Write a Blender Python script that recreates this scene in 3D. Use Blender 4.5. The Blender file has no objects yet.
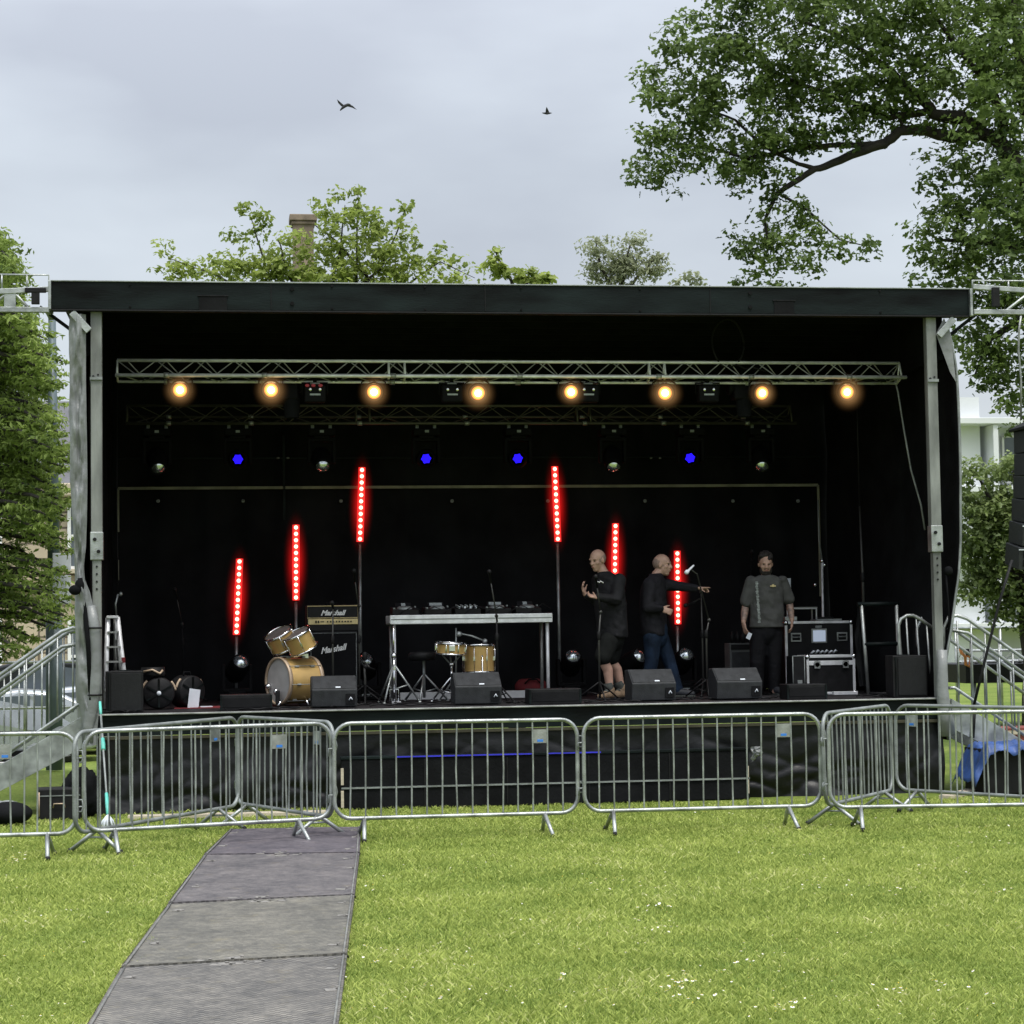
import bpy, math, random
import numpy as np
from mathutils import Vector, Matrix, noise as mnoise
random.seed(7)
R = math.radians
scene = bpy.context.scene
COL = scene.collection
V = Vector

# ------------------------------------------------------------------ camera
F = 2048.0; CAMH = 1.85; DIST = 22.302; YAW = R(8.0037); PIT = R(3.4205); ROL = R(-0.855)
fw = V((math.sin(YAW)*math.cos(PIT), math.cos(YAW)*math.cos(PIT), math.sin(PIT)))
rt0 = V((math.cos(YAW), -math.sin(YAW), 0)); up0 = rt0.cross(fw)
rt = rt0*math.cos(ROL) + up0*math.sin(ROL); up = up0*math.cos(ROL) - rt0*math.sin(ROL)
CP = V((0, -DIST, CAMH))
cam_d = bpy.data.cameras.new('camera'); cam_d.sensor_width = 36; cam_d.lens = 72.0
cam_d.clip_end = 3000; cam_d.clip_start = .1
cam = bpy.data.objects.new('camera', cam_d); COL.objects.link(cam)
cam.matrix_world = Matrix(((rt.x, up.x, -fw.x, CP.x), (rt.y, up.y, -fw.y, CP.y), (rt.z, up.z, -fw.z, CP.z), (0, 0, 0, 1)))
scene.camera = cam

def ray(px, py): return fw + rt*((px-512)/F) - up*((py-512)/F)
def wy(px, py, Y):
    d = ray(px, py); t = (Y-CP.y)/d.y; return CP + d*t
def wz(px, py, Z):
    d = ray(px, py); t = (Z-CP.z)/d.z; return CP + d*t
def wd(px, py, D):                       # at a distance D along the view axis
    return CP + ray(px, py)*D
def xat(px, Y, Z=2.0):                   # world X seen at column px, for height Z
    py = 512
    for _ in range(6):
        p = wy(px, py, Y); dep = (p-CP).dot(fw); py += (p.z-Z)*F/dep
    return wy(px, py, Y).x
def proj(p):
    d = V(p)-CP; z = d.dot(fw); return 512+F*d.dot(rt)/z, 512-F*d.dot(up)/z

# ------------------------------------------------------------------ materials
def newmat(name):
    m = bpy.data.materials.new(name); m.use_nodes = True
    nt = m.node_tree; b = nt.nodes['Principled BSDF']; return m, nt, b
def pm(name, col, rough=.6, metal=0., var=.25, scale=6., bump=0., bscale=40., col2=None, spec=.5, stretch=None):
    m, nt, b = newmat(name); N = nt.nodes; L = nt.links
    b.inputs['Roughness'].default_value = rough; b.inputs['Metallic'].default_value = metal
    b.inputs['Specular IOR Level'].default_value = spec
    tc = N.new('ShaderNodeTexCoord'); src = tc.outputs['Object']
    if stretch:
        mp = N.new('ShaderNodeMapping'); mp.inputs['Scale'].default_value = stretch
        L.new(src, mp.inputs['Vector']); src = mp.outputs['Vector']
    n = N.new('ShaderNodeTexNoise'); n.inputs['Scale'].default_value = scale; n.inputs['Detail'].default_value = 6
    L.new(src, n.inputs['Vector'])
    cr = N.new('ShaderNodeValToRGB'); e = cr.color_ramp.elements
    c2 = col2 or tuple(c*(1-var) for c in col)
    c1 = col if col2 else tuple(min(1, c*(1+var)) for c in col)
    e[0].position = .32; e[0].color = (*c2, 1); e[1].position = .68; e[1].color = (*c1, 1)
    L.new(n.outputs['Fac'], cr.inputs['Fac']); L.new(cr.outputs['Color'], b.inputs['Base Color'])
    rr = N.new('ShaderNodeMapRange'); rr.inputs['To Min'].default_value = max(.02, rough-.12); rr.inputs['To Max'].default_value = min(1, rough+.12)
    L.new(n.outputs['Fac'], rr.inputs['Value']); L.new(rr.outputs['Result'], b.inputs['Roughness'])
    if bump:
        n2 = N.new('ShaderNodeTexNoise'); n2.inputs['Scale'].default_value = bscale; n2.inputs['Detail'].default_value = 5
        L.new(src, n2.inputs['Vector'])
        bp = N.new('ShaderNodeBump'); bp.inputs['Strength'].default_value = bump; bp.inputs['Distance'].default_value = .02
        L.new(n2.outputs['Fac'], bp.inputs['Height']); L.new(bp.outputs['Normal'], b.inputs['Normal'])
    return m
def em(name, col, s, base=(.02, .02, .02)):
    m, nt, b = newmat(name)
    b.inputs['Base Color'].default_value = (*base, 1)
    b.inputs['Emission Color'].default_value = (*col, 1); b.inputs['Emission Strength'].default_value = s
    return m
def em_radial(name, stops, s):
    """emission falling off with distance from the local z axis (uv-less: attribute 'rad' on the mesh)"""
    m, nt, b = newmat(name); N = nt.nodes; L = nt.links
    at = N.new('ShaderNodeAttribute'); at.attribute_name = 'rad'
    cr = N.new('ShaderNodeValToRGB'); el = cr.color_ramp.elements
    while len(el) < len(stops): el.new(.5)
    for e, (p, c) in zip(el, stops): e.position = p; e.color = (*c, 1)
    L.new(at.outputs['Fac'], cr.inputs['Fac']); L.new(cr.outputs['Color'], b.inputs['Emission Color'])
    b.inputs['Emission Strength'].default_value = s; b.inputs['Base Color'].default_value = (.02, .02, .02, 1)
    return m
def glow_ball(name, col, dens):
    """lamp glow painted in as a soft self-lit ball: emission density falling off from the middle"""
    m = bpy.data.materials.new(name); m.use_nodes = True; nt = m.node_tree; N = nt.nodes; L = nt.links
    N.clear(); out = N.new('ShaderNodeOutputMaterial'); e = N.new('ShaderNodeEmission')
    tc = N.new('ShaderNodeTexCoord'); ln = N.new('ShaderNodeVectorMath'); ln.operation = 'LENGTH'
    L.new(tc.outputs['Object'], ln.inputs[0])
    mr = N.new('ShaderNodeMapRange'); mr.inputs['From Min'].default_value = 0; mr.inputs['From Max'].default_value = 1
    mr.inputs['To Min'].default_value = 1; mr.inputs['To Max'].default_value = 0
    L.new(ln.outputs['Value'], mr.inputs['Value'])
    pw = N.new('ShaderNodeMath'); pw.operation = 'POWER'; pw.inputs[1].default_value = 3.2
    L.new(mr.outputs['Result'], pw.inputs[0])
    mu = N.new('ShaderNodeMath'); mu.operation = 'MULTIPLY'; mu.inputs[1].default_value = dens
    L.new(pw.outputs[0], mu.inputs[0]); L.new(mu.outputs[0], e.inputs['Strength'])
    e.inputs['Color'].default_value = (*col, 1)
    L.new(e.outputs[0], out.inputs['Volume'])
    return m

M = {}
M['alu'] = pm('aluminium', (.80, .81, .83), .42, .3, .18, 9, .15, 60)
M['alu_dim'] = pm('dull_aluminium', (.36, .37, .36), .5, .7, .25, 7, .15, 50)
M['galv'] = pm('galvanised_steel', (.36, .38, .375), .40, .7, .38, 6, .2, 90)
M['galv_dark'] = pm('weathered_galvanised', (.25, .27, .265), .55, .5, .3, 5, .2, 60)
M['post'] = pm('grey_post_steel', (.185, .195, .185), .6, .2, .5, 5, .2, 50, stretch=(1, 1, .25))
M['black_paint'] = pm('black_green_paint', (.0050, .0082, .0084), .52, .0, .9, 2.2, .12, 30, stretch=(.5, 1, 2), spec=.13)
M['black'] = pm('black_plastic', (.0085, .0085, .0095), .55, 0, .35, 10, .1, 80, spec=.22)
M['black_soft'] = pm('black_fabric', (.0085, .009, .010), .95, 0, .35, 3, .3, 30, spec=.08)
M['drape'] = pm('black_back_cloth', (.011, .0112, .0122), .95, 0, .45, 1.2, .3, 12, spec=.08)
M['drape_hem'] = pm('olive_webbing', (.055, .052, .036), .8, 0, .3, 4, spec=.1)
M['frame_tape'] = pm('pale_frame_tape', (.26, .25, .19), .8, 0, .3, 4, spec=.1)
M['blue_flare'] = pm('blue_flare', (.03, .03, .55), .5, 0, .3, 3)  # colour standing in for a blue lens flare
M['deck'] = pm('black_stage_ply', (.016, .015, .017), .65, 0, .4, 3, .2, 60, spec=.25)
M['tarp_black'] = pm('black_pvc_tarp', (.0065, .0072, .008), .42, 0, .35, 2.5, .35, 9, spec=.30)
M['tarp_silver'] = pm('silver_grey_pvc', (.185, .195, .195), .38, 0, .22, 3, .6, 9)
M['wedge'] = pm('charcoal_speaker_paint', (.030, .032, .035), .55, 0, .2, 14, .25, 120, spec=.3)
M['wedge_face'] = pm('charcoal_speaker_grille', (.012, .013, .014), .6, 0, .2, 30, .4, 200, spec=.2)
M['gold'] = pm('gold_drum_wrap', (.50, .33, .12), .38, .35, .12, 5, .05, 40, stretch=(1, 1, 1))
M['drumhead'] = pm('coated_drum_head', (.42, .41, .40), .6, 0, .15, 5)
M['drumhead_dark'] = pm('dark_drum_head', (.10, .085, .08), .45, 0, .25, 6)
M['hoop'] = pm('wood_hoop', (.45, .34, .24), .4, .1, .2, 8)
M['chrome'] = pm('chrome', (.75, .76, .78), .18, 1, .08, 8)
M['stand_grey'] = pm('satin_black_steel', (.055, .055, .052), .45, .5, .2, 9)
M['cream'] = pm('gold_amp_panel', (.62, .50, .26), .4, .3, .12, 12)
M['white'] = pm('white_paint', (.75, .75, .74), .5, 0, .08, 6)
M['paper'] = pm('white_paper', (.62, .66, .72), .7, 0, .06, 8)
M['blue'] = pm('blue_print', (.04, .2, .62), .5, 0, .1, 8)
M['lens'] = pm('clear_lens', (.80, .88, 1.0), .22, .9, .15, 14)
M['skin'] = pm('skin', (.44, .27, .205), .55, 0, .14, 9, .08, 60)
M['skin_tattoo'] = pm('tattooed_skin', (.40, .26, .20), .55, 0, .2, 26, .05, 60, col2=(.16, .12, .11))
M['lip'] = pm('lips', (.34, .14, .12), .5)
M['eye'] = pm('eye', (.05, .04, .04), .2)
M['hair'] = pm('dark_hair', (.018, .014, .012), .7, 0, .4, 30, .6, 90)
M['stubble'] = pm('grey_stubble', (.26, .18, .15), .8, 0, .2, 40)
M['jacket'] = pm('black_jacket', (.012, .012, .014), .75, 0, .35, 8, .6, 16, spec=.2)
M['fleece'] = pm('black_fleece', (.016, .0155, .019), .85, 0, .3, 8, .6, 18, spec=.15)
M['shorts'] = pm('dark_shorts', (.009, .010, .0095), .85, 0, .3, 10, .5, 20, spec=.15)
M['jeans'] = pm('blue_jeans', (.010, .019, .037), .85, 0, .5, 7, .6, 18, spec=.15)
M['tshirt'] = pm('charcoal_tshirt', (.082, .082, .08), .9, 0, .15, 12, .6, 12, spec=.1)
M['trousers'] = pm('black_trousers', (.007, .007, .0085), .8, 0, .3, 9, .6, 16, spec=.15)
M['sock'] = pm('grey_sock', (.05, .055, .05), .9, 0, .3, 20)
M['boot'] = pm('tan_suede', (.19, .13, .08), .8, 0, .3, 14, .3, 40)
M['shoe'] = pm('dark_shoe', (.015, .017, .022), .6)
M['red_cloth'] = pm('dark_red_cloth', (.17, .018, .022), .85, 0, .3, 6, .5, 10)
M['wood'] = pm('pale_plank', (.48, .42, .33), .7, 0, .25, 4, .3, 20, stretch=(.3, 5, 5))
M['teal'] = pm('teal_plastic', (.12, .52, .44), .5)
M['blue_tarp'] = pm('blue_tarpaulin', (.03, .075, .24), .5, 0, .35, 5, .6, 9)
M['stone'] = pm('cream_stone', (.50, .43, .32), .85, 0, .18, 1.2, .2, 10)
M['stone_dark'] = pm('brown_stone', (.20, .155, .12), .9, 0, .35, 2, .3, 12)
M['slate'] = pm('slate_roof', (.10, .10, .11), .7, 0, .25, 3)
M['render_white'] = pm('white_render', (.66, .68, .70), .8, 0, .06, .6)
M['glass'] = pm('window_glass', (.10, .12, .14), .12, 0, .25, .8)
M['carpaint'] = pm('silver_car_paint', (.42, .45, .48), .25, .6, .08, 3)
M['carpaint_dark'] = pm('black_car_paint', (.02, .022, .025), .22, .3, .2, 3)
M['tyre'] = pm('tyre', (.02, .02, .02), .8)
M['pole_teal'] = pm('grey_green_pole', (.10, .135, .15), .5, .1, .15, 3)
M['black_deep'] = pm('matt_black_housing', (.0045, .0045, .005), .7, 0, .3, 9, .1, 60, spec=.12)
M['bark'] = pm('bark', (.026, .022, .018), .9, 0, .35, 6, .6, 20)
M['bird'] = pm('dark_feathers', (.03, .03, .035), .8)
M['asphalt'] = pm('asphalt', (.11, .11, .11), .85, 0, .2, 2, .2, 60)
M['orange'] = pm('orange_cloth', (.6, .22, .08), .7)

# ------------------------------------------------------------------ mesh builder
SPLIT = {'coupler', 'fascia_bolt', 'fascia_seam', 'end_frame', 'adjuster_bar', 'button', 'knob', 'fader', 'rubber_foot', 'rubber_cap', 'corner_guard', 'side_handle',
         'batten_clip', 'post_pin', 'hook_clamp', 'caster_plate', 'coupling_hook', 'gold_strap', 'port', 'fixing_lug', 'crate_batten', 'leaf_joint',
         'leaf_edge_label', 'curtain_tie', 'roof_rib', 'wing_cross_bar', 'antenna', 'pedal_clamp', 'clamp', 'teal_grip', 'brass_fitting', 'spur', 'kerb_stone', 'drape_batten'}
class MB:
    def __init__(s): s.v = []; s.f = []; s.mi = []; s.sm = []; s.rad = None
    def add(s, vs, fs, mi=0, smooth=False):
        o = len(s.v); s.v += [tuple(q) for q in vs]
        for f in fs: s.f.append([i+o for i in f]); s.mi.append(mi); s.sm.append(smooth)
        return s
    def box(s, c, d, rot=None, mi=0):
        x, y, z = d[0]/2, d[1]/2, d[2]/2
        vs = [V((a*x, b*y, e*z)) for e in (-1, 1) for b in (-1, 1) for a in (-1, 1)]
        if rot is not None: vs = [rot @ q for q in vs]
        vs = [q+V(c) for q in vs]
        return s.add(vs, [(0, 2, 3, 1), (4, 5, 7, 6), (0, 1, 5, 4), (2, 6, 7, 3), (0, 4, 6, 2), (1, 3, 7, 5)], mi)
    def tube(s, pts, r, n=8, mi=0, closed=False, cap=True, smooth=True):
        pts = [V(p) for p in pts]; k = len(pts)
        rs = list(r) if isinstance(r, (list, tuple)) else [r]*k
        T = []
        for i in range(k):
            if closed: t = pts[(i+1) % k]-pts[i-1]
            elif i == 0: t = pts[1]-pts[0]
            elif i == k-1: t = pts[-1]-pts[-2]
            else: t = (pts[i+1]-pts[i]).normalized()+(pts[i]-pts[i-1]).normalized()
            T.append(t.normalized() if t.length > 1e-9 else V((0, 0, 1)))
        a = V((0, 0, 1)) if abs(T[0].z) < .9 else V((1, 0, 0))
        u = T[0].cross(a).normalized(); vs = []
        for i in range(k):
            if i:
                u = (u-T[i]*u.dot(T[i]))
                u = u.normalized() if u.length > 1e-6 else T[i].orthogonal().normalized()
            w = T[i].cross(u)
            for j in range(n):
                th = 2*math.pi*j/n; vs.append(pts[i]+(u*math.cos(th)+w*math.sin(th))*rs[i])
        fs = []
        for i in range(k if closed else k-1):
            a0 = i*n; b0 = ((i+1) % k)*n
            for j in range(n): fs.append((a0+j, a0+(j+1) % n, b0+(j+1) % n, b0+j))
        s.add(vs, fs, mi, smooth)
        if cap and not closed:
            o = len(s.v)-len(vs)
            s.f.append([o+j for j in range(n)][::-1]); s.mi.append(mi); s.sm.append(False)
            s.f.append([o+(k-1)*n+j for j in range(n)]); s.mi.append(mi); s.sm.append(False)
        return s
    def ell(s, c, r, rot=None, nu=16, nv=10, mi=0):
        if not isinstance(r, (tuple, list)): r = (r, r, r)
        vs = []; fs = []
        for i in range(nv+1):
            ph = math.pi*i/nv
            for j in range(nu):
                th = 2*math.pi*j/nu
                q = V((r[0]*math.sin(ph)*math.cos(th), r[1]*math.sin(ph)*math.sin(th), r[2]*math.cos(ph)))
                if rot is not None: q = rot @ q
                vs.append(q+V(c))
        for i in range(nv):
            for j in range(nu): fs.append((i*nu+j, (i+1)*nu+j, (i+1)*nu+(j+1) % nu, i*nu+(j+1) % nu))
        return s.add(vs, fs, mi, True)
    def lathe(s, prof, c=(0, 0, 0), rot=None, n=24, mi=0, smooth=True):
        vs = []; fs = []
        for (r, z) in prof:
            for j in range(n):
                th = 2*math.pi*j/n; q = V((r*math.cos(th), r*math.sin(th), z))
                if rot is not None: q = rot @ q
                vs.append(q+V(c))
        for i in range(len(prof)-1):
            for j in range(n): fs.append((i*n+j, i*n+(j+1) % n, (i+1)*n+(j+1) % n, (i+1)*n+j))
        return s.add(vs, fs, mi, smooth)
    def prism(s, poly, a, b, axis='x', mi=0):
        """poly of 2-d points extruded from a to b along axis"""
        def mk(t, p):
            return {'x': (t, p[0], p[1]), 'y': (p[0], t, p[1]), 'z': (p[0], p[1], t)}[axis]
        n = len(poly); vs = [mk(a, p) for p in poly]+[mk(b, p) for p in poly]
        fs = [tuple(range(n))[::-1], tuple(range(n, 2*n))]+[(i, (i+1) % n, n+(i+1) % n, n+i) for i in range(n)]
        return s.add(vs, fs, mi)
    def grid(s, fn, nu, nv, mi=0, smooth=True):
        vs = [fn(i/nu, j/nv) for j in range(nv+1) for i in range(nu+1)]
        fs = [(j*(nu+1)+i, j*(nu+1)+i+1, (j+1)*(nu+1)+i+1, (j+1)*(nu+1)+i) for j in range(nv) for i in range(nu)]
        return s.add(vs, fs, mi, smooth)
    def pieces(s):
        par = list(range(len(s.v)))
        def fd(a):
            while par[a] != a: par[a] = par[par[a]]; a = par[a]
            return a
        for f in s.f:
            a = fd(f[0])
            for b in f[1:]: par[fd(b)] = a
        g = {}
        for i, f in enumerate(s.f): g.setdefault(fd(f[0]), []).append(i)
        out = []
        for ids in g.values():
            m = MB(); mp = {}
            for i in ids:
                for q in s.f[i]:
                    if q not in mp: mp[q] = len(m.v); m.v.append(s.v[q])
                m.f.append([mp[q] for q in s.f[i]]); m.mi.append(s.mi[i]); m.sm.append(s.sm[i])
            out.append(m)
        return out
    def build(s, name, mat, parent=None, **k):
        if name in SPLIT and parent is not None:
            ps = s.pieces()
            if len(ps) > 1: return [p.build1(name, mat, parent, **k) for p in ps][0]
        return s.build1(name, mat, parent, **k)
    def build1(s, name, mat, parent=None, bevel=0., loc=None, label=None, kind=None, solid=0., remesh=0., fixn=True):
        me = bpy.data.meshes.new(name); me.from_pydata(s.v, [], s.f)
        mats = mat if isinstance(mat, (list, tuple)) else [mat]
        for m in mats: me.materials.append(m)
        me.polygons.foreach_set('material_index', s.mi); me.polygons.foreach_set('use_smooth', s.sm)
        if s.rad is not None:
            a = me.attributes.new('rad', 'FLOAT', 'POINT'); a.data.foreach_set('value', s.rad)
        if fixn:
            import bmesh
            bm = bmesh.new(); bm.from_mesh(me); bmesh.ops.recalc_face_normals(bm, faces=bm.faces); bm.to_mesh(me); bm.free()
        me.update()
        o = bpy.data.objects.new(name, me); COL.objects.link(o)
        if parent is not None: o.parent = parent
        if loc is not None: o.location = loc
        if label: o['label'] = label
        if kind: o['kind'] = kind
        if solid:
            md = o.modifiers.new('s', 'SOLIDIFY'); md.thickness = solid; md.offset = 0
        if remesh:
            md = o.modifiers.new('r', 'REMESH'); md.mode = 'VOXEL'; md.voxel_size = remesh; md.use_smooth_shade = True
            md = o.modifiers.new('m', 'SMOOTH'); md.factor = .5; md.iterations = 2
        if bevel:
            md = o.modifiers.new('b', 'BEVEL'); md.width = bevel; md.segments = 2; md.limit_method = 'ANGLE'; md.angle_limit = R(40)
            md.harden_normals = False
        return o

def tag(o, label, cat, group=None, kind=None):
    if label: o['label'] = label
    if cat: o['category'] = cat
    if group: o['group'] = group
    if kind: o['kind'] = kind
    return o
def thing(name, label, cat, loc=(0, 0, 0), rz=0, group=None):
    o = bpy.data.objects.new(name, None); o.empty_display_size = .1; COL.objects.link(o)
    o.location = loc; o.rotation_euler = (0, 0, rz); return tag(o, label, cat, group)
CH = {}
def kids(o): return [c for c in bpy.data.objects if c.parent == o]
def copy_tree(root, loc=None, rz=None, label=None, parent=None):
    c = root.copy(); COL.objects.link(c)
    if parent is not None: c.parent = parent
    if loc is not None: c.location = loc
    if rz is not None: c.rotation_euler = (0, 0, rz)
    if label: c['label'] = label
    for ch in kids(root): copy_tree(ch, parent=c)
    return c
def rotx(a): return Matrix.Rotation(a, 3, 'X')
def roty(a): return Matrix.Rotation(a, 3, 'Y')
def rotz(a): return Matrix.Rotation(a, 3, 'Z')
def align(d):                              # matrix turning local z to direction d
    return V((0, 0, 1)).rotation_difference(V(d).normalized()).to_matrix()
def text_mesh(body, size, mat, parent, loc, rot=(R(90), 0, 0), name='lettering', shear=0, ext=.002, bold=0, sx=1):
    cu = bpy.data.curves.new('t', 'FONT'); cu.body = body; cu.size = size; cu.shear = shear; cu.extrude = ext
    cu.offset = bold; cu.align_x = 'CENTER'; cu.align_y = 'CENTER'
    t = bpy.data.objects.new('t', cu); COL.objects.link(t)
    dg = bpy.context.evaluated_depsgraph_get(); me = bpy.data.meshes.new_from_object(t.evaluated_get(dg))
    bpy.data.objects.remove(t); me.materials.clear(); me.materials.append(mat)
    o = bpy.data.objects.new(name, me); COL.objects.link(o); o.parent = parent; o.location = loc; o.rotation_euler = rot
    o.scale = (sx, 1, 1)
    return o
def nz(x, y, z=0, oct=3): return mnoise.fractal(V((x, y, z)), 1.0, 2.0, oct)
def lerp(a, b, t): return a+(b-a)*t
def interp(tab, t):
    """piecewise linear through [(t, value...), ...]"""
    for a, b in zip(tab, tab[1:]):
        if t <= b[0]:
            k = (t-a[0])/(b[0]-a[0]); return [lerp(p, q, max(0, k)) for p, q in zip(a[1:], b[1:])]
    return list(tab[-1][1:])
# ------------------------------------------------------------------ world and sun
SUN_EL, SUN_AZ = R(66), R(160)
w = bpy.data.worlds.new('World'); scene.world = w; w.use_nodes = True
nt = w.node_tree; N = nt.nodes; L = nt.links; bg = N['Background']; wo = N['World Output']
sky = N.new('ShaderNodeTexSky'); sky.sky_type = 'NISHITA'; sky.sun_disc = False
sky.sun_elevation = SUN_EL; sky.sun_rotation = SUN_AZ; sky.dust_density = 4; sky.air_density = 1
L.new(sky.outputs[0], bg.inputs['Color']); bg.inputs['Strength'].default_value = .05
tc = N.new('ShaderNodeTexCoord'); sp = N.new('ShaderNodeSeparateXYZ'); L.new(tc.outputs['Generated'], sp.inputs[0])
mp = N.new('ShaderNodeMapping'); mp.inputs['Scale'].default_value = (2.2, 2.2, 5.5); mp.inputs['Location'].default_value = (1.35, .1, .2)
L.new(tc.outputs['Generated'], mp.inputs['Vector'])
cn = N.new('ShaderNodeTexNoise'); cn.inputs['Scale'].default_value = 1.5; cn.inputs['Detail'].default_value = 5; cn.inputs['Roughness'].default_value = .48
L.new(mp.outputs[0], cn.inputs['Vector'])
cr = N.new('ShaderNodeValToRGB'); e = cr.color_ramp.elements
e[0].position = .36; e[0].color = (.415, .43, .465, 1); e[1].position = .64; e[1].color = (.605, .64, .67, 1)
L.new(cn.outputs['Fac'], cr.inputs['Fac'])
zr = N.new('ShaderNodeMapRange'); zr.inputs['From Min'].default_value = .22; zr.inputs['From Max'].default_value = .9
zr.inputs['To Min'].default_value = 1.0; zr.inputs['To Max'].default_value = 3.3
L.new(sp.outputs['Z'], zr.inputs['Value'])
sc_ = N.new('ShaderNodeVectorMath'); sc_.operation = 'SCALE'
L.new(cr.outputs['Color'], sc_.inputs[0]); L.new(zr.outputs['Result'], sc_.inputs['Scale'])
bg2 = N.new('ShaderNodeBackground'); bg2.inputs['Strength'].default_value = 1.0; L.new(sc_.outputs[0], bg2.inputs['Color'])
ad = N.new('ShaderNodeAddShader'); L.new(bg.outputs[0], ad.inputs[0]); L.new(bg2.outputs[0], ad.inputs[1]); L.new(ad.outputs[0], wo.inputs['Surface'])
sd = bpy.data.lights.new('sun', 'SUN'); sd.energy = 2.3; sd.angle = R(14); sd.color = (1, .97, .9)
so = bpy.data.objects.new('sun', sd); COL.objects.link(so)
# the sky's sun_rotation is measured from +Y towards +X
sdir = V((math.sin(SUN_AZ)*math.cos(SUN_EL), math.cos(SUN_AZ)*math.cos(SUN_EL), math.sin(SUN_EL)))
so.rotation_euler = sdir.to_track_quat('Z', 'Y').to_euler()
scene.view_settings.view_transform = 'Standard'; scene.view_settings.look = 'None'; scene.view_settings.exposure = 0
scene.render.engine = 'CYCLES'; scene.cycles.max_bounces = 6; scene.cycles.volume_step_rate = 1
scene.cycles.sample_clamp_indirect = 4

# ------------------------------------------------------------------ ground
def grass_ground_mat():
    m, nt, b = newmat('lawn'); N = nt.nodes; L = nt.links
    b.inputs['Roughness'].default_value = .9; b.inputs['Specular IOR Level'].default_value = .15
    g = N.new('ShaderNodeNewGeometry')
    n1 = N.new('ShaderNodeTexNoise'); n1.inputs['Scale'].default_value = .55; n1.inputs['Detail'].default_value = 5
    n2 = N.new('ShaderNodeTexNoise'); n2.inputs['Scale'].default_value = 22; n2.inputs['Detail'].default_value = 8; n2.inputs['Roughness'].default_value = .7
    for n in (n1, n2): L.new(g.outputs['Position'], n.inputs['Vector'])
    r1 = N.new('ShaderNodeValToRGB'); e = r1.color_ramp.elements
    e[0].position = .35; e[0].color = (.115, .175, .03, 1); e[1].position = .68; e[1].color = (.225, .28, .065, 1)
    r2 = N.new('ShaderNodeValToRGB'); e = r2.color_ramp.elements
    e[0].position = .35; e[0].color = (.45, .45, .4, 1); e[1].position = .65; e[1].color = (1.25, 1.25, 1.2, 1)
    L.new(n1.outputs['Fac'], r1.inputs['Fac']); L.new(n2.outputs['Fac'], r2.inputs['Fac'])
    mx = N.new('ShaderNodeMix'); mx.data_type = 'RGBA'; mx.blend_type = 'MULTIPLY'; mx.inputs['Factor'].default_value = 1
    L.new(r1.outputs[0], mx.inputs['A']); L.new(r2.outputs[0], mx.inputs['B']); L.new(mx.outputs['Result'], b.inputs['Base Color'])
    bp = N.new('ShaderNodeBump'); bp.inputs['Strength'].default_value = .6; bp.inputs['Distance'].default_value = .03
    L.new(n2.outputs['Fac'], bp.inputs['Height']); L.new(bp.outputs[0], b.inputs['Normal'])
    return m
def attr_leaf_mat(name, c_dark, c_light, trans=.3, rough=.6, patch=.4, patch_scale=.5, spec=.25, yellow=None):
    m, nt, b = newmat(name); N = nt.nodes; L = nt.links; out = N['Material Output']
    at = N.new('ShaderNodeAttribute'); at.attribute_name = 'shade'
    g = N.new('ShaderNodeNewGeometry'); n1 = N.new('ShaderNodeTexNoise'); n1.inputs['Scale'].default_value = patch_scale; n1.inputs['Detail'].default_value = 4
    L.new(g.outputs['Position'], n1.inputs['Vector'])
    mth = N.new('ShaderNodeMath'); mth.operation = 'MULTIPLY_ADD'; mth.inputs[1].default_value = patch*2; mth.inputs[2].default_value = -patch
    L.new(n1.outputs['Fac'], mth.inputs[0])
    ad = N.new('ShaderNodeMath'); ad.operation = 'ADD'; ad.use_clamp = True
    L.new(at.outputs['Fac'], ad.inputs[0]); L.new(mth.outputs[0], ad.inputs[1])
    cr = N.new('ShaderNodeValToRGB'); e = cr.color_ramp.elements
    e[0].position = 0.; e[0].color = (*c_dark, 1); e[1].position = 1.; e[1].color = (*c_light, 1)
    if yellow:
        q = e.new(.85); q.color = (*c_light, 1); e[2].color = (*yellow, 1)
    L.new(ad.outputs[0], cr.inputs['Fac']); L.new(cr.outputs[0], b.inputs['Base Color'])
    b.inputs['Roughness'].default_value = rough; b.inputs['Specular IOR Level'].default_value = spec
    tr = N.new('ShaderNodeBsdfTranslucent'); L.new(cr.outputs[0], tr.inputs['Color'])
    ms = N.new('ShaderNodeMixShader'); ms.inputs[0].default_value = trans
    L.new(b.outputs[0], ms.inputs[1]); L.new(tr.outputs[0], ms.inputs[2]); L.new(ms.outputs[0], out.inputs['Surface'])
    return m
def np_mesh(name, co, faces_n, loops, shade, mat, parent=None, kind=None, smooth=False):
    me = bpy.data.meshes.new(name); nv = len(co); nf = len(loops)//faces_n
    me.vertices.add(nv); me.vertices.foreach_set('co', co.astype(np.float32).ravel())
    me.loops.add(len(loops)); me.loops.foreach_set('vertex_index', loops.astype(np.int32))
    me.polygons.add(nf); me.polygons.foreach_set('loop_start', np.arange(0, nf*faces_n, faces_n, dtype=np.int32))
    me.update(calc_edges=True); me.validate()
    a = me.attributes.new('shade', 'FLOAT', 'POINT'); a.data.foreach_set('value', shade.astype(np.float32))
    me.materials.append(mat)
    o = bpy.data.objects.new(name, me); COL.objects.link(o)
    if parent is not None: o.parent = parent
    if kind: o['kind'] = kind
    return o

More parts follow.
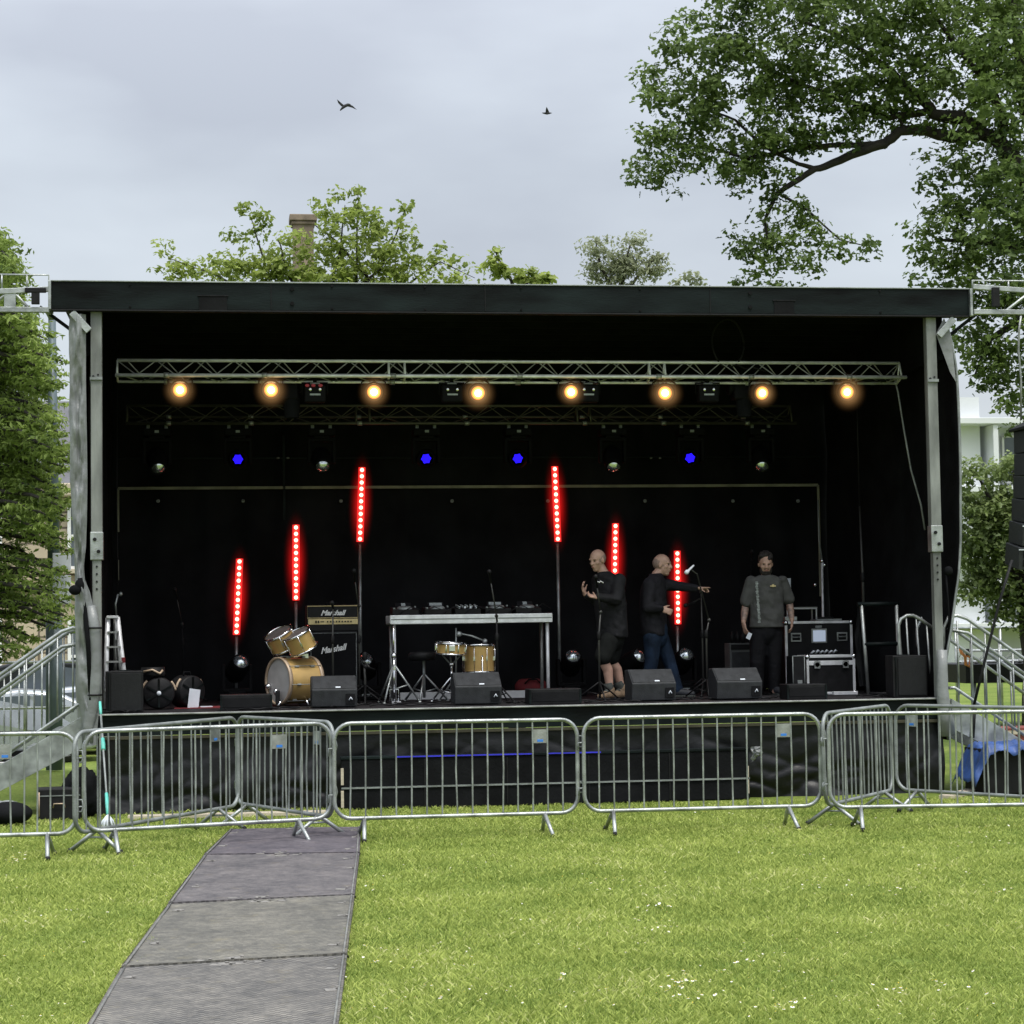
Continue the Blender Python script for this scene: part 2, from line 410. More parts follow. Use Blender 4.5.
g = MB()
def sst(a, b, x): t = max(0, min(1, (x-a)/(b-a))); return t*t*(3-2*t)
def gz(x, y): return -.56*sst(7, 17, y)*(1-sst(-1.5, 3, x))       # the park falls away to the road on the left
gx = [-1200, -300, -100]+[-60+2*i for i in range(51)]+[100, 300, 1200]; gy = [-1200, -200, -60]+[-30+2*i for i in range(61)]+[150, 400, 1200]
g.add([(x, y, gz(x, y)) for y in gy for x in gx], [(j*len(gx)+i, j*len(gx)+i+1, (j+1)*len(gx)+i+1, (j+1)*len(gx)+i) for j in range(len(gy)-1) for i in range(len(gx)-1)], 0, True)
g.build('lawn_ground', grass_ground_mat(), kind='structure')
# road beyond the lawn on the left, where the cars stand
g = MB(); g.add([(-60, 18, -.55), (-3.5, 18, -.55), (-3.5, 27, -.55), (-60, 27, -.55)], [(0, 1, 2, 3)])
g.build('road', M['asphalt'], kind='structure')
g = MB(); g.box((-31.75, 17.85, -.5), (56.5, .3, .13)); g.box((-31.75, 27.15, -.5), (56.5, .3, .13))
g.build('kerb', pm('kerb_stone', (.4, .4, .38), .8), kind='structure')
g = MB(); g.add([(-60, 27.3, -.45), (-3.5, 27.3, -.45), (-3.5, 31, -.45), (-60, 31, -.45)], [(0, 1, 2, 3)])
g.build('pavement', pm('paving', (.3, .3, .29), .85, 0, .15, 2), kind='structure')

# trackway mats: edges measured on the ground
TRK_L = [(230, 831.5), (204, 857), (168, 905), (121, 968), (64, 1064)]
TRK_R = [(361, 829), (359.5, 855), (354.5, 896.5), (347, 955.5), (335, 1052)]
# grass blades, one object
def grass():
    rng = np.random.default_rng(3)
    bands = [(7.5, 10.5, 5200), (10.5, 13, 4200), (13, 16, 3200), (16, 19.5, 2400), (19.5, 22.4, 1500)]
    X = []; Y = []; DD = []
    for d0, d1, dens in bands:
        ext = .37
        area = ((d0+d1)/2*2*ext)*(d1-d0); n = int(area*dens)
        d = rng.uniform(d0, d1, n); a = rng.uniform(-ext, ext, n)
        x = d*(math.sin(YAW))+a*d*math.cos(YAW); y = -DIST+d*math.cos(YAW)-a*d*math.sin(YAW)
        X.append(x); Y.append(y); DD.append(d)
    X = np.concatenate(X); Y = np.concatenate(Y); DD = np.concatenate(DD)
    l0 = wz(*TRK_L[0], 0); l1 = wz(*TRK_L[-1], 0); r0 = wz(*TRK_R[0], 0); r1 = wz(*TRK_R[-1], 0)
    sl = (l1.x-l0.x)*(Y-l0.y)-(l1.y-l0.y)*(X-l0.x); sr = (r1.x-r0.x)*(Y-r0.y)-(r1.y-r0.y)*(X-r0.x)
    wob = .03*np.sin(Y*9)+.03*np.sin(Y*23+2*np.sin(Y*5))
    lenn = (l1-l0).length
    inside = (sl/lenn > .02+wob) & (sr/lenn < -.02-wob) & (Y < l0.y-.02)
    bald = np.zeros(len(X), bool)
    for bx, by, br in BALD: bald |= ((X-bx)**2+((Y-by))**2 < (br*rng.uniform(.2, 1.1, len(X)))**2)
    keep = ~inside & ~bald & (Y < -.03)
    X = X[keep]; Y = Y[keep]; DD = DD[keep]; n = len(X)
    # clumping
    cl = np.sin(X*3.1+np.sin(Y*2.3)*2)*np.sin(Y*2.7+np.sin(X*1.9)*2)
    h = rng.uniform(.013, .037, n)*(1+.35*cl); wd_ = rng.uniform(.0035, .0065, n)*(1+.05*(DD-8)); th = rng.uniform(0, 2*np.pi, n)
    lean = rng.uniform(.2, 1.5, n)*h; lt = rng.uniform(0, 2*np.pi, n)
    ux, uy = np.cos(th)*wd_/2, np.sin(th)*wd_/2
    lx, ly = np.cos(lt)*lean, np.sin(lt)*lean
    co = np.zeros((n, 4, 3))
    co[:, 0] = np.stack([X-ux, Y-uy, np.zeros(n)], 1); co[:, 1] = np.stack([X+ux, Y+uy, np.zeros(n)], 1)
    co[:, 2] = np.stack([X+lx*.45+ux*.7, Y+ly*.45+uy*.7, h*.65], 1); co[:, 3] = np.stack([X+lx, Y+ly, h], 1)
    b = np.arange(n)[:, None]*4
    loops = np.concatenate([b, b+1, b+2, b, b+2, b+3], 1).ravel()
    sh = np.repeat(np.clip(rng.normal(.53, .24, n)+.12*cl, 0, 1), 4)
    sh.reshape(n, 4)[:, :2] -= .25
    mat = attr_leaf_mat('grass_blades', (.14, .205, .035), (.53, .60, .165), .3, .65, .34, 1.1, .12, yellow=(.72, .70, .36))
    o = np_mesh('grass', co.reshape(-1, 3), 3, loops, sh, mat)
    tag(o, 'short green park grass in front of the stage', 'grass', kind='stuff')
bp_ = wz(905, 962, 0); b2 = wz(985, 968, 0); b3 = wz(945, 975, 0)
BALD = [(bp_.x, bp_.y, .13), (b2.x, b2.y, .07)]
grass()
def daisies():
    rng = np.random.default_rng(5); P = []
    cls = [(683, 1000, 24, 17, 30), (655, 935, 30, 10, 12), (668, 915, 30, 6, 10), (818, 890, 30, 5, 10), (890, 895, 22, 6, 8), (995, 838, 40, 14, 22),
           (935, 872, 30, 5, 8), (785, 860, 40, 5, 8), (945, 995, 60, 10, 12), (900, 998, 15, 4, 6), (780, 1015, 25, 6, 10), (740, 972, 25, 10, 8),
           (566, 985, 10, 4, 4), (1005, 897, 16, 3, 5), (620, 888, 40, 5, 7), (705, 818, 25, 2, 6), (830, 828, 40, 2, 5), (880, 824, 30, 2, 5), (20, 865, 18, 4, 9), (200, 850, 40, 3, 5),
           (370, 960, 12, 25, 7), (366, 900, 8, 20, 4), (420, 1000, 40, 20, 6), (60, 930, 60, 50, 7), (15, 865, 14, 5, 6), (580, 895, 60, 14, 8)]
    for cx, cy, rx, ry, n in cls:
        for _ in range(n):
            p = wz(cx+rng.normal(0, rx*.55), cy+rng.normal(0, ry*.55), 0); P.append((p.x, p.y))
    for _ in range(900):
        p = wz(rng.uniform(-60, 1084), rng.uniform(822, 1030), 0)
        if mnoise.noise(V((p.x*.9, p.y*.9, 2))) > .02: P.append((p.x, p.y, .55))
    m = MB()
    l0 = wz(*TRK_L[0], 0); l1 = wz(*TRK_L[-1], 0); r0 = wz(*TRK_R[0], 0); r1 = wz(*TRK_R[-1], 0)
    for x, y, *q9 in P:
        if (l1.x-l0.x)*(y-l0.y)-(l1.y-l0.y)*(x-l0.x) > 0 and (r1.x-r0.x)*(y-r0.y)-(r1.y-r0.y)*(x-r0.x) < 0: continue
        r = random.uniform(.007, .0125)*(q9[0] if q9 else 1); z = random.uniform(.04, .06); rot = rotz(random.uniform(0, 6)) @ rotx(random.uniform(-.2, .75))
        vs = [rot @ V((r*(1 if k % 2 else .72)*math.cos(k*math.pi/8), r*(1 if k % 2 else .72)*math.sin(k*math.pi/8), 0))+V((x, y, z)) for k in range(16)]
        m.add(vs, [tuple(range(16))])
        m.ell((x, y, z+.003), (r*.32, r*.32, .003), None, 6, 3, 1)
    o = m.build('daisies', [pm('daisy_petals', (.8, .8, .78), .7, 0, .05), pm('daisy_heart', (.7, .5, .05), .7)], fixn=False)
    tag(o, 'scattered small white daisies in the lawn', 'daisies', kind='stuff')
daisies()

# trackway mats
def track_mat(tint=(1, 1, 1)):
    m, nt, b = newmat('ribbed_trackway'); N = nt.nodes; L = nt.links
    tc = N.new('ShaderNodeTexCoord'); g = N.new('ShaderNodeNewGeometry')
    n1 = N.new('ShaderNodeTexNoise'); n1.inputs['Scale'].default_value = 2.2; n1.inputs['Detail'].default_value = 7; n1.inputs['Roughness'].default_value = .65
    n2 = N.new('ShaderNodeTexNoise'); n2.inputs['Scale'].default_value = 14; n2.inputs['Detail'].default_value = 9; n2.inputs['Roughness'].default_value = .8
    for n in (n1, n2): L.new(g.outputs['Position'], n.inputs['Vector'])
    r1 = N.new('ShaderNodeValToRGB'); e = r1.color_ramp.elements
    e[0].position = .32; e[0].color = (.120, .118, .117, 1); e[1].position = .72; e[1].color = (.225, .215, .20, 1)
    L.new(n1.outputs['Fac'], r1.inputs['Fac'])
    r2 = N.new('ShaderNodeValToRGB'); e = r2.color_ramp.elements
    e[0].position = .40; e[0].color = (.66, .66, .66, 1); e[1].position = .68; e[1].color = (1.5, 1.45, 1.35, 1)
    L.new(n2.outputs['Fac'], r2.inputs['Fac'])
    mx = N.new('ShaderNodeMix'); mx.data_type = 'RGBA'; mx.blend_type = 'MULTIPLY'; mx.inputs['Factor'].default_value = 1
    L.new(r1.outputs[0], mx.inputs['A']); L.new(r2.outputs[0], mx.inputs['B']); 
    # raised chevron studs
    mp = N.new('ShaderNodeMapping'); mp.inputs['Rotation'].default_value = (0, 0, R(45)); L.new(tc.outputs['Object'], mp.inputs['Vector'])
    br = N.new('ShaderNodeTexChecker'); br.inputs['Scale'].default_value = 38; L.new(tc.outputs['Object'], br.inputs['Vector'])
    wv = N.new('ShaderNodeTexWave'); wv.inputs['Scale'].default_value = 12; wv.inputs['Distortion'].default_value = .4; L.new(mp.outputs[0], wv.inputs['Vector'])
    m2 = N.new('ShaderNodeMix'); m2.data_type = 'RGBA'; m2.blend_type = 'MULTIPLY'; m2.inputs['Factor'].default_value = .8
    L.new(mx.outputs['Result'], m2.inputs['A']); L.new(br.outputs['Color'], m2.inputs['B'])
    br.inputs['Color1'].default_value = (1, 1, 1, 1); br.inputs['Color2'].default_value = (.45, .45, .45, 1)
    n4 = N.new('ShaderNodeTexNoise'); n4.inputs['Scale'].default_value = 4.5; n4.inputs['Detail'].default_value = 9; n4.inputs['Roughness'].default_value = .75; L.new(g.outputs['Position'], n4.inputs['Vector'])
    r4 = N.new('ShaderNodeValToRGB'); r4.color_ramp.elements[0].position = .56; r4.color_ramp.elements[0].color = (0, 0, 0, 1); r4.color_ramp.elements[1].position = .70; r4.color_ramp.elements[1].color = (.75, .75, .75, 1); L.new(n4.outputs['Fac'], r4.inputs['Fac'])
    m4 = N.new('ShaderNodeMix'); m4.data_type = 'RGBA'; L.new(r4.outputs[0], m4.inputs['Factor']); L.new(m2.outputs['Result'], m4.inputs['A']); m4.inputs['B'].default_value = (.17, .15, .105, 1); m2 = m4
    m3 = N.new('ShaderNodeMix'); m3.data_type = 'RGBA'; m3.blend_type = 'MULTIPLY'; m3.inputs['Factor'].default_value = 1; m3.inputs['B'].default_value = (*tint, 1)
    L.new(m2.outputs['Result'], m3.inputs['A']); L.new(m3.outputs['Result'], b.inputs['Base Color'])
    bp = N.new('ShaderNodeBump'); bp.inputs['Strength'].default_value = .5; bp.inputs['Distance'].default_value = .006
    L.new(br.outputs['Fac'], bp.inputs['Height']); L.new(bp.outputs[0], b.inputs['Normal'])
    b.inputs['Roughness'].default_value = .6; b.inputs['Specular IOR Level'].default_value = .3
    return m
TMS = [track_mat((.80, .76, .94)), track_mat((.92, .90, 1.0)), track_mat((1.05, 1.06, 1.0)), track_mat((1, 1, 1))]
tl = ['dark plastic trackway mat running under the barriers, farthest of the path', 'grey trackway mat second from the barriers',
      'dusty grey trackway mat third from the barriers', 'nearest grey trackway mat, cut by the bottom of the photo']
for i in range(4):
    def corner(T, k, s):
        p = wz(*T[k], .03); q = wz(*T[k+s], .03); d = (q-p).normalized(); return p+d*.008
    a, b_ = wz(*TRK_L[i], .03), wz(*TRK_R[i], .03); c, d = wz(*TRK_R[i+1], .03), wz(*TRK_L[i+1], .03)
    o_ = (a+b_+c+d)/4; root = thing('trackway_mat', tl[i], 'mat', (o_.x, o_.y, 0), 0, 'trackway mats of the path')
    ins = .016; P = [(q-o_) for q in (d, c, b_, a)]; P = [V((q.x, q.y, 0)) for q in P]
    sh = (P[3]-P[0]).normalized()*ins
    m = MB(); z1 = .030+.006*(3-i)
    def gf(u, v):
        q = (P[0]+sh)*(1-u)*(1-v)+(P[1]+sh)*u*(1-v)+(P[2]-sh)*u*v+(P[3]-sh)*(1-u)*v
        return (q.x, q.y, z1+.006*nz(q.x*1.3+i*7, q.y*1.3)+(.006 if v in (0, 1) else 0))
    m.grid(gf, 12, 20, 0, True)
    k = [V(gf(0, 0)), V(gf(1, 0)), V(gf(1, 1)), V(gf(0, 1))]
    for s0, s1 in zip(k, k[1:]+k[:1]):
        m.add([s0, s1, (s1.x, s1.y, 0), (s0.x, s0.y, 0)], [(0, 1, 2, 3)])
    TM = TMS[i]; m.build('ribbed_plate', TM, root, fixn=False)
    m = MB()
    for side in (0, 1):
        a_ = k[0] if side == 0 else k[1]; b2_ = k[3] if side == 0 else k[2]; n_ = (k[1]-k[0]).normalized()*(.02 if side == 0 else -.02)
        m.tube([a_+n_+V((0, 0, .001)), b2_+n_+V((0, 0, .001))], .007, 6)
    m.build('edge_lip', pm('pale_mat_edge', (.17, .17, .16), .7, 0, .3, 9), root)
    m = MB()
    for u, v in ((.44, .985), (.52, .98), (.60, .985), (.36, .02), (.46, .015), (.93, .86), (.95, .6), (.93, .14), (.5, .03), (.06, .85), (.07, .3), (.46, .97)):
        q = gf(u, v)
        m.box((q[0]+random.uniform(-.03, .03), q[1]+random.uniform(-.06, .06), q[2]+.002), (random.uniform(.04, .08), random.uniform(.03, .07), .006), rotz(random.uniform(-.5, .5)))
        m.tube([(q[0]+.03, q[1], q[2]+.008), (q[0]+.03, q[1], q[2]+.014)], .012, 8)
    if i < 3:
        js = MB(); js.box((V(k[0])+V(k[1]))/2+V((0, -.016, -.018)), ((k[1]-k[0]).length+.01, .05, .012), rotz(math.atan2((k[1]-k[0]).y, (k[1]-k[0]).x))); js.build('gap_shade_strip', M['black_soft'], root)  # black strip added to paint the shade in the mat gap
    m.build('fixing_lug', pm('worn_lug', (.20, .19, .175), .7, 0, .35, 20), root, bevel=.002)
# ------------------------------------------------------------------ the stage
XL, XR, HS, HR, BK = -1.3555, 7.983, 1.071, 5.395, 4.52
st = thing('mobile_stage', 'large black covered mobile stage with grey corner posts and silver side curtains', 'stage', ((XL+XR)/2, 0, 0))
SX = (XL+XR)/2
def SB(m, name, mat, **k):                       # stage part: shift world coords to stage-local
    m.v = [(x-SX, y, z) for x, y, z in m.v]; return m.build(name, mat, st, **k)
xl, xr = XL-.02, XR+.05
SB(MB().box(((xl+xr)/2, BK/2+.02, HS-.06), (xr-xl, BK-.0, .12)), 'deck', M['deck'], bevel=.004)
SB(MB().box(((xl+xr)/2, -.012, HS-.012), (xr-xl+.02, .05, .018)), 'deck_edge_trim', M['alu_dim'], bevel=.004)
SB(MB().box(((xl+xr)/2, .03, HS-.135), (xr-xl, .05, .21)), 'edge_beam', M['black_paint'], bevel=.004)
SB(MB().box(((xl+xr)/2, .0, HS-.262), (xr-xl-.06, .03, .035)), 'skirt_rail', M['drape_hem'], bevel=.003)
def skirt(u, v):
    x = lerp(xl+.02, xr-.02, u); z = lerp(HS-.26, .0, v)
    rg = lambda a: (1-min(1, abs(a)*2.2))**2
    f = .03*nz(x*1.3, z*.8, 3)+.05*v*nz(x*.6, z*2.2, 11)-.05*v*rg(nz(x*1.1+z*1.6, z*1.3-x*.5, 8, 2))-.04*v*rg(nz(x*1.4-z*2.4, z*1.2+x*.7, 21, 2))
    dia = .02*v*math.sin(x*3.2+z*5+2*nz(x, z, 5))
    return (x, .03-f-dia-.05*v, z+.02*v*nz(x*2, 1, 4))
SB(MB().grid(skirt, 420, 36), 'skirt', M['tarp_black'], fixn=False)
# folded front deck leaf hanging before the skirt
fx0, fx1 = xat(341, -.18, .3), xat(748, -.18, .3)
SB(MB().box(((fx0+fx1)/2, -.19, .275), (fx1-fx0, .10, .53)), 'folded_front_leaf', M['black_soft'], bevel=.006)
SB(MB().box(((fx0+fx1)/2, -.19, .555), (fx1-fx0+.02, .12, .03)), 'leaf_top_rail', M['black_paint'], bevel=.004)
for t0, t1 in ((.13, .46), (.50, .63)):  # blue strips paint a lens ghost onto the rail
    SB(MB().box((lerp(fx0, fx1, (t0+t1)/2), -.253, .557), ((t1-t0)*(fx1-fx0), .006, .014)), 'blue_flare_strip', M['blue_flare'])
SB(MB().box(((fx0+fx1)/2, -.25, .235), (fx1-fx0, .012, .018)), 'leaf_seam_strip', M['galv_dark'])
m = MB()
for z in (.12, .36): m.box((fx0+.01, -.25, z), (.03, .012, .18))
m.box((fx1-.02, -.25, .22), (.02, .012, .30)); SB(m, 'leaf_edge_label', M['wood'])
m = MB()
for k in range(4):
    m.box((lerp(fx0, fx1, (k+1)/5), -.246, .28), (.012, .008, .5))
SB(m, 'leaf_joint', M['black'])
m = MB(); m.grid(lambda u, v: (fx1+.02+.12*u+.03*nz(u*3, v*3), -.26-.05*math.sin(u*3)*math.sin(v*3.1)-.04*nz(u*5, v*5, 2), .58-.17*v*(1-.5*u)), 12, 12)
SB(m, 'folded_tarp_corner', M['tarp_silver'], fixn=False)

# roof
rx0, rx1 = wy(51, 300, -.10).x, wy(969, 300, -.10).x
m = MB(); m.box(((rx0+rx1)/2, -.06, HR+.152), (rx1-rx0, .08, .30))
fas = SB(m, 'roof_fascia', M['black_paint'], bevel=.006)
m = MB(); m.box(((rx0+rx1)/2, -.06, HR+.308), (rx1-rx0+.01, .11, .014)); SB(m, 'fascia_top_trim', M['galv_dark'], bevel=.003)
m = MB(); m.box(((rx0+rx1)/2, -.062, HR-.008), (rx1-rx0, .10, .016)); SB(m, 'fascia_bottom_trim', M['black'], bevel=.003)
SB(MB().box(((rx0+rx1)/2, BK/2+.1, HR+.255), (rx1-rx0-.06, BK+.2, .06)), 'roof_panel', M['black'], bevel=.01)
m = MB()
for k in range(9):
    y = .35+k*.5; m.box(((rx0+rx1)/2, y, HR+.17), (rx1-rx0-.2, .05, .09))
SB(m, 'roof_rib', M['black_soft'])
SB(MB().box(((rx0+rx1)/2, BK+.12, HR+.1), (rx1-rx0-.06, .06, .34)), 'rear_roof_beam', M['black'])
for px in (213, 784):                            # slots cut in the fascia
    x = xat(px, -.1, HR+.1); wslot = .30 if px < 500 else .23
    SB(MB().box((x, -.104, HR+.075), (wslot, .012, .15)), 'fascia_slot', M['drape'])
    SB(MB().box((x, -.108, HR+.158), (wslot+.03, .016, .010)), 'slot_trim', M['black'])
m = MB()
for px in (332, 521, 640, 880, 130, 292, 750, 425):
    x = xat(px, -.1, HR+.2)
    for z in ((HR+.08, HR+.24) if px in (292, 750) else (HR+.03, HR+.275)):
        m.tube([(x, -.115, z), (x, -.098, z)], .022 if px in (292, 750) else .012, 10)
SB(m, 'fascia_bolt', M['drape'])
m = MB()
for px in (271, 485, 710): 
    x = xat(px, -.1, HR+.2); m.box((x, -.102, HR+.17), (.008, .01, .31))
SB(m, 'fascia_seam', M['black'])
for s, X in ((-1, XL-.10), (1, XR+.14)):
    SB(MB().box((X, BK/2+.12, HR-.12), (.06, BK+.1, .72)), 'side_header', M['black_soft'])
# end plates of the roof
for s, x in ((-1, rx0), (1, rx1)):
    SB(MB().box((x+s*.012, .02, HR+.15), (.03, .34, .31)), 'roof_end_plate', M['galv'], bevel=.004)

# posts with sleeves, braces
for s, X in ((-1, XL), (1, XR)):
    m = MB(); m.box((X, .02, (HS+2.75)/2), (.095, .09, 2.75-HS)); SB(m, 'lower_post', M['post'], bevel=.006)
    m = MB(); m.box((X, .02, (2.72+HR)/2), (.118, .11, HR-2.72)); p_ = SB(m, 'upper_post', M['post'], bevel=.006)
    m = MB(); m.box((X, .02, 2.86), (.135, .13, .30)); SB(m, 'post_sleeve', M['galv'], bevel=.006)
    m = MB(); m.tube([(X-.02, -.06, 2.93), (X-.02, -.045, 2.93)], .02, 8); m.tube([(X+.02, -.06, 2.80), (X+.02, -.045, 2.80)], .02, 8)
    for z in (2.64, 2.56, 2.48, 2.40): m.tube([(X, -.033, z), (X, -.02, z)], .011, 8)
    m.tube([(X-.03, -.05, 4.68), (X-.03, -.03, 4.68)], .014, 8); m.tube([(X+.02, -.05, 4.7), (X+.02, -.03, 4.7)], .010, 8)
    SB(m, 'post_pin', M['black'])
    m = MB()
    m.tube([(X+s*.05, .0, 4.58), (X+s*.05, .0, 4.66)], .018, 8); m.box((X, -.045, 4.66), (.13, .02, .03)); SB(m, 'post_band', M['galv_dark'])
    m = MB(); d = V((s*.38, 0, .42)); rot = align(d)
    m.box((X+s*.16, -.09, HR-.13), (.075, .03, .27), rot); SB(m, 'corner_brace', M['galv'], bevel=.004)
    m = MB(); m.box((X+s*.42, .12, HR-.08), (.035, .05, .46), align(V((s*.6, 0, .45)))); SB(m, 'roof_strut', M['black_paint'])

# left side curtain (silver outside), pulled together low down
LT = [(315, 69, 86), (380, 69, 86), (440, 70, 87), (480, 71, 87.5), (520, 72, 87), (548, 74, 86), (566, 75.5, 84), (580, 76, 85), (592, 76, 90), (610, 75, 94), (630, 75, 97), (660, 76, 100), (690, 80, 101), (712, 84, 99), (745, 85, 96)]
ZT = []
for py, a, b in LT:
    A = wy(a, py, .0); B = wy(b, py, -.03); ZT.append((-A.z, A.x, B.x, A.z))
def lcur(u, v):
    a, b, z = interp(ZT, lerp(ZT[0][0], ZT[-1][0], v))
    dy = .02*math.sin(z*7+u*4)+.05*nz(u*3, z*1.6, 2)+.035*nz(u*9, z*6, 4)
    if u < .5:                                  # front strip facing the lawn
        k = u/.5; return (lerp(b, a, k), -.04+dy*1.2*math.sin(k*3.1)-.04*math.sin(k*3.14), z)
    k = (u-.5)/.5; xo = lerp(a, XL-.30, min(1, k*3))
    return (xo+.05*nz(k*4, z*1.2, 7), -.02+k*(BK-.1)+dy*.3, z)
SB(MB().grid(lcur, 40, 110), 'side_curtain', M['tarp_silver'], fixn=False)
# bunched tail of the curtain wrapped round the post foot
m = MB(); pts = []
for py, px in ((606, 91), (630, 95), (655, 96.5), (680, 95.5), (705, 92), (725, 89), (742, 88)):
    p = wy(px, py, -.06); pts.append(p)
m.tube(pts, [.05, .062, .07, .074, .07, .06, .05], 12)
m.v = [(x+.02*nz(x*9, z*7, 1), y+.03*nz(x*9, z*9, 5), z) for x, y, z in m.v]
SB(m, 'curtain_tail', M['tarp_silver'])
m = MB()
for py in (628, 695): 
    p = wy(95, py, -.06); m.lathe([(.076, -.01), (.084, 0), (.076, .01)], p, None, 14)
SB(m, 'curtain_tie', M['black'])
m = MB(); a = wy(80, 578, -.09); b = wy(88, 640, -.09); c = wy(91, 700, -.09)
m.tube([a, wy(84, 605, -.09), b, c], .026, 8); m.ell(wy(75, 590, -.12), (.065, .05, .055)); m.ell(wy(79.5, 586, -.1), (.05, .05, .075))
SB(m, 'curtain_strap', M['black_soft'])
# dark lining between curtain and post, and side walls
for s in (-1, 1):
    X = (XL-.09) if s < 0 else (XR+.06)
    def lin(u, v, s=s, X=X):
        z = lerp(HR+.1, HS-.1, v); y = .06+u*(BK-.06)
        return (X+(.05*nz(y*1.4, z*.6, 9+s)+.03*math.sin(y*7)) + (0 if s < 0 else 0), y, z)
    if s < 0: SB(MB().grid(lin, 40, 20), 'side_lining', M['black_soft'], fixn=False)
# right curtain bulges outwards: black inside, silver outside
RT = [(322, 944, 941), (345, 950, 949), (370, 954.5, 953), (400, 956, 955.5), (450, 958, 957.5), (500, 958.6, 958), (540, 958.5, 958), (570, 957, 956.5), (600, 953, 952), (630, 949, 948), (655, 944.5, 943.5), (690, 941, 940), (715, 944, 943), (740, 946, 945)]
RZ = []
for py, a, b in RT:
    A = wy(a, py, .0); RZ.append((-A.z, A.x, A.z))
def rcur(off, black):
    def f(u, v):
        x, z = interp(RZ, lerp(RZ[0][0], RZ[-1][0], v)); y = .0+u*(BK-.05)
        bulge = (x-(XR+.06))
        k = math.cos(u*math.pi/2)
        return (XR+.07+bulge*k+off+.03*nz(y*1.5, z*1.1, 3)*(1 if u > .02 else .2)+.04*math.sin(u*9)*(1-k), y, z)
    return f
SB(MB().grid(rcur(0, 1), 30, 60), 'side_lining', M['black_soft'], fixn=False)
SB(MB().grid(rcur(.03, 0), 30, 60), 'side_curtain', M['tarp_silver'], fixn=False)
m = MB(); f = rcur(.012, 0); m.tube([V(f(0, k/40))+V((0, -.01, 0)) for k in range(41)], .016, 6); SB(m, 'curtain_keder', M['galv_dark'])
# little silver flap at the upper right corner
m = MB(); pts = [wy(*q, -.05) for q in ((944, 318), (951, 336), (956, 382), (950, 372), (936, 334))]
m.add(pts, [(0, 1, 2, 3, 4)]); SB(m, 'curtain_flap', M['tarp_silver'], fixn=False, solid=.004)
m = MB(); pts = [wy(942, 650, -.06), wy(941.5, 668, -.07), wy(942, 690, -.08), wy(945, 712, -.08), wy(948, 735, -.06)]
m.tube(pts, [.05, .06, .065, .07, .09], 12); m.v = [(x+.02*nz(x*9, z*7, 1), y+.03*nz(x*9, z*9, 5), z) for x, y, z in m.v]
SB(m, 'curtain_tail', M['tarp_silver'])
m = MB(); m.ell(wy(948.5, 571, -.0), (.05, .05, .055)); m.tube([wy(946, 575, 0), wy(948, 600, 0), wy(950, 640, 0)], .011, 6); SB(m, 'curtain_strap', M['black_soft'])

# back drape with gathered folds, webbing frame, eyelets
def drape(u, v):
    x = lerp(XL-.35, XR+.35, u); z = lerp(HR+.2, HS, v)
    return (x, BK+.035*math.sin(x*10+2.5*nz(x*.8, z*.3, 4))+.03*nz(x*2, z*.5, 8), z)
SB(MB().grid(drape, 300, 16), 'back_drape', M['drape'], fixn=False)
yb = BK-.08; a = wy(118, 487.5, yb); b = wy(818, 486, yb); zt = (a.z+b.z)/2
m = MB(); m.box(((a.x+b.x)/2, yb, zt), (b.x-a.x, .02, .036)); m.box((a.x, yb, zt-.28), (.03, .02, .56)); m.box((b.x, yb, zt-.75), (.028, .02, 1.5))
m.box((a.x, yb, zt-1.05), (.018, .02, .26)); m.box((a.x+.01, yb, zt-2.0), (.022, .02, .7))
SB(m, 'drape_frame', M['frame_tape'])
for px in (158, 243, 341, 452, 548, 645, 733, 798):
    p = wy(px, 501, yb); SB(MB().lathe([(.007, 0), (.016, .004), (.026, 0), (.016, -.004), (.007, 0)], (p.x, yb, p.z), rotx(R(90)), 10), 'eyelet', M['galv_dark'])
m = MB(); p = wy(238, 458, yb); m.box(((XL+XR)/2, yb+.01, p.z), (XR-XL, .015, .02)); p = wy(284, 470, yb); m.box((p.x, yb, p.z-.1), (.03, .02, 1.1)); SB(m, 'drape_batten', M['black_paint'])
m = MB()
for px in (278, 288, 651, 660):
    p = wy(px, 458, yb-.02); m.ell(p, (.02, .01, .013))
SB(m, 'batten_clip', M['galv_dark'])

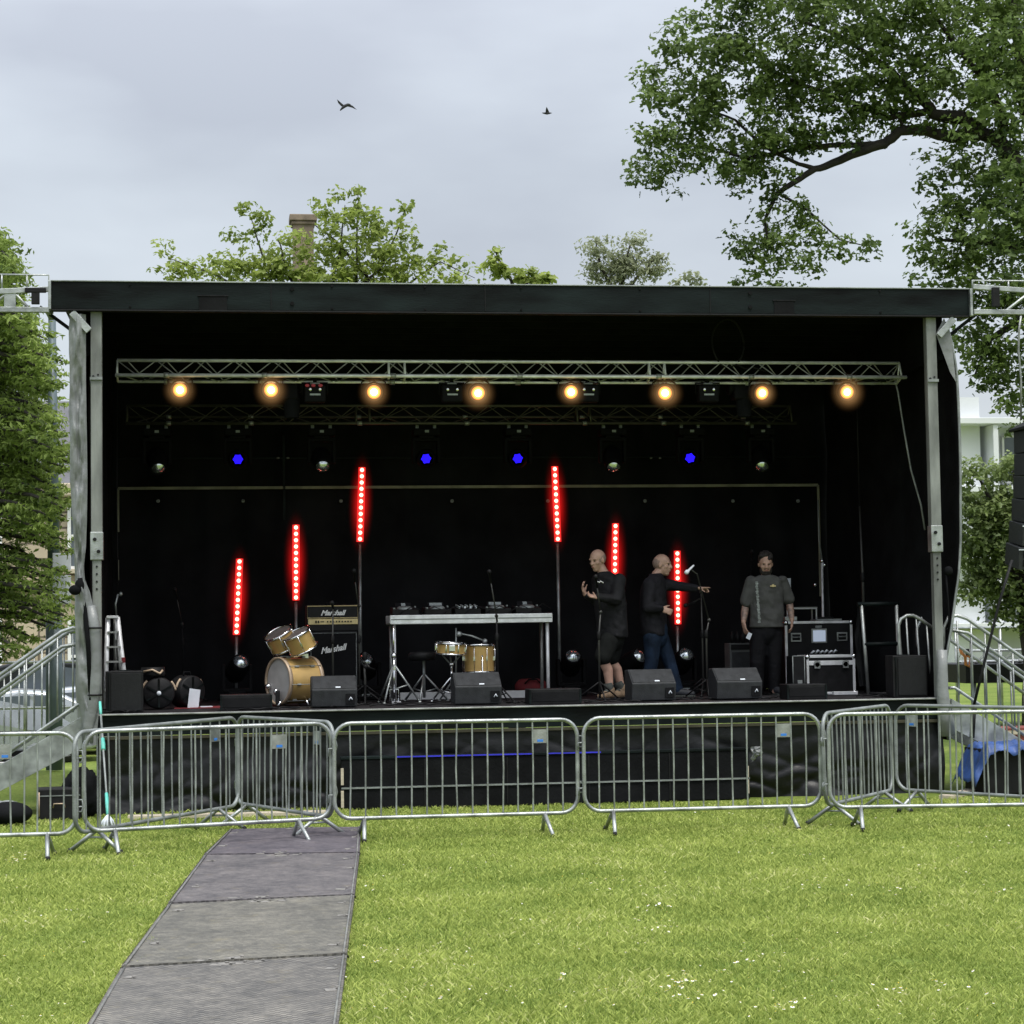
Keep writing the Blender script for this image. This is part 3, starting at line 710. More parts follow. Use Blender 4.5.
# side PA wings: ladder beams folded out from the roof corners
def wing(s):
    if s < 0: q = dict(out=-14, inn=49, topy=275, by=310, ty=291, ey=283)
    else: q = dict(out=1075, inn=973, topy=280.5, by=312, ty=290, ey=284)
    Y0, Y1 = -.12, .45
    xo, xi = wy(q['out'], 300, Y0).x, wy(q['inn'], 300, Y0).x
    zt_, zb, zm = wy(q['inn'], q['topy'], Y0).z, wy(q['inn'], q['by'], Y0).z, wy(q['inn'], q['ty'], Y0).z
    for Y in ((Y0, Y1) if False else (Y0,)):
        SB(MB().box(((xo+xi)/2, Y, zb), (abs(xo-xi), .06, .055)), 'wing_bottom_beam', M['galv'], bevel=.004)
        SB(MB().box(((xo+xi)/2, Y, zm-.0), (abs(xo-xi), .05, .055), roty(R(3.5*s))), 'wing_top_beam', M['galv'], bevel=.004)
        m = MB(); m.tube([(xo, Y, zt_), (xi-s*0, Y, zt_), (xi, Y, zm)], .011, 6)
        for t in (.35, .75): m.tube([(lerp(xi, xo, t), Y, zt_), (lerp(xi, xo, t), Y, zm)], .011, 6)
        SB(m, 'wing_guard_rail', M['galv'])
        m = MB()
        for t0, t1 in ((.30, .58), (.98, .62)):
            m.tube([(lerp(xi, xo, t0), Y, zb), (lerp(xi, xo, t1), Y, zm)], .018, 6)
        m.box((lerp(xi, xo, .62), Y, (zb+zm)/2), (.12, .03, zm-zb)); SB(m, 'wing_brace', M['galv'], bevel=.003)
    m = MB(); 
    for t in (.03, .95): m.box((lerp(xi, xo, t), (Y0+Y1)/2, zb), (.05, Y1-Y0, .04))
    SB(m, 'wing_cross_bar', M['galv_dark'])
    SB(MB().box((lerp(xi, xo, .21), Y0-.035, (zb+zm)/2+.04), (.085, .05, zm-zb-.03)), 'wing_hinge', M['black'], bevel=.006)
    if s < 0: SB(MB().box((lerp(xi, xo, .21), Y0-.04, zm), (.22, .05, .05)), 'hinge_cap', M['black'], bevel=.006)
wing(-1); wing(1)

# ------------------------------------------------------------------ trusses
def truss(name, label, x0, x1, Yf, zt_, zb, Yr, zr, mat, rch=.022, pitch=.42, group=None):
    root = thing(name, label, 'truss', ((x0+x1)/2, Yf, zb), 0, group); cx = (x0+x1)/2
    def B(m, n, mt):
        m.v = [(x-cx, y-Yf, z-zb) for x, y, z in m.v]; return m.build(n, mt, root)
    for (y, z, r, e) in ((Yf+.06, zt_, rch*.95, 0), (Yf, zb, rch*1.1, .06), (Yr, zr, rch*.8, 0)):
        B(MB().tube([(x0-e*.3, y, z), (x1+e, y, z)], r, 8), 'chord', mat)
    m = MB(); n = int((x1-x0)/pitch); st_ = (x1-x0)/n
    A = (Yf+.06, zt_); Bq = (Yf, zb); C = (Yr, zr)
    for k in range(n):
        xa = x0+k*st_
        for (P, Q, off) in ((A, Bq, 0), (A, C, .25), (Bq, C, .1)):
            o = off*st_
            a = (xa+o, *P); b = (min(xa+o+st_/2, x1), *Q); c = (min(xa+o+st_, x1), *P)
            m.tube([a, b], .0068, 5, cap=False); m.tube([b, c], .0068, 5, cap=False)
    B(m, 'lacing', M['alu_dim'] if mat is M['alu'] else mat)
    m = MB()
    xs = [x0, x1]+[x0+(x1-x0)*t for t in ((.335, .355, .668, .688))]
    for x in xs:
        for P, Q in ((A, Bq), (Bq, C), (C, A)): m.tube([(x, *P), (x, *Q)], .012, 5)
    B(m, 'end_frame', mat)
    m = MB()
    for t in (.34, .679, .06, .18, .5, .8, .93):
        for P in (Bq, C): m.tube([(x0+(x1-x0)*t-.03, *P), (x0+(x1-x0)*t+.03, *P)], rch*1.6, 8)
    B(m, 'coupler', M['alu_dim'])
    return root
YT = .9
a = wy(117, 361, YT); b = wy(898, 362.5, YT); c = wy(117, 375.5, YT-.06); d = wy(903, 377, YT-.06); e_ = wy(117, 381.5, YT+.1); f_ = wy(895, 383.5, YT+.1)
ZC = ((c.z+d.z)/2)
truss('lighting_truss', 'bright aluminium truss across the front of the stage, hung with warm lamps', (a.x+c.x)/2, (b.x+d.x)/2, YT-.06, (a.z+b.z)/2, ZC, YT+.1, (e_.z+f_.z)/2, M['alu'], .020)
ZRF = (e_.z+f_.z)/2
YR = 3.2
a = wy(127, 406, YR+.05); b = wy(792, 405.5, YR+.05); c = wy(127, 423, YR); e_ = wy(127, 417, YR+.2)
XRR = wy(792, 423, YR).x; ZR = (c.z+wy(700, 423.5, YR).z)/2
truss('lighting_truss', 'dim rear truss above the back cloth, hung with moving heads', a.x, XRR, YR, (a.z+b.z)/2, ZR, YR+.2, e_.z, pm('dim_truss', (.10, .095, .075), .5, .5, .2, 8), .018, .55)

# chain hoists and cables on the front truss
for px, lab in ((285, 'black chain hoist above the left part of the front truss'), (742, 'black chain hoist above the right part of the front truss, by the cable loop')):
    p = wy(px, 385, YT); r = thing('chain_hoist', lab, 'hoist', (p.x+.05, YT+.24, p.z), 0, 'chain hoists')
    h = HR+.1-p.z
    MB().box((0, 0, 0), (.22, .2, .30)).tube([(-.10, 0, 0), (-.17, 0, 0)], .09, 14).tube([(.10, 0, .02), (.15, 0, .02)], .08, 14).build('motor_body', M['black_deep'], r, bevel=.02)
    MB().lathe([(.08, -.30), (.10, -.1), (.07, .0)], (0.03, 0, -.05), None, 14).build('chain_bag', M['black_soft'], r)
    m = MB()
    for k in range(int(h/.05)):
        z = .15+k*.05; m.lathe([(.010, -.006), (.018, 0), (.010, .006)], (0, 0, z), (rotz(R(90)*(k % 2)) @ rotx(R(90))), 8)
    m.tube([(0, 0, .1), (0, 0, h)], .005, 5); m.build('chain', M['black_deep'], r)
    MB().lathe([(.030, -.01), (.045, 0), (.030, .01)], (0, -.02, .33), rotx(R(90)), 12).build('hook', M['black_deep'], r)
p = wy(728, 345, YT); m = MB()
pts = [(.19*math.cos(t), .02*math.sin(3*t), .28*math.sin(t)) for t in [k*2*math.pi/28 for k in range(29)]]
m.tube(pts, .010, 6); m.tube([(.10, 0, -.25), (.20, .0, -.30), (.30, .02, -.28), (.45, 0, -.33)], .009, 6)
tag(m.build('cable_loop', M['black'], loc=(p.x, YT, p.z+.02)), 'black cable looped in a ring beside the right chain hoist', 'cable')
m = MB(); pts = [wy(x, y, YT+.1) for x, y in ((893, 372), (898, 392), (904, 430), (911, 470), (921, 505), (925, 530))]
o = pts[0].copy(); m.tube([q-o for q in pts], .012, 6); tag(m.build('truss_cable', M['galv_dark'], loc=o), 'grey cable hanging from the right end of the front truss', 'cable')
m = MB(); x0, x1 = wy(120, 380, YT).x, wy(890, 380, YT).x; pts = []
for k in range(120):
    x = lerp(x0, x1, k/119); pts.append((x-x0, .015*math.sin(k), .03+.018*math.sin(k*.9)+.02*nz(k*.4, 0)))
m.tube(pts, .008, 5); tag(m.build('power_cable', M['black'], loc=(x0, YT, ZRF)), 'thin black cable threaded along the front truss', 'cable')

# ------------------------------------------------------------------ lamps
def disc(m, c, r, rot, rings=8, n=28, dome=0., mi=0):
    """disc facing local +z, with a 'rad' attribute"""
    if m.rad is None: m.rad = [0]*len(m.v)
    vs = []; rr = []
    for i in range(rings+1):
        t = i/rings
        for j in range(n):
            th = 2*math.pi*j/n; vs.append(rot @ V((r*t*math.cos(th), r*t*math.sin(th), dome*(1-t*t)))+V(c)); rr.append(t)
    fs = [(i*n+j, (i+1)*n+j, (i+1)*n+(j+1) % n, i*n+(j+1) % n) for i in range(rings) for j in range(n)]
    m.add(vs, fs, mi, True); m.rad += rr; return m
M['warm'] = em_radial('warm_lamp_lens', [(0, (1, .93, .72)), (.40, (1, .80, .42)), (.58, (.50, .17, .03)), (1, (.05, .012, .0))], 7)  # orange outer stops paint the lamp's halo onto the lens
M['glow_warm'] = glow_ball('warm_glow', (1, .53, .20), 11.0)  # glow round the warm lamps, put in as emission
def par(loc, label, i=0):
    r = thing('stage_lamp', label, 'lamp', loc, 0, 'lit warm lamps on the front truss')
    down = V((.12*math.sin(i*2.3), -1, -.16+.07*math.sin(i*1.7))).normalized(); rot = align(down)
    MB().lathe([(.0, -.22), (.06, -.22), (.10, -.14), (.115, 0), (.118, .02), (.105, .02), (.10, .0)], (0, 0, 0), rot, 24).build('lamp_body', M['black'], r)
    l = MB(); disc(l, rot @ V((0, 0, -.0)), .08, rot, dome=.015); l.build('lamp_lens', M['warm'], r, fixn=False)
    m = MB(); m.tube([(-.135, .06, -.02), (-.135, .06, .12), (-.06, .06, .17), (.06, .06, .17), (.135, .06, .12), (.135, .06, -.02)], .009, 6)
    m.build('yoke', M['black'], r)
    MB().box((0, .06, .19), (.045, .05, .07)).tube([(0, .06, .15), (0, .06, .21)], .01, 6).build('hook_clamp', M['black'], r, bevel=.004)
    h = MB().ell((0, 0, 0), 1, None, 20, 12).build('painted_glow', M['glow_warm'], r, loc=(0, -.04, -.01)); hs_ = .235+.022*math.sin(i*2.9); h.scale = (hs_, .15, hs_*(1+.08*math.sin(i)))
    return r
warm_px = [(180, 390), (271, 390), (374, 392), (478, 393), (571, 392), (665, 393), (762, 393), (847, 392)]
ords = ['first', 'second', 'third', 'fourth', 'fifth', 'sixth', 'seventh', 'eighth']
wl = ['glowing warm lamp nearest the left end of the front truss', 'glowing warm lamp on the front truss just left of the left chain hoist', 'glowing warm lamp on the front truss above the third red light bar',
      'glowing warm lamp above the DJ table and the middle of the stage', 'glowing warm lamp on the front truss above the tall right red light bar', 'glowing warm lamp on the front truss above the pointing man in jeans',
      'glowing warm lamp on the front truss just right of the right chain hoist', 'glowing warm lamp nearest the right end of the front truss']
for i_, ((px, py), lb) in enumerate(zip(warm_px, wl)):
    p = wy(px, py, YT); par((p.x, YT, p.z), lb, i_)
# small four-cell blinders, unlit
def blinder(loc, label, red=False):
    r = thing('blinder_lamp', label, 'lamp', loc, 0, 'unlit blinder lamps on the front truss')
    MB().box((0, 0, 0), (.24, .12, .20)).build('lamp_body', M['black_deep'], r, bevel=.02)
    m = MB(); m.tube([(-.14, .02, 0), (-.14, .02, .13), (.14, .02, .13), (.14, .02, 0)], .012, 6); m.build('yoke', M['black_deep'], r)
    MB().tube([(-.055, -.01, .12), (.055, -.01, .12)], .012, 6).box((0, 0, -.012), (.12, .13, .02)).build('adjuster_bar', M['galv_dark'], r)
    for s in (-.055, .055): MB().ell((s, -.065, .045), (.018, .012, .022)).build('bolt_head', M['chrome'], r)
    if red:
        for s in (-.09, -.02, .06): MB().ell((s, -.065, .09), (.025, .01, .018)).build('indicator', em('red_indicator', (.5, .02, .04), .25), r)
    MB().box((0, .03, .155), (.04, .05, .06)).build('hook_clamp', M['black_deep'], r, bevel=.004)
bl = ['unlit black blinder with red marks beside the left chain hoist', 'unlit black blinder between the third and fourth warm lamps', 'unlit black blinder right behind the warm lamp at the fourth red bar', 'unlit black blinder just left of the right chain hoist', 'unlit black blinder by the last warm lamp on the right']
for (px, py), lb, rd in zip([(315, 394), (452, 394), (588, 394), (708, 394)], bl, [1, 0, 0, 0]):
    p = wy(px, py, YT+.04); blinder((p.x, YT+.04, p.z), lb, rd)

# moving heads
M['blue_lens'] = em('blue_lens', (.012, .0, 1.0), 1.6, (0, 0, .1))
def moving_head(loc, label, hang, aim, lit, group, rz=0, sc=1.0):
    """pan/tilt spotlight: base, yoke, head and lens; hang=-1 under a truss, +1 on the floor"""
    r = thing('moving_head_light', label, 'stage light', loc, rz, group); s = hang
    MB().box((0, 0, s*.05), (.34, .27, .09)).box((0, 0, s*.11), (.20, .20, .05)).build('base', M['black_deep'], r, bevel=.015)
    m = MB()
    for q in (-1, 1):
        m.prism([(-.07, s*.13), (.07, s*.13), (.055, s*.44), (-.055, s*.44)], q*.155-.022, q*.155+.022, 'x')
    m.box((0, 0, s*.14), (.33, .14, .05)); m.build('yoke', M['black_deep'], r, bevel=.012)
    d = V(aim).normalized(); rot = align(d); c = V((0, 0, s*.38))
    MB().lathe([(0, -.18), (.07, -.18), (.115, -.10), (.125, .02), (.105, .14), (.100, .19), (.088, .19), (.084, .165)], c, rot, 24).build('lamp_head', M['black_deep'], r)
    l = MB(); lc = c+rot @ V((0, 0, .165))
    if lit:
        n = 6; vs = [lc+rot @ V((.066*(1 if k % 2 == 0 else .80)*math.cos(k*math.pi/6), .066*(1 if k % 2 == 0 else .80)*math.sin(k*math.pi/6), .012)) for k in range(12)]
        l.add(vs, [tuple(range(12))]); l.build('lens', M['blue_lens'], r, fixn=False)
    else:
        disc(l, lc+rot @ V((0, 0, .008)), .088, rot, dome=.05); l.rad = None; l.build('lens', M['lens'], r, fixn=False)
    MB().tube([c+V((-.13, 0, 0)), c+V((.13, 0, 0))], .03, 10).build('tilt_axle', M['black_deep'], r)
    if s < 0:
        m = MB()
        for q in (-.11, .11): m.box((q, 0, .04), (.04, .05, .09))
        m.build('hook_clamp', M['galv_dark'], r, bevel=.004)
        MB().box((0, -.14, -.045), (.05, .008, .03)).build('display', M['galv_dark'], r)
    else: MB().box((0, -.137, s*.06), (.12, .008, .03)).build('display', M['galv_dark'], r)
    if sc != 1: r.scale = (sc,)*3
    return r
zh = wy(400, 428, YR).z
hl = [(157, 0, 'unlit moving head tilted down at the left end of the rear truss'), (238, 1, 'blue lit moving head leftmost of the four blue lights'), (322, 0, 'unlit moving head with clear lens over the second red bar'),
      (427, 1, 'blue lit moving head above the left half of the DJ table'), (519, 1, 'blue lit moving head above the right half of the DJ table'), (614, 0, 'unlit moving head between the middle and the right blue lights'),
      (692, 1, 'blue lit moving head rightmost of the four blue lights'), (763, 0, 'unlit moving head at the right end of the rear truss')]
for px, lit, lb in hl:
    x = xat(px, YR, 4.0); toc = (CP-V((x, YR, 3.9))).normalized()
    moving_head((x, YR+.1, zh), lb, -1, (toc.x, toc.y, toc.z) if lit else (toc.x+.1, toc.y, -.95 if px != 322 else -.7), lit, 'moving heads under the rear truss')
YF = 3.0
fl = [(237, 'floor moving head at the left, standing by the first red light bar'), (366, 'floor moving head behind the amplifier stack, right of it'), (571, 'floor moving head left of the man in shorts'),
      (630, 'floor moving head between the two men, lens turned right'), (682, 'floor moving head behind the man in jeans')]
for px, lb in fl:
    x = xat(px, YF, HS+.4); moving_head((x, YF, HS+.0), lb, 1, ({237: .25, 366: -.1, 571: .0, 630: .55, 682: .1}[px], -.80, .52), 0, 'moving heads on the stage floor', 0, 1.05)

# ------------------------------------------------------------------ red LED bars
M['red_strip'] = em_radial('red_led_halo', [(0, (1, .05, .03)), (.5, (.8, .010, .01)), (1, (.16, .0, .0))], 2.3)  # red halo of the LEDs painted on as a glowing strip
M['led'] = em('hot_led', (1, .40, .27), 5)
M['glow_red'] = glow_ball('red_glow', (1, .012, .012), 17)  # red glow round the LED bars, added as a self-lit volume
def led_bar(pt, pb, label, Y=4.0):
    a, b = wy(*pt, Y), wy(*pb, Y); d = (a-b); ln = d.length; ax = d.normalized()
    r = thing('led_light_bar', label, 'light bar', (b.x, Y, HS), 0, 'red LED light bars on stands')
    def lo(p): return p-V((b.x, Y, HS))
    c = lo((a+b)/2); rot = align(ax)
    MB().box(c+V((0, .035, 0)), (.085, .06, ln+.11), rot).build('housing', M['black'], r, bevel=.01)
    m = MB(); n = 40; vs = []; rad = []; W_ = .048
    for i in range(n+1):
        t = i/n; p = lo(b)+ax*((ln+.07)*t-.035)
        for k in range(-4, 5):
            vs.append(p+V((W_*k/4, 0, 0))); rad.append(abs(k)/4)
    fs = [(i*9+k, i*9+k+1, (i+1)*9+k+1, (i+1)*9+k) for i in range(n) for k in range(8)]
    m.add(vs, fs); m.rad = rad; m.build('halo_strip', M['red_strip'], r, fixn=False)
    for i in range(12):
        p = lo(b)+ax*(ln*i/11)
        MB().ell(p+V((0, -.006, 0)), (.025, .012, .025), None, 14, 8).build('led', M['led'], r)
    MB().tube([lo(b)+V((0, .04, -.05)), V((lo(b).x-ax.x*.2, .04, .03))], .021, 10).build('stand_pole', M['galv'], r)
    MB().lathe([(0, .0), (.24, .0), (.24, .012), (.03, .03), (.03, .1)], (lo(b).x-ax.x*.2, .04, 0), None, 24).build('stand_base', M['black'], r)
    h = MB().ell((0, 0, 0), 1, None, 20, 12).build('painted_glow', M['glow_red'], r, loc=c+V((0, -.02, 0))); h.scale = (.19, .12, ln/2+.30)
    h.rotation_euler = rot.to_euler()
    return r
for pt, pb, lb in [((239.5, 561.5), (236.5, 632), 'lit red LED bar on a stand, lowest and leftmost'), ((296, 527.5), (296, 597.5), 'lit red LED bar rising behind the gold tom drums'),
                   ((362, 470), (360, 539), 'tall lit red LED bar right of the amplifier stack'), ((554.8, 469), (557.8, 539), 'tall lit red LED bar right of the DJ table'),
                   ((615.5, 526), (614.5, 596), 'lit red LED bar partly hidden behind the bald man in shorts'), ((677.3, 553.5), (678, 621.5), 'lit red LED bar crossed by the outstretched arm')]:
    led_bar(pt, pb, lb)
# ------------------------------------------------------------------ things on the stage
def fx(px, Y, z=HS+.3): return xat(px, Y, z)
def span(p0, p1, Y, z=HS+.3):
    a, b = xat(p0, Y, z), xat(p1, Y, z); return (a+b)/2, abs(b-a)
def zy(px, py, Y): return wy(px, py, Y).z

# stage monitors
def wedge(px0, px1, ytop, Y, label, mark=1):
    x, w_ = span(px0, px1, Y); r = thing('monitor_wedge', label, 'monitor speaker', (x, Y, HS), 0, 'monitor wedges along the stage edge')
    h = zy((px0+px1)/2, ytop, Y+.22)-HS; h = max(.3, min(.36, h))
    m = MB(); m.prism([(-.16, .012), (-.19, h*.58), (.05, h), (.24, h*.98), (.24, .012)], -w_/2, w_/2, 'x')
    m.build('cabinet', M['wedge'], r, bevel=.012)
    m = MB(); a = V((0, -.19, h*.58)); b = V((0, .05, h)); d = b-a; nrm = V((0, -d.z, d.y)).normalized(); L_ = d.length
    c = (a+b)/2+nrm*.004; rot = Matrix((V((1, 0, 0)), d.normalized(), nrm)).transposed()
    m.box(c, (w_-.03, L_-.03, .006), rot); m.build('top_panel', M['wedge'], r, bevel=.002)
    m = MB(); m.box(V((.04, a.y, a.z))+d*.12+nrm*.008, (.055, .022, .004), rot); m.build('badge', M['paper'], r)
    MB().box((w_/2-.075, -.178, h*.28), (.10, .02, .115), rotx(R(6))).build('connector_recess', M['drape'], r, bevel=.003)
    m = MB(); m.tube([(w_/2-.09, -.192, h*.24), (w_/2-.07, -.192, h*.33), (w_/2-.055, -.192, h*.25)], .008, 5)
    m.build('connector_mark', M['paper'], r)
    m = MB()
    for s in (-1, 1): m.box((s*(w_/2-.06), .02, .006), (.05, .3, .012))
    m.build('rubber_foot', M['black'], r)
    return r
wedge(311, 356, 675.5, .55, 'charcoal monitor wedge in front of the bass drum')
wedge(453, 499.5, 671.5, .55, 'charcoal monitor wedge in front of the floor tom')
wedge(628.5, 672.5, 669, .55, 'charcoal monitor wedge in front of the man in jeans')
wedge(713, 758, 667.5, .55, 'charcoal monitor wedge at the feet of the man in the grey t-shirt')

# flat black boxes on the edge
for p0, p1, yt, Y, lb in ((220, 272, 697, .35, 'flat black equipment box under the leftmost floor moving head'), (527, 579, 690.5, .35, 'flat black equipment box at the stage edge right of the DJ table'),
                          (783, 823, 684, .35, 'flat black equipment box in front of the flight cases')):
    x, w_ = span(p0, p1, Y, HS+.1); r = thing('equipment_box', lb, 'box', (x, Y, HS), 0, 'flat black boxes at the stage edge')
    h = .17
    MB().box((0, 0, h/2), (w_, .32, h)).build('box_body', M['black'], r, bevel=.008)
    MB().box((0, -.163, h*.5), (w_*.88, .008, h*.6)).build('front_panel', M['drape'], r, bevel=.002)
    m = MB()
    for s in (-1, 1): m.box((s*(w_/2-.012), -.16, h/2), (.02, .02, h-.01))
    m.build('corner_guard', M['black_paint'], r)

# side fill speakers
for p0, p1, yt, lb in ((106, 144, 671, 'black side speaker at the left end of the stage edge'), (888.5, 923, 655.5, 'black side speaker at the right end of the stage edge')):
    x, w_ = span(p0, p1, .3); h = zy((p0+p1)/2, yt, .1)-HS
    r = thing('side_speaker', lb, 'speaker', (x, .35, HS), 0, 'side speakers at the ends of the stage edge')
    MB().prism([(-w_/2, -.2), (w_/2, -.2), (w_/2*.75, .22), (-w_/2*.75, .22)], 0, h, 'z').build('cabinet', M['black'], r, bevel=.01)
    MB().box((.02, -.208, h/2), (w_-.08, .012, h-.05)).build('grille', M['wedge_face'], r, bevel=.004)
    MB().box((-w_/2+.035, -.207, h/2), (.012, .014, h-.03)).build('trim_strip', M['black_paint'], r)
    MB().box((0, 0, h+.004), (w_*.3, .12, .008)).build('top_plate', M['black_paint'], r)

# drum kit -------------------------------------------------------------
def shell(r, rad, ln, mshell, mtop, c, rot, hoopm, lugs=8, inner=None, names=('shell', 'head', 'hoop')):
    MB().lathe([(rad, 0), (rad, ln)], c, rot, 40).build(names[0], mshell, r)
    m = MB(); m.lathe([(rad*.985, ln-.004), (rad*.6, ln+.001), (0, ln+.001)], c, rot, 40); m.build(names[1], mtop, r)
    m = MB(); m.lathe([(rad*.985, .004), (0, .004)], c, rot, 40); m.build(names[1], inner or mtop, r)
    for z in (0, ln):
        m = MB(); hw = .022 if rad > .22 else .012
        m.lathe([(rad*.97, z-hw*.6), (rad+.012, z-hw), (rad+.014, z+hw), (rad*.97, z+hw*.9), (rad*.955, z+hw*.3)], c, rot, 40); m.build(names[2], hoopm, r)
    for k in range(lugs):
        a = 2*math.pi*(k+.5)/lugs; m = MB()
        for z in ((.25, .75) if rad > .22 else (.5,)):
            q = rot @ V(((rad+.008)*math.cos(a), (rad+.008)*math.sin(a), ln*z))+V(c)
            m.box(q, (.02, .02, .05), rot @ rotz(a))
        p = rot @ V(((rad+.02)*math.cos(a), (rad+.02)*math.sin(a), 0))+V(c); q = rot @ V(((rad+.02)*math.cos(a), (rad+.02)*math.sin(a), ln))+V(c)
        m.tube([p, q], .004, 5); m.build('lug', M['chrome'] if rad < .22 else M['galv_dark'], r)
YD = 1.25
hc = wy(279, 681.5, YD-.05); axd = V((-.86, -.50, .0)).normalized(); rad = .262
kit = thing('bass_drum', 'gold bass drum lying on its side with two gold toms mounted on top', 'drum', (hc.x-axd.x*.22, YD+.1, HS))
c0 = V((0, -.0, rad+.025))-axd*.20; rot = align(axd)
shell(kit, rad, .42, M['gold'], M['drumhead'], c0, rot, M['hoop'], 8)
MB().tube([c0+axd*.38+V((0, -.18, -.2)), c0+axd*.42+V((-.02, -.22, -.275))], .012, 6).build('spur', M['chrome'], kit)
MB().tube([c0+axd*.08+V((0, -.20, -.19)), c0+axd*.06+V((.02, -.27, -.275))], .012, 6).build('spur', M['chrome'], kit)
MB().ell(c0+axd*.44+V((-.02, -.12, -.12)), (.03, .03, .04)).ell(c0+axd*.44+V((-.10, .16, -.06)), (.04, .03, .03)).build('pedal_clamp', M['chrome'], kit)
MB().box(c0+axd*.43+V((-.01, -.12, -.18)), (.05, .12, .16)).build('pedal_frame', M['black'], kit, bevel=.01)
K0 = V((hc.x-axd.x*.22, YD+.1, HS))
def kl(px, py, Y): return wy(px, py, Y)-K0
tops = []
for (px, py), tilt, rd, ln, nm in (((281.5, 640), V((-.45, -.30, .86)), .165, .19, 'a'), ((300, 641.5), V((-.42, -.22, .88)), .16, .21, 'b')):
    c = kl(px, py, YD+(.12 if nm == 'a' else -.05)); rt_ = align(tilt); c1 = c-tilt.normalized()*ln/2
    shell(kit, rd, ln, M['gold'], M['drumhead_dark'], c1, rt_, M['chrome'], 6, names=('tom_shell', 'tom_head', 'tom_rim'))
m = MB(); m.tube([c0+V((.03, 0, .22))+axd*.1, c0+V((.03, 0, .46))+axd*.1], .022, 8)
for px, py in ((283, 640), (300, 643)): m.tube([c0+V((.03, 0, .40))+axd*.1, kl(px, py, YD+.05)], .015, 6)
m.box(c0+V((.03, 0, .28))+axd*.1, (.07, .07, .05)); m.build('tom_holder', M['chrome'], kit)

def tripod(m, base, h0, spread, r=.011, n=3, a0=.5, zf=0):
    for k in range(n):
        a = a0+2*math.pi*k/n; e_ = V((math.cos(a)*spread, math.sin(a)*spread, zf+.012)); t = V((0, 0, h0))
        m.tube([V(base)+t, V(base)+e_], r, 6)
        m.tube([V(base)+V((0, 0, h0*.35)), V(base)+t.lerp(e_, .55)], r*.7, 5)
        m.ell(V(base)+e_, (.022, .022, .014), None, 8, 5)
# snare on its stand
YS = 1.5
x = fx(450.5, YS, HS+.5); zc = zy(450, 654, YS)
r = thing('snare_drum', 'gold snare drum with bright rims, propped on a thin stand', 'drum', (x, YS, zc))
shell(r, .168, .125, M['gold'], M['drumhead'], V((0, 0, 0)), align(V((.06, -.05, 1))), M['chrome'], 8)
m = MB(); m.box((0, -.18, .065), (.07, .03, .07)); m.build('strainer', M['chrome'], r, bevel=.006)
r = thing('snare_stand', 'chrome tripod stand under the gold snare drum', 'stand', (fx(451.5, YS), YS, HS))
hz = zc-HS
m = MB(); m.tube([(0, 0, .03), (0, 0, hz-.12)], .014, 8); m.ell((0, 0, hz-.12), .03); m.build('pole', M['chrome'], r)
m = MB()
for a in (.3, 2.4, 4.5): m.tube([(0, 0, hz-.13), (.13*math.cos(a), .13*math.sin(a), hz-.01), (.17*math.cos(a), .17*math.sin(a), hz+.02)], .009, 6)
m.build('basket', M['galv_dark'], r)
m = MB(); tripod(m, (0, 0, 0), .30, .26); m.build('tripod', M['chrome'], r)
# floor tom
YT2 = 1.7; x = fx(479, YT2); z1 = zy(479, 645, YT2); z0 = zy(479, 672, YT2)
r = thing('floor_tom', 'gold floor tom standing on three legs under the DJ table', 'drum', (x, YT2, z0))
shell(r, .178, z1-z0, M['gold'], M['drumhead'], V((0, 0, 0)), Matrix.Identity(3), M['chrome'], 8)
for a in (.6, 2.7, 4.8):
    c, s = math.cos(a), math.sin(a)
    MB().tube([(c*.20, s*.20, .2), (c*.20, s*.20, -.1), (c*.23, s*.23, HS-z0+.01)], .009, 6).build('leg', M['chrome'], r)
# drum throne
Y = 1.9; r = thing('drum_throne', 'low drum stool with dark round seat and spread chrome tripod', 'stool', (fx(424, Y), Y, HS))
zs = zy(424, 656, Y)-HS
MB().lathe([(0, zs+.05), (.14, zs+.05), (.165, zs+.02), (.16, zs-.04), (.1, zs-.055), (0, zs-.055)], (-.02, 0, 0), None, 24).build('seat', M['black'], r)
MB().tube([(0, 0, .05), (0, 0, zs)], .017, 8).build('pole', M['galv_dark'], r)
m = MB(); tripod(m, (0, 0, 0), .33, .30, .012, 3, .25); m.build('tripod', M['galv'], r)
# hi-hat stand without cymbals, with pedal
Y = 1.5; r = thing('hi_hat_stand', 'tall chrome hi-hat stand without cymbals at the left of the DJ table', 'stand', (fx(394, Y), Y, HS))
hh = zy(394, 625, Y)-HS
MB().tube([(0, 0, .05), (0, 0, hh*.6)], .017, 8).tube([(0, 0, hh*.6), (0, 0, hh)], .011, 8).build('pole', M['chrome'], r)
MB().lathe([(.018, hh*.57), (.03, hh*.58), (.03, hh*.63), (.018, hh*.64)], (0, 0, 0), None, 12).box((0, -.01, hh*.45), (.03, .03, .04)).build('collar', M['chrome'], r)
m = MB(); tripod(m, (0, 0, 0), .46, .30, .012, 3, .05); m.build('tripod', M['galv'], r)
MB().box((0, -.16, .035), (.10, .22, .02), rotx(R(10))).box((0, -.28, .015), (.11, .06, .03)).tube([(-.05, 0, .02), (-.05, 0, .16), (.05, 0, .16), (.05, 0, .02)], .009, 6).build('pedal', M['chrome'], r, bevel=.004)
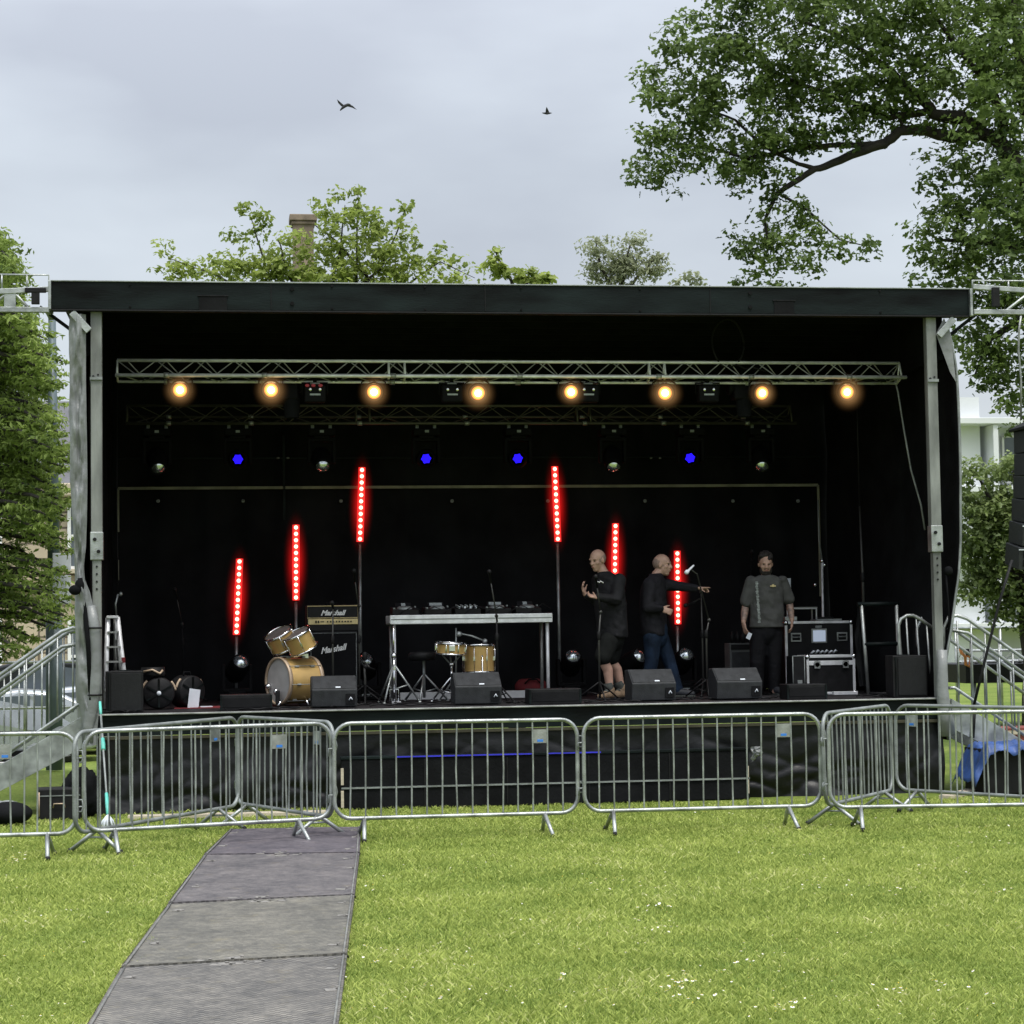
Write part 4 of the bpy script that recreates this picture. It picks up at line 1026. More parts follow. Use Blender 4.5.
# cymbal boom arm over the floor tom
Y = 1.9; x0 = fx(456, Y); r = thing('boom_arm_stand', 'slim cymbal boom arm leaning over the floor tom', 'stand', (x0, Y, HS))
o = V((x0, Y, HS)); MB().tube([V((0, .0, .03)), wy(456, 628, Y)-o], .010, 6).build('pole', M['galv_dark'], r)
MB().tube([wy(457, 633, Y)-o, wy(472, 636, Y)-o, wy(485, 641, Y)-o], .012, 6).ell(wy(485, 641, Y)-o, .03).ell(wy(459, 634, Y)-o, .035).build('boom', M['galv'], r)
m = MB(); tripod(m, (0, 0, 0), .30, .22, .010); m.build('tripod', M['galv_dark'], r)

# amplifier head and cabinet
YA = 2.6
x, w_ = span(309, 357, YA, HS+.5); z1 = zy(333, 631.5, YA-.15); r = thing('guitar_cabinet', 'large black guitar cabinet with slanted silver script, under the amplifier head', 'speaker', (x, YA, HS))
H_ = z1-HS
MB().box((0, 0, H_/2), (w_, .34, H_)).build('cabinet', M['black'], r, bevel=.012)
MB().box((0, -.172, H_/2), (w_-.05, .012, H_-.06)).build('grille_cloth', M['drape'], r, bevel=.003)
m = MB(); c = .176; a, b = w_/2-.018, H_-.02
m.tube([(-a, -c, .02), (a, -c, .02), (a, -c, b), (-a, -c, b)], .006, 4, closed=True); m.build('piping', M['galv_dark'], r)
text_mesh('Marshall', .100, M['white'], r, (-.01, -.186, zy(338, 649, YA)-HS), (R(90), 0, 0), 'script_lettering', .45, .004, .003, .9).rotation_euler = (R(90), R(-9), 0)
m = MB()
for s in (-1, 1): m.tube([(s*(w_/2+.004), -.1, H_*.7), (s*(w_/2+.02), -.1, H_*.66), (s*(w_/2+.004), -.1, H_*.6)], .012, 6)
m.build('side_handle', M['black_paint'], r)
x, w_ = span(306, 358, YA, HS+1); za, zb = zy(333, 630, YA-.12), zy(333, 605, YA-.12)
r = thing('amplifier_head', 'black amplifier head with gold control panel on top of the guitar cabinet', 'amplifier', (x, YA, z1+.004)); H_ = zb-z1-.004
MB().box((0, 0, H_/2), (w_, .26, H_)).build('case', M['black'], r, bevel=.01)
zp = zy(333, 622, YA-.13)-z1
MB().box((.005, -.134, zp), (w_-.03, .012, .065)).build('control_panel', M['cream'], r, bevel=.002)
m = MB(); c = .137; a = w_/2-.012
m.tube([(-a, -c, zp+.045), (a, -c, zp+.045), (a, -c, H_-.012), (-a, -c, H_-.012)], .007, 4, closed=True); m.build('piping', M['cream'], r)
m = MB()
for k in range(9): m.tube([(-.06+k*.035, -.140, zp), (-.06+k*.035, -.156, zp)], .010, 8)
for k in range(2): m.box((-.2+k*.03, -.145, zp), (.018, .012, .03))
m.box((-.125, -.142, zp), (.045, .006, .012)); m.build('knob', M['black'], r)
text_mesh('Marshall', .085, M['white'], r, (.0, -.139, zy(331, 613.5, YA)-z1), (R(90), 0, 0), 'script_lettering', .4, .004, .003, 1)
MB().tube([(-.08, 0, H_), (-.07, 0, H_+.025), (.07, 0, H_+.025), (.08, 0, H_)], .008, 6).build('strap_handle', M['black_soft'], r)

# DJ table
YJ = 2.15; x, w_ = span(388, 548, YJ, 2.2); zt_ = (zy(400, 615, YJ-.3)+zy(540, 613.5, YJ-.3))/2; zb_ = (zy(400, 624.5, YJ-.3)+zy(540, 622, YJ-.3))/2
r = thing('folding_table', 'wide aluminium edged table with thin tube legs carrying the DJ players', 'table', (x, YJ, HS)); a, b = zt_-HS, zb_-HS
MB().box((0, 0, a-.01), (w_-.04, .60, .02)).build('tabletop', M['deck'], r)
for s in (-1, 1): MB().box((0, s*.31, (a+b)/2), (w_, .03, a-b)).build('table_rim', M['alu'], r, bevel=.006)
for s in (-1, 1): MB().box((s*(w_/2-.01), 0, (a+b)/2), (.03, .60, a-b-.01)).build('table_rim', M['alu'], r, bevel=.006)
MB().box((0, -.328, (a+b)/2+.003), (w_-.02, .006, .012)).build('rim_groove', M['galv_dark'], r)
for sx_, sy in ((-1, -1), (-1, 1), (1, -1), (1, 1)):
    X_ = sx_*(w_/2-.05)-(0 if sy < 0 else .02*0)
    MB().tube([(X_, sy*.24, .0), (X_, sy*.24, b)], .021, 8).build('leg', M['alu'] if sy < 0 else M['alu_dim'], r)
for px, pb in ((450, 620),):
    pass
Tc = V((x, YJ, HS+a))
def player(px, kind, label):
    xx = fx(px, YJ, HS+a); r = thing('media_player' if kind != 'mixer' else 'dj_mixer', label, 'media player' if kind != 'mixer' else 'mixer', (xx, YJ-.02, Tc.z), 0, None if kind == 'mixer' else 'black media players on the DJ table')
    W_ = .31
    MB().prism([(-.20, 0), (.20, 0), (.20, .10), (-.20, .065)], -W_/2, W_/2, 'x').build('case', M['black'], r, bevel=.006)
    if kind == 'mixer':
        m = MB()
        for i in range(5):
            for j in range(4):
                p = (-.11+i*.055, -.13+j*.07, .076+.006*j); m.tube([p, (p[0], p[1], p[2]+.03)], .010, 8)
        m.build('knob', M['galv_dark'], r)
        m = MB()
        for i in range(4): m.box((-.1+i*.066, -.17, .085), (.02, .03, .025))
        m.build('fader', M['paper'], r)
    else:
        MB().lathe([(0, .03), (.07, .03), (.088, .02), (.092, 0)], (0, -.07, .075), rotx(R(5)), 24).build('jog_wheel', M['galv_dark'], r)
        MB().box((0, .13, .125), (.19, .015, .07), rotx(R(-50))).build('screen_housing', M['black'], r, bevel=.004)
        MB().box((0, .118, .130), (.15 if kind == 'a' else .05, .006, .05), rotx(R(-50))).build('screen', pm('player_screen', (.33, .36, .36), .2, 0, .1, 9), r)
        m = MB(); m.tube([(-.13, -.17, .07), (-.13, -.17, .085)], .014, 8); m.tube([(-.13, -.12, .07), (-.13, -.12, .09)], .014, 8); m.box((.13, .02, .1), (.016, .1, .02)); m.build('button', M['galv_dark'], r)
player(404, 'b', 'media player at the left end of the DJ table'); player(436.5, 'a', 'media player left of the mixer, its screen raised')
player(466, 'mixer', 'black mixer in the middle of the DJ table, many knobs'); player(496, 'a', 'media player right of the mixer, its screen raised'); player(526, 'b', 'media player at the right end of the DJ table')
m = MB(); random.seed(4)
for k in range(7):
    x0 = -.85+k*.26; m.tube([(x0, -.25, .01), (x0+.05, -.29, .05), (x0+.15, -.27, .09+.03*random.random()), (x0+.25, -.2, .06), (x0+.30, -.1, .01)], .006, 5)
tag(m.build('signal_cable', M['black'], loc=(Tc.x, Tc.y, Tc.z)), 'loose black cables lying over the DJ players', 'cable')
# white floor plank behind the table legs, red bag, other bits
Y = 2.75; x, w_ = span(400, 526, Y, HS); MBp = MB(); MBp.box((0, 0, .045), (w_, .12, .09)); tag(MBp.build('floor_plank', M['white'], bevel=.006, loc=(x, Y, HS)), 'white plank lying on the floor beneath the DJ table', 'plank')
Y = 2.9; x = fx(531, Y); m = MB()
m.grid(lambda u, v: ((.20+.02*nz(u*9, v*4))*math.cos(2*math.pi*u)*math.sin(math.pi*v)**.4*1.0, (.13)*math.sin(2*math.pi*u)*math.sin(math.pi*v)**.4, .10-.09*math.cos(math.pi*v)+.02*nz(u*7, v*3, 2)), 24, 12)
r = thing('holdall_bag', 'dark red soft bag on a black base under the right end of the DJ table', 'bag', (x, Y, HS+.03)); m.build('bag_body', M['red_cloth'], r)
MB().box((-.1, -.0, -.012), (.62, .3, .035)).build('bag_base', M['black'], r, bevel=.01)
MB().tube([(-.1, -.13, .14), (-.05, -.15, .19), (.05, -.15, .19), (.1, -.13, .14)], .010, 6).build('bag_handle', M['black_soft'], r)

# microphone stands
def mic(m1, tip, d):
    d = V(d).normalized(); tip = V(tip)
    m1.lathe([(0, .0), (.022, .008), (.026, .03), (.022, .05), (.014, .052), (.010, .16), (0, .162)], tip-d*.0, align(-d), 12)
def mic_stand(px, Y, label, ph, boom=None, micd=(0, -.5, 1), rpole=.010, lean=None, base='tripod', micmat=None):
    x = fx(px, Y, HS+.3); o = V((x, Y, HS)); r = thing('microphone_stand', label, 'microphone stand', o, 0, None)
    top = wy(ph[0], ph[1], Y)-o
    MB().tube([(0, 0, .03), (0, 0, .75 if top.z > .9 else top.z*.6), top], [rpole*1.25, rpole*1.2, rpole*.8], 7).build('pole', M['black'] if base == 'dark' else M['stand_grey'], r)
    MB().lathe([(rpole*1.3, .70), (rpole*2.2, .72), (rpole*2.2, .78), (rpole*1.3, .8)], (0, 0, 0) if top.z > .9 else (0, 0, -.2), None, 10).build('clutch', M['black'], r)
    if boom:
        bp = [wy(p[0], p[1], Y-(.0 if i == 0 else .12*i))-o for i, p in enumerate(boom)]
        MB().tube(bp, rpole*.8, 6).ell(top, .022).build('boom', M['stand_grey'], r); tip = bp[-1]
    else: tip = top
    mm = MB(); mic(mm, tip+V(micd).normalized()*.09, micd); mm.build('microphone', micmat or M['black'], r)
    m = MB(); tripod(m, (0, 0, 0), .22, .30, .009, 3, random.uniform(0, 2)); m.build('tripod', M['black'], r)
mic_stand(333, 1.35, 'microphone stand rising in front of the amplifier head', (333, 608), micd=(-.2, -.3, 1))
mic_stand(359.5, 1.7, 'tall thin microphone stand with round mic right of the amplifier', (359, 606), [(359, 612), (354.5, 576)], (-.1, -.1, 1))
mic_stand(365, 1.6, 'short heavy microphone stand crowded with clamps right of the bass drum monitor', (364, 662), [(364, 662), (370, 668)], (-.6, -.3, .2), .014)
mic_stand(497.5, 1.2, 'thin black microphone stand slanting in front of the DJ table', (496.5, 616), [(497.5, 622), (490, 577)], (-.15, -.1, 1), .011, base='dark')
mic_stand(599.5, 1.0, 'microphone stand directly before the bald man in shorts', (600.5, 612), [(600.5, 613), (596.5, 582)], (-.1, -.1, .6), .011)
mic_stand(707, 1.2, 'microphone stand under the outstretched hand, with a pale microphone', (709, 620), [(709, 620), (697, 574), (690, 569)], (-.6, -.3, -.5), .011, micmat=M['paper'])
mic_stand(703, 1.9, 'second microphone stand just behind the one under the pointing hand', (701, 592), [(701, 598), (690, 604)], (-.7, -.2, -.2), .010)
mic_stand(747, 3.6, 'microphone stand almost hidden behind the man in the grey t-shirt', (752, 556), None, (0, -.3, 1), .009, base='dark')
# a dark slim stand far left in front of the cloth
mic_stand(183, 3.9, 'thin dark stand in front of the back cloth at the left', (182, 624), [(183, 628), (176, 594)], (-.3, 0, 1), .008, base='dark', micmat=M['black'])

# small amp behind the third man, stool with bottles
Y = 2.7; x, w_ = span(727.5, 751, Y); h = zy(738, 643, Y)-HS
r = thing('small_amplifier', 'small grey box amplifier behind the man in the grey t-shirt', 'amplifier', (x, Y, HS))
MB().box((0, 0, h/2), (w_, .28, h)).build('case', pm('grey_carpet', (.10, .105, .105), .9), r, bevel=.01)
MB().box((0, -.143, h*.45), (w_-.05, .01, h*.75)).build('grille', M['wedge'], r)
MB().box((0, -.145, h*.92), (w_-.03, .012, h*.1)).build('control_strip', M['black'], r)
for k, lb in enumerate(('dark bottle nearest the left edge of the small grey amplifier', 'dark bottle in the middle of the three on the small grey amplifier', 'dark bottle on the small grey amplifier nearest the man in the t-shirt')):
    tag(MB().lathe([(0, 0), (.03, 0), (.03, .09), (.012, .12), (.012, .15), (0, .15)], (0, 0, 0), None, 12).build('drink_bottle', M['black'], loc=(x-.08+k*.07, Y, HS+h)), lb, 'bottle', 'dark bottles on the small amplifier')
# large flight case with two handles and a label, small case before it
def flight_case(name, label, x, Y, z, w_, d_, h, plate=True, latches=False, group=None):
    r = thing(name, label, 'flight case', (x, Y, z), 0, group)
    MB().box((0, 0, h/2), (w_-.02, d_-.02, h-.02)).build('panel', M['black'], r)
    m = MB(); t = .032
    for sx_ in (-1, 1):
        for sy in (-1, 1): m.box((sx_*(w_/2-t/2), sy*(d_/2-t/2), h/2), (t, t, h))
    for zz in (t/2, h-t/2):
        for s in (-1, 1):
            m.box((0, s*(d_/2-t/2-.002), zz), (w_-2*t, t, t)); m.box((s*(w_/2-t/2-.002), 0, zz), (t, d_-2*t, t))
    if latches:
        m.box((0, -(d_/2-t/2)-.003, h*.80), (w_-2*t, t, .055))
    m.build('edge_extrusion', M['alu'], r, bevel=.004)
    for sx_ in (-1, 1):
        for zz in (.02, h-.02): MB().ell((sx_*(w_/2-.015), -d_/2+.01, zz), (.035, .03, .035), None, 10, 8).build('ball_corner', M['chrome'], r)
    if plate:
        for sx_ in (-1, 1):
            hd = MB(); X_ = sx_*w_*.34; Z_ = h*.775
            hd.box((X_, -d_/2-.004, Z_), (.135, .012, .11)); a_ = hd.build('handle_dish', M['galv'], r, bevel=.004)
            MB().box((X_, -d_/2-.011, Z_), (.10, .006, .075)).build('dish_recess', M['black'], a_)
            MB().tube([(X_-.045, -d_/2-.014, Z_+.005), (X_-.04, -d_/2-.03, Z_), (X_+.04, -d_/2-.03, Z_), (X_+.045, -d_/2-.014, Z_+.005)], .009, 6).build('handle_grip', M['galv_dark'], a_)
        MB().box((.0, -d_/2-.004, h*.79), (.20, .012, .18)).build('label_frame', M['galv'], r, bevel=.003)
        MB().box((.0, -d_/2-.012, h*.79), (.16, .006, .14)).build('paper_label', em('glowing_label_paper', (.55, .66, .85), .35, (.6, .65, .75)), r)  # paper brightness painted in as emission
        MB().box((-.005, -d_/2-.004, h*.79+.115), (.085, .012, .03)).build('small_plate', M['galv_dark'], r, bevel=.003)
    if latches:
        for sx_ in (-1, 1):
            MB().lathe([(0, .014), (.03, .014), (.042, .006), (.045, 0)], (sx_*w_*.29, -d_/2-.014, h*.76), rotx(R(90)), 8).box((sx_*w_*.29, -d_/2-.022, h*.76), (.07, .012, .09)).build('butterfly_latch', M['galv'], r)
    for sx_ in (-1, 1):
        MB().box((sx_*w_*.36, -d_/2-.003, .01), (.09, .02, .03)).build('caster_plate', M['galv_dark'], r)
    return r
Y = 2.9; x, w_ = span(780, 847, Y); zt_ = zy(815, 621, Y-.3)-HS
flight_case('flight_case', 'big black flight case with two dish handles and a pale label', x, Y, HS, w_, .55, zt_, True)
FCX, FCZ, FCY = x, HS+zt_, Y
Y = 1.9; x, w_ = span(802, 850.5, Y); h = zy(826, 655, Y-.2)-HS
flight_case('flight_case', 'smaller black flight case with bright lid edge and butterfly latches', x, Y, HS, w_, .40, h, False, True)
for k in range(6):
    m = MB(); m.tube([(0, 0, .01), (.02, -.05, .035+.01*(k % 2)), (.05, .02, .03)], .012, 6)
    tag(m.build('cable_connector', M['paper'], loc=(x-.20+k*.055, Y-.05, HS+h+.012)), 'small pale cable connector lying on the lid of the smaller flight case', 'connector', 'pale connectors on the smaller flight case')
Y = 1.5; x, w_ = span(833, 857, Y, HS); tag(MB().box((0, 0, .02), (w_, .08, .04)).build('floor_bracket', M['alu'], bevel=.004, loc=(x, Y, HS)), 'bright metal bar on the floor by the smaller flight case', 'metal bar')
Y = 1.7; x, w_ = span(791, 801, Y); r = thing('power_box', 'black power distribution box with socket left of the small flight case', 'box', (x, Y, HS)); h = zy(796, 656, Y)-HS
MB().box((0, 0, h/2), (w_+.04, .25, h)).build('case', M['black'], r, bevel=.006)
MB().box((0.01, -.128, h*.28), (.06, .01, .1)).build('socket', M['galv_dark'], r, bevel=.003)
MB().tube([(-w_/2-.01, -.12, .02), (-w_/2-.01, -.12, h)], .008, 6).tube([(w_/2+.01, -.12, .02), (w_/2+.01, -.12, h)], .008, 6).tube([(-w_/2-.01, -.12, h), (w_/2+.01, -.12, h)], .008, 6).build('case_edge', M['galv_dark'], r)
# rack on top of the flight case: small open frame, laptop, receiver
r = thing('laptop_stand', 'small bright metal laptop stand on the big flight case', 'stand', (fx(802, FCY, FCZ), FCY, FCZ)); w2 = .32
for yy_ in (-.1, .1): MB().tube([(-w2/2, yy_, .01), (-w2/2, yy_, .16), (w2/2, yy_, .16), (w2/2, yy_, .01)], .012, 6).build('frame', M['alu'], r)
MB().box((0, 0, .172), (w2+.02, .24, .012)).build('shelf', M['alu_dim'], r)
r = thing('wireless_receiver', 'low silver receiver unit lying on the left of the big flight case', 'receiver', (fx(787, FCY, FCZ), FCY-.1, FCZ+.002))
MB().box((0, 0, .03), (.16, .18, .055)).build('case', M['galv'], r, bevel=.004)
MB().tube([(.06, .05, .05), (.07, .05, .20)], .006, 6).tube([(-.06, .05, .05), (-.07, .05, .20)], .006, 6).build('antenna', M['black'], r)
r = thing('monitor_screen', 'small pale monitor on its stand on the big flight case', 'monitor', (fx(792.5, FCY, FCZ+.3), FCY+.16, FCZ)); 
MB().box((0, 0, .42), (.05, .03, .26), rotz(R(15))).build('screen_panel', M['paper'], r, bevel=.006)
MB().tube([(0, .02, .0), (0, .02, .40)], .012, 6).box((0, .02, .006), (.12, .1, .012)).build('screen_stand', M['galv_dark'], r)
r = thing('cable_tray', 'flat dark tray of gear on the right of the big flight case', 'tray', (fx(825, FCY, FCZ), FCY-.05, FCZ+.002))
MB().box((0, 0, .012), (.34, .24, .022)).build('tray', M['galv_dark'], r, bevel=.003)
MB().box((-.06, 0, .035), (.12, .12, .03)).ell((.06, .02, .035), (.05, .04, .018)).build('gear', M['black'], r)
# lighting post behind the flight cases
a = wy(823, 618, 3.5); r = thing('tripod_pole', 'upright silver pole with clamps behind the big flight case', 'pole', (a.x, 3.5, HS))
o = V((a.x, 3.5, HS))
MB().tube([(0, 0, 0), wy(823, 618, 3.5)-o, wy(822, 560, 3.5)-o], .016, 8).build('pole', M['alu'], r)
MB().tube([wy(822, 560, 3.5)-o, wy(819, 540, 3.5)-o, wy(818, 500, 3.5)-o], .011, 8).build('thin_pole', M['galv_dark'], r)
MB().ell(wy(822, 561, 3.5)-o, (.03, .03, .03)).ell(wy(824.5, 565, 3.5)-o, (.028, .03, .03)).ell(wy(815, 585, 3.4)-o, (.018, .018, .03)).build('clamp', M['chrome'], r)
m = MB(); tripod(m, (0, 0, 0), .3, .3, .012); m.build('tripod', M['black'], r)

# drum cases at the left
def drum_case(px, py, Y, rad, dep, ang, label, paper=False):
    x = fx(px, Y, HS+rad); r = thing('drum_case', label, 'drum case', (x, Y, HS), ang, 'round black drum cases on the left')
    rot = rotx(R(90)); c = (0, dep/2, rad+.01)
    MB().lathe([(0, dep), (rad*.9, dep), (rad, dep*.93), (rad, .06), (rad*1.03, .05), (rad*1.03, .01), (rad*.95, 0), (0, 0)], c, rot, 36).build('case_shell', M['black'], r)
    m = MB()
    for k in range(3):
        a = R(30+60*k); m.box((0, -dep/2-.006, rad+.01), (rad*1.8, .010, .022), roty(a))
    m.build('reinforcing_rib', M['black_paint'], r)
    MB().lathe([(0, .012), (.022, .010), (.026, 0)], (0, -dep/2-.008, rad+.01), rotx(R(90)), 14).build('hub_cap', M['paper'], r)
    m = MB()
    for a0, a1 in ((.15, .75), (2.3, 2.9)):
        pts = [((rad+.012)*math.cos(a0+(a1-a0)*k/6), -dep/2+.06, rad+.01+(rad+.012)*math.sin(a0+(a1-a0)*k/6)) for k in range(7)]; m.tube(pts, .014, 6)
    m.build('gold_strap', M['hoop'], r)
    MB().tube([(-.05, 0, rad*2+.0), (-.04, 0, rad*2+.05), (.04, 0, rad*2+.05), (.05, 0, rad*2+.0)], .010, 6).build('carry_handle', M['black_soft'], r)
    if paper: MB().box((.0, -dep/2-.018, rad*.6), (.15, .004, .22), roty(R(8))).build('paper_note', M['paper'], r)
    return r
drum_case(158.5, 690, 1.0, .175, .25, R(4), 'round black drum case facing the lawn, pale hub in its middle')
drum_case(187, 690, 1.25, .18, .22, R(38), 'round black drum case turned sideways with a white paper note', True)
Y = 1.35; x = fx(154, Y, HS+.4)
r = thing('drum_case', 'small black case with gold strap resting on top of the front drum case', 'drum case', (x, 1.0, HS+.372), 0, 'round black drum cases on the left')
MB().lathe([(0, 0), (.13, 0), (.135, .02), (.13, .10), (0, .10)], (0, 0, .0), None, 24).build('case_shell', M['black'], r)
MB().tube([(-.10, -.125, .055), (0, -.15, .075), (.08, -.14, .03), (.11, -.1, .065)], .013, 6).build('gold_strap', M['hoop'], r)
m = MB(); m.box((0, 0, .012), (.14, .05, .02), rotz(.3)); tag(m.build('paper_scrap', M['paper'], loc=(fx(206, 1.2), 1.2, HS)), 'small white scrap on the floor right of the drum cases', 'paper')
m = MB(); m.box((0, 0, .006), (.75, .5, .01)); tag(m.build('floor_mat', M['red_cloth'], loc=(fx(208, 1.3), 1.3, HS)), 'dark red mat on the stage floor left of the flat black box', 'mat')

# step ladder at the left
Y = 1.2
r = thing('step_ladder', 'aluminium step ladder standing folded behind the left side speaker', 'ladder', (fx(112, Y), Y, HS)); o = V((fx(112, Y), Y, HS))
def lp(px, py, dy=0): return wy(px, py, Y+dy)-o
for p, q, dy in (((108, 618), (104.5, 712), 0), ((117.5, 617), (128, 712), 0)):
    MB().tube([lp(*p, dy), V((lp(*q, dy).x, 0, .01))], .030, 6).build('rail', M['alu'], r)
for p, q in (((115, 619), (113, 680)), ((117, 640), (121, 672))):
    MB().tube([lp(*p, .1), V((lp(*q).x, .45, .01))], .022, 6).build('rear_rail', M['alu_dim'], r)
for k in range(5):
    t = (k+1)/6.2; a = lp(108, 618).lerp(V((lp(104.5, 712).x, 0, .01)), t); b = lp(117.5, 617).lerp(V((lp(128, 712).x, 0, .01)), t)
    MB().box((a+b)/2, ((b-a).x, .08, .02)).build('step', M['alu_dim'], r)
MB().box(lp(112.5, 617), (.13, .10, .03)).build('top_cap', M['alu'], r, bevel=.004)
MB().box(lp(123.5, 660)+V((0, -.035, 0)), (.04, .008, .06)).build('red_sticker', M['red_cloth'], r)
p = wy(118, 594, 2.2); r = thing('hanging_rope', 'pale rope hanging by the left wall with a knot above the ladder', 'rope', (p.x, 2.2, p.z))
MB().tube([(0, 0, 0), (-.03, 0, -.12), (-.02, 0, -.25)], .012, 6).ell((.03, 0, .0), (.026, .02, .026)).build('rope_end', M['galv'], r)
MB().tube([(0, 0, 0), (0, 0, .35), (-.01, 0, 1.0), (.0, .1, HR-p.z)], .006, 6).build('rope_line', M['black'], r)

# right: dark rail frame and arched stair rail
Y = 1.1; x0, x1 = fx(862, Y, HS+.8), fx(897, Y, HS+.8); zt_ = zy(880, 604, Y)-HS
r = thing('guard_rail_frame', 'dark rail frame on two pale legs right of the flight cases', 'rail', (x0, Y, HS)); W_ = x1-x0
for X_ in (0, W_): MB().tube([(X_+(.06 if X_ == 0 else .02), 0, 0), (X_, 0, zt_)], .022, 8).build('leg', M['galv'], r)
for z in (zt_, zt_*.56): MB().tube([(-.05 if z == zt_ else .02, 0, z), (W_+.03 if z == zt_ else W_, 0, z)], .026, 8).build('rail', M['black_paint'], r)
m = MB(); m.tube([(.06, .0, zt_*.02), (.2, -.1, .02), (.45, -.2, .03)], .02, 6); m.build('cable', M['black'], r)
m = MB(); m.grid(lambda u, v: (-.03-.04*math.sin(v*3)+.10*u, .05+.05*nz(u*4, v*4), zt_*(1-.9*v)), 10, 14); m.build('hung_cloth', M['black_soft'], r, fixn=False)
Y = .45
r = thing('stair_rail', 'arched galvanised hand rail with slanting bars at the top of the right stairs', 'rail', (fx(905, Y), Y, HS)); o = V((fx(905, Y), Y, HS))
def q_(px, py, dy=0): return wy(px, py, Y+dy)-o
MB().tube([V((q_(902, 655).x+.06, 0, .01)), q_(900, 655), q_(898.5, 625), q_(901, 619), q_(907, 615.5), q_(913, 615.5), q_(920, 619), q_(934, 629)], .022, 8).build('top_rail', M['galv'], r)
for a, b in (((899, 632), (905, 690)), ((906, 616), (911, 690)), ((916, 617), (922, 690)), ((926.5, 624), (932, 690))):
    MB().tube([q_(*a), V((q_(*b).x, 0, .01))], .012, 6).build('bar', M['galv'], r)
Y = 2.2
p = wy(859, 485, Y); r = thing('black_pole', 'slim dark pole reaching up from the rail frame', 'pole', (p.x, Y, HS))
MB().tube([(.02, 0, 0), (.02, 0, 1.4), (0, 0, 2.3)], [.020, .020, .010], 8).build('lower_pole', M['stand_grey'], r)
MB().tube([(0, 0, 2.3), (0, 0, 4.2)], .010, 8).build('upper_pole', M['black'], r)
MB().lathe([(.024, 1.36), (.034, 1.38), (.034, 1.46), (.02, 1.48)], (.02, 0, 0), None, 10).build('clutch', M['black'], r)

# floor cables
random.seed(11)
for i, (pa, pb, Ya, Yb, lb) in enumerate([(370, 452, .5, .4, 'black cable winding along the stage edge left of centre'), (505, 528, .6, .5, 'short black cable coil beside the floor tom monitor'),
                                          (575, 622, .6, 1.0, 'black cable curling round the tan boots'), (676, 712, .5, .6, 'tangle of black cable between the two right monitors'), (330, 372, .35, 1.2, 'thin black lead running out of the left monitor'), (106, 140, .08, .12, 'black cable lying before the left side speaker'), (856, 890, .5, .4, 'black cable on the floor by the right side speaker'), (225, 300, .12, .2, 'black cable slack along the stage edge before the bass drum'), (395, 470, 1.0, 1.1, 'black cable snaking under the drum stool'), (585, 640, .2, .3, 'black cable trailing to the monitor before the man in jeans'), (760, 800, .3, .9, 'black cable at the feet of the man in the t-shirt')]):
    m = MB(); xa, xb = fx(pa, Ya, HS), fx(pb, Yb, HS); o = V((xa, Ya, HS)); pts = []
    for k in range(30):
        t = k/29; pts.append(V((lerp(0, xb-xa, t), (Yb-Ya)*t+.10*math.sin(t*9+i)+.05*nz(t*6, i), .012+.012*abs(math.sin(t*13+i)))))
    m.tube(pts, .009, 5); tag(m.build('floor_cable', M['black'], loc=o), lb, 'cable')
# ------------------------------------------------------------------ people
def cap(m, a, b, ra, rb, n=14):
    """tapered limb with rounded ends"""
    a, b = V(a), V(b); d = b-a; L_ = d.length
    if L_ < 1e-4: m.ell(a, ra, None, n, 8); return
    u = d/L_; prof = []
    for k in range(5): t = math.pi/2*k/4; prof.append((ra*math.sin(t)+1e-5, -ra*math.cos(t)))
    for k in range(5): t = math.pi/2*k/4; prof.append((rb*math.cos(t)+1e-5, L_+rb*math.sin(t)))
    m.lathe(prof, a, align(u), n)
def limb(m, pts, rs):
    for a, b, ra, rb in zip(pts, pts[1:], rs, rs[1:]): cap(m, a, b, ra, rb)
def loft(m, secs, f, n=28):
    """closed elliptical trunk: secs = (centre, half width, half depth); f = facing direction"""
    f = V((f[0], f[1], 0)).normalized(); s = V((f.y, -f.x, 0)); P = []
    S = []
    for (a, b) in zip(secs, secs[1:]):
        for k in range(3): t = k/3; S.append((V(a[0]).lerp(V(b[0]), t), lerp(a[1], b[1], t), lerp(a[2], b[2], t)))
    S.append((V(secs[-1][0]), secs[-1][1], secs[-1][2]))
    vs = []
    for c, rx, ry in S:
        for j in range(n):
            th = 2*math.pi*j/n; vs.append(c+s*(rx*math.copysign(abs(math.cos(th))**.85, math.cos(th)))+f*(ry*math.copysign(abs(math.sin(th))**.9, math.sin(th))))
    fs = [(i*n+j, i*n+(j+1) % n, (i+1)*n+(j+1) % n, (i+1)*n+j) for i in range(len(S)-1) for j in range(n)]+[tuple(range(n)), tuple(range((len(S)-1)*n, len(S)*n))]
    m.add(vs, fs, 0, True)
def frame_of(f, upv=V((0, 0, 1))):
    f = V(f).normalized(); u = (upv-f*upv.dot(f)).normalized(); s = f.cross(u)      # s = the figure's right
    return f, s, u, Matrix((s, f, u)).transposed()
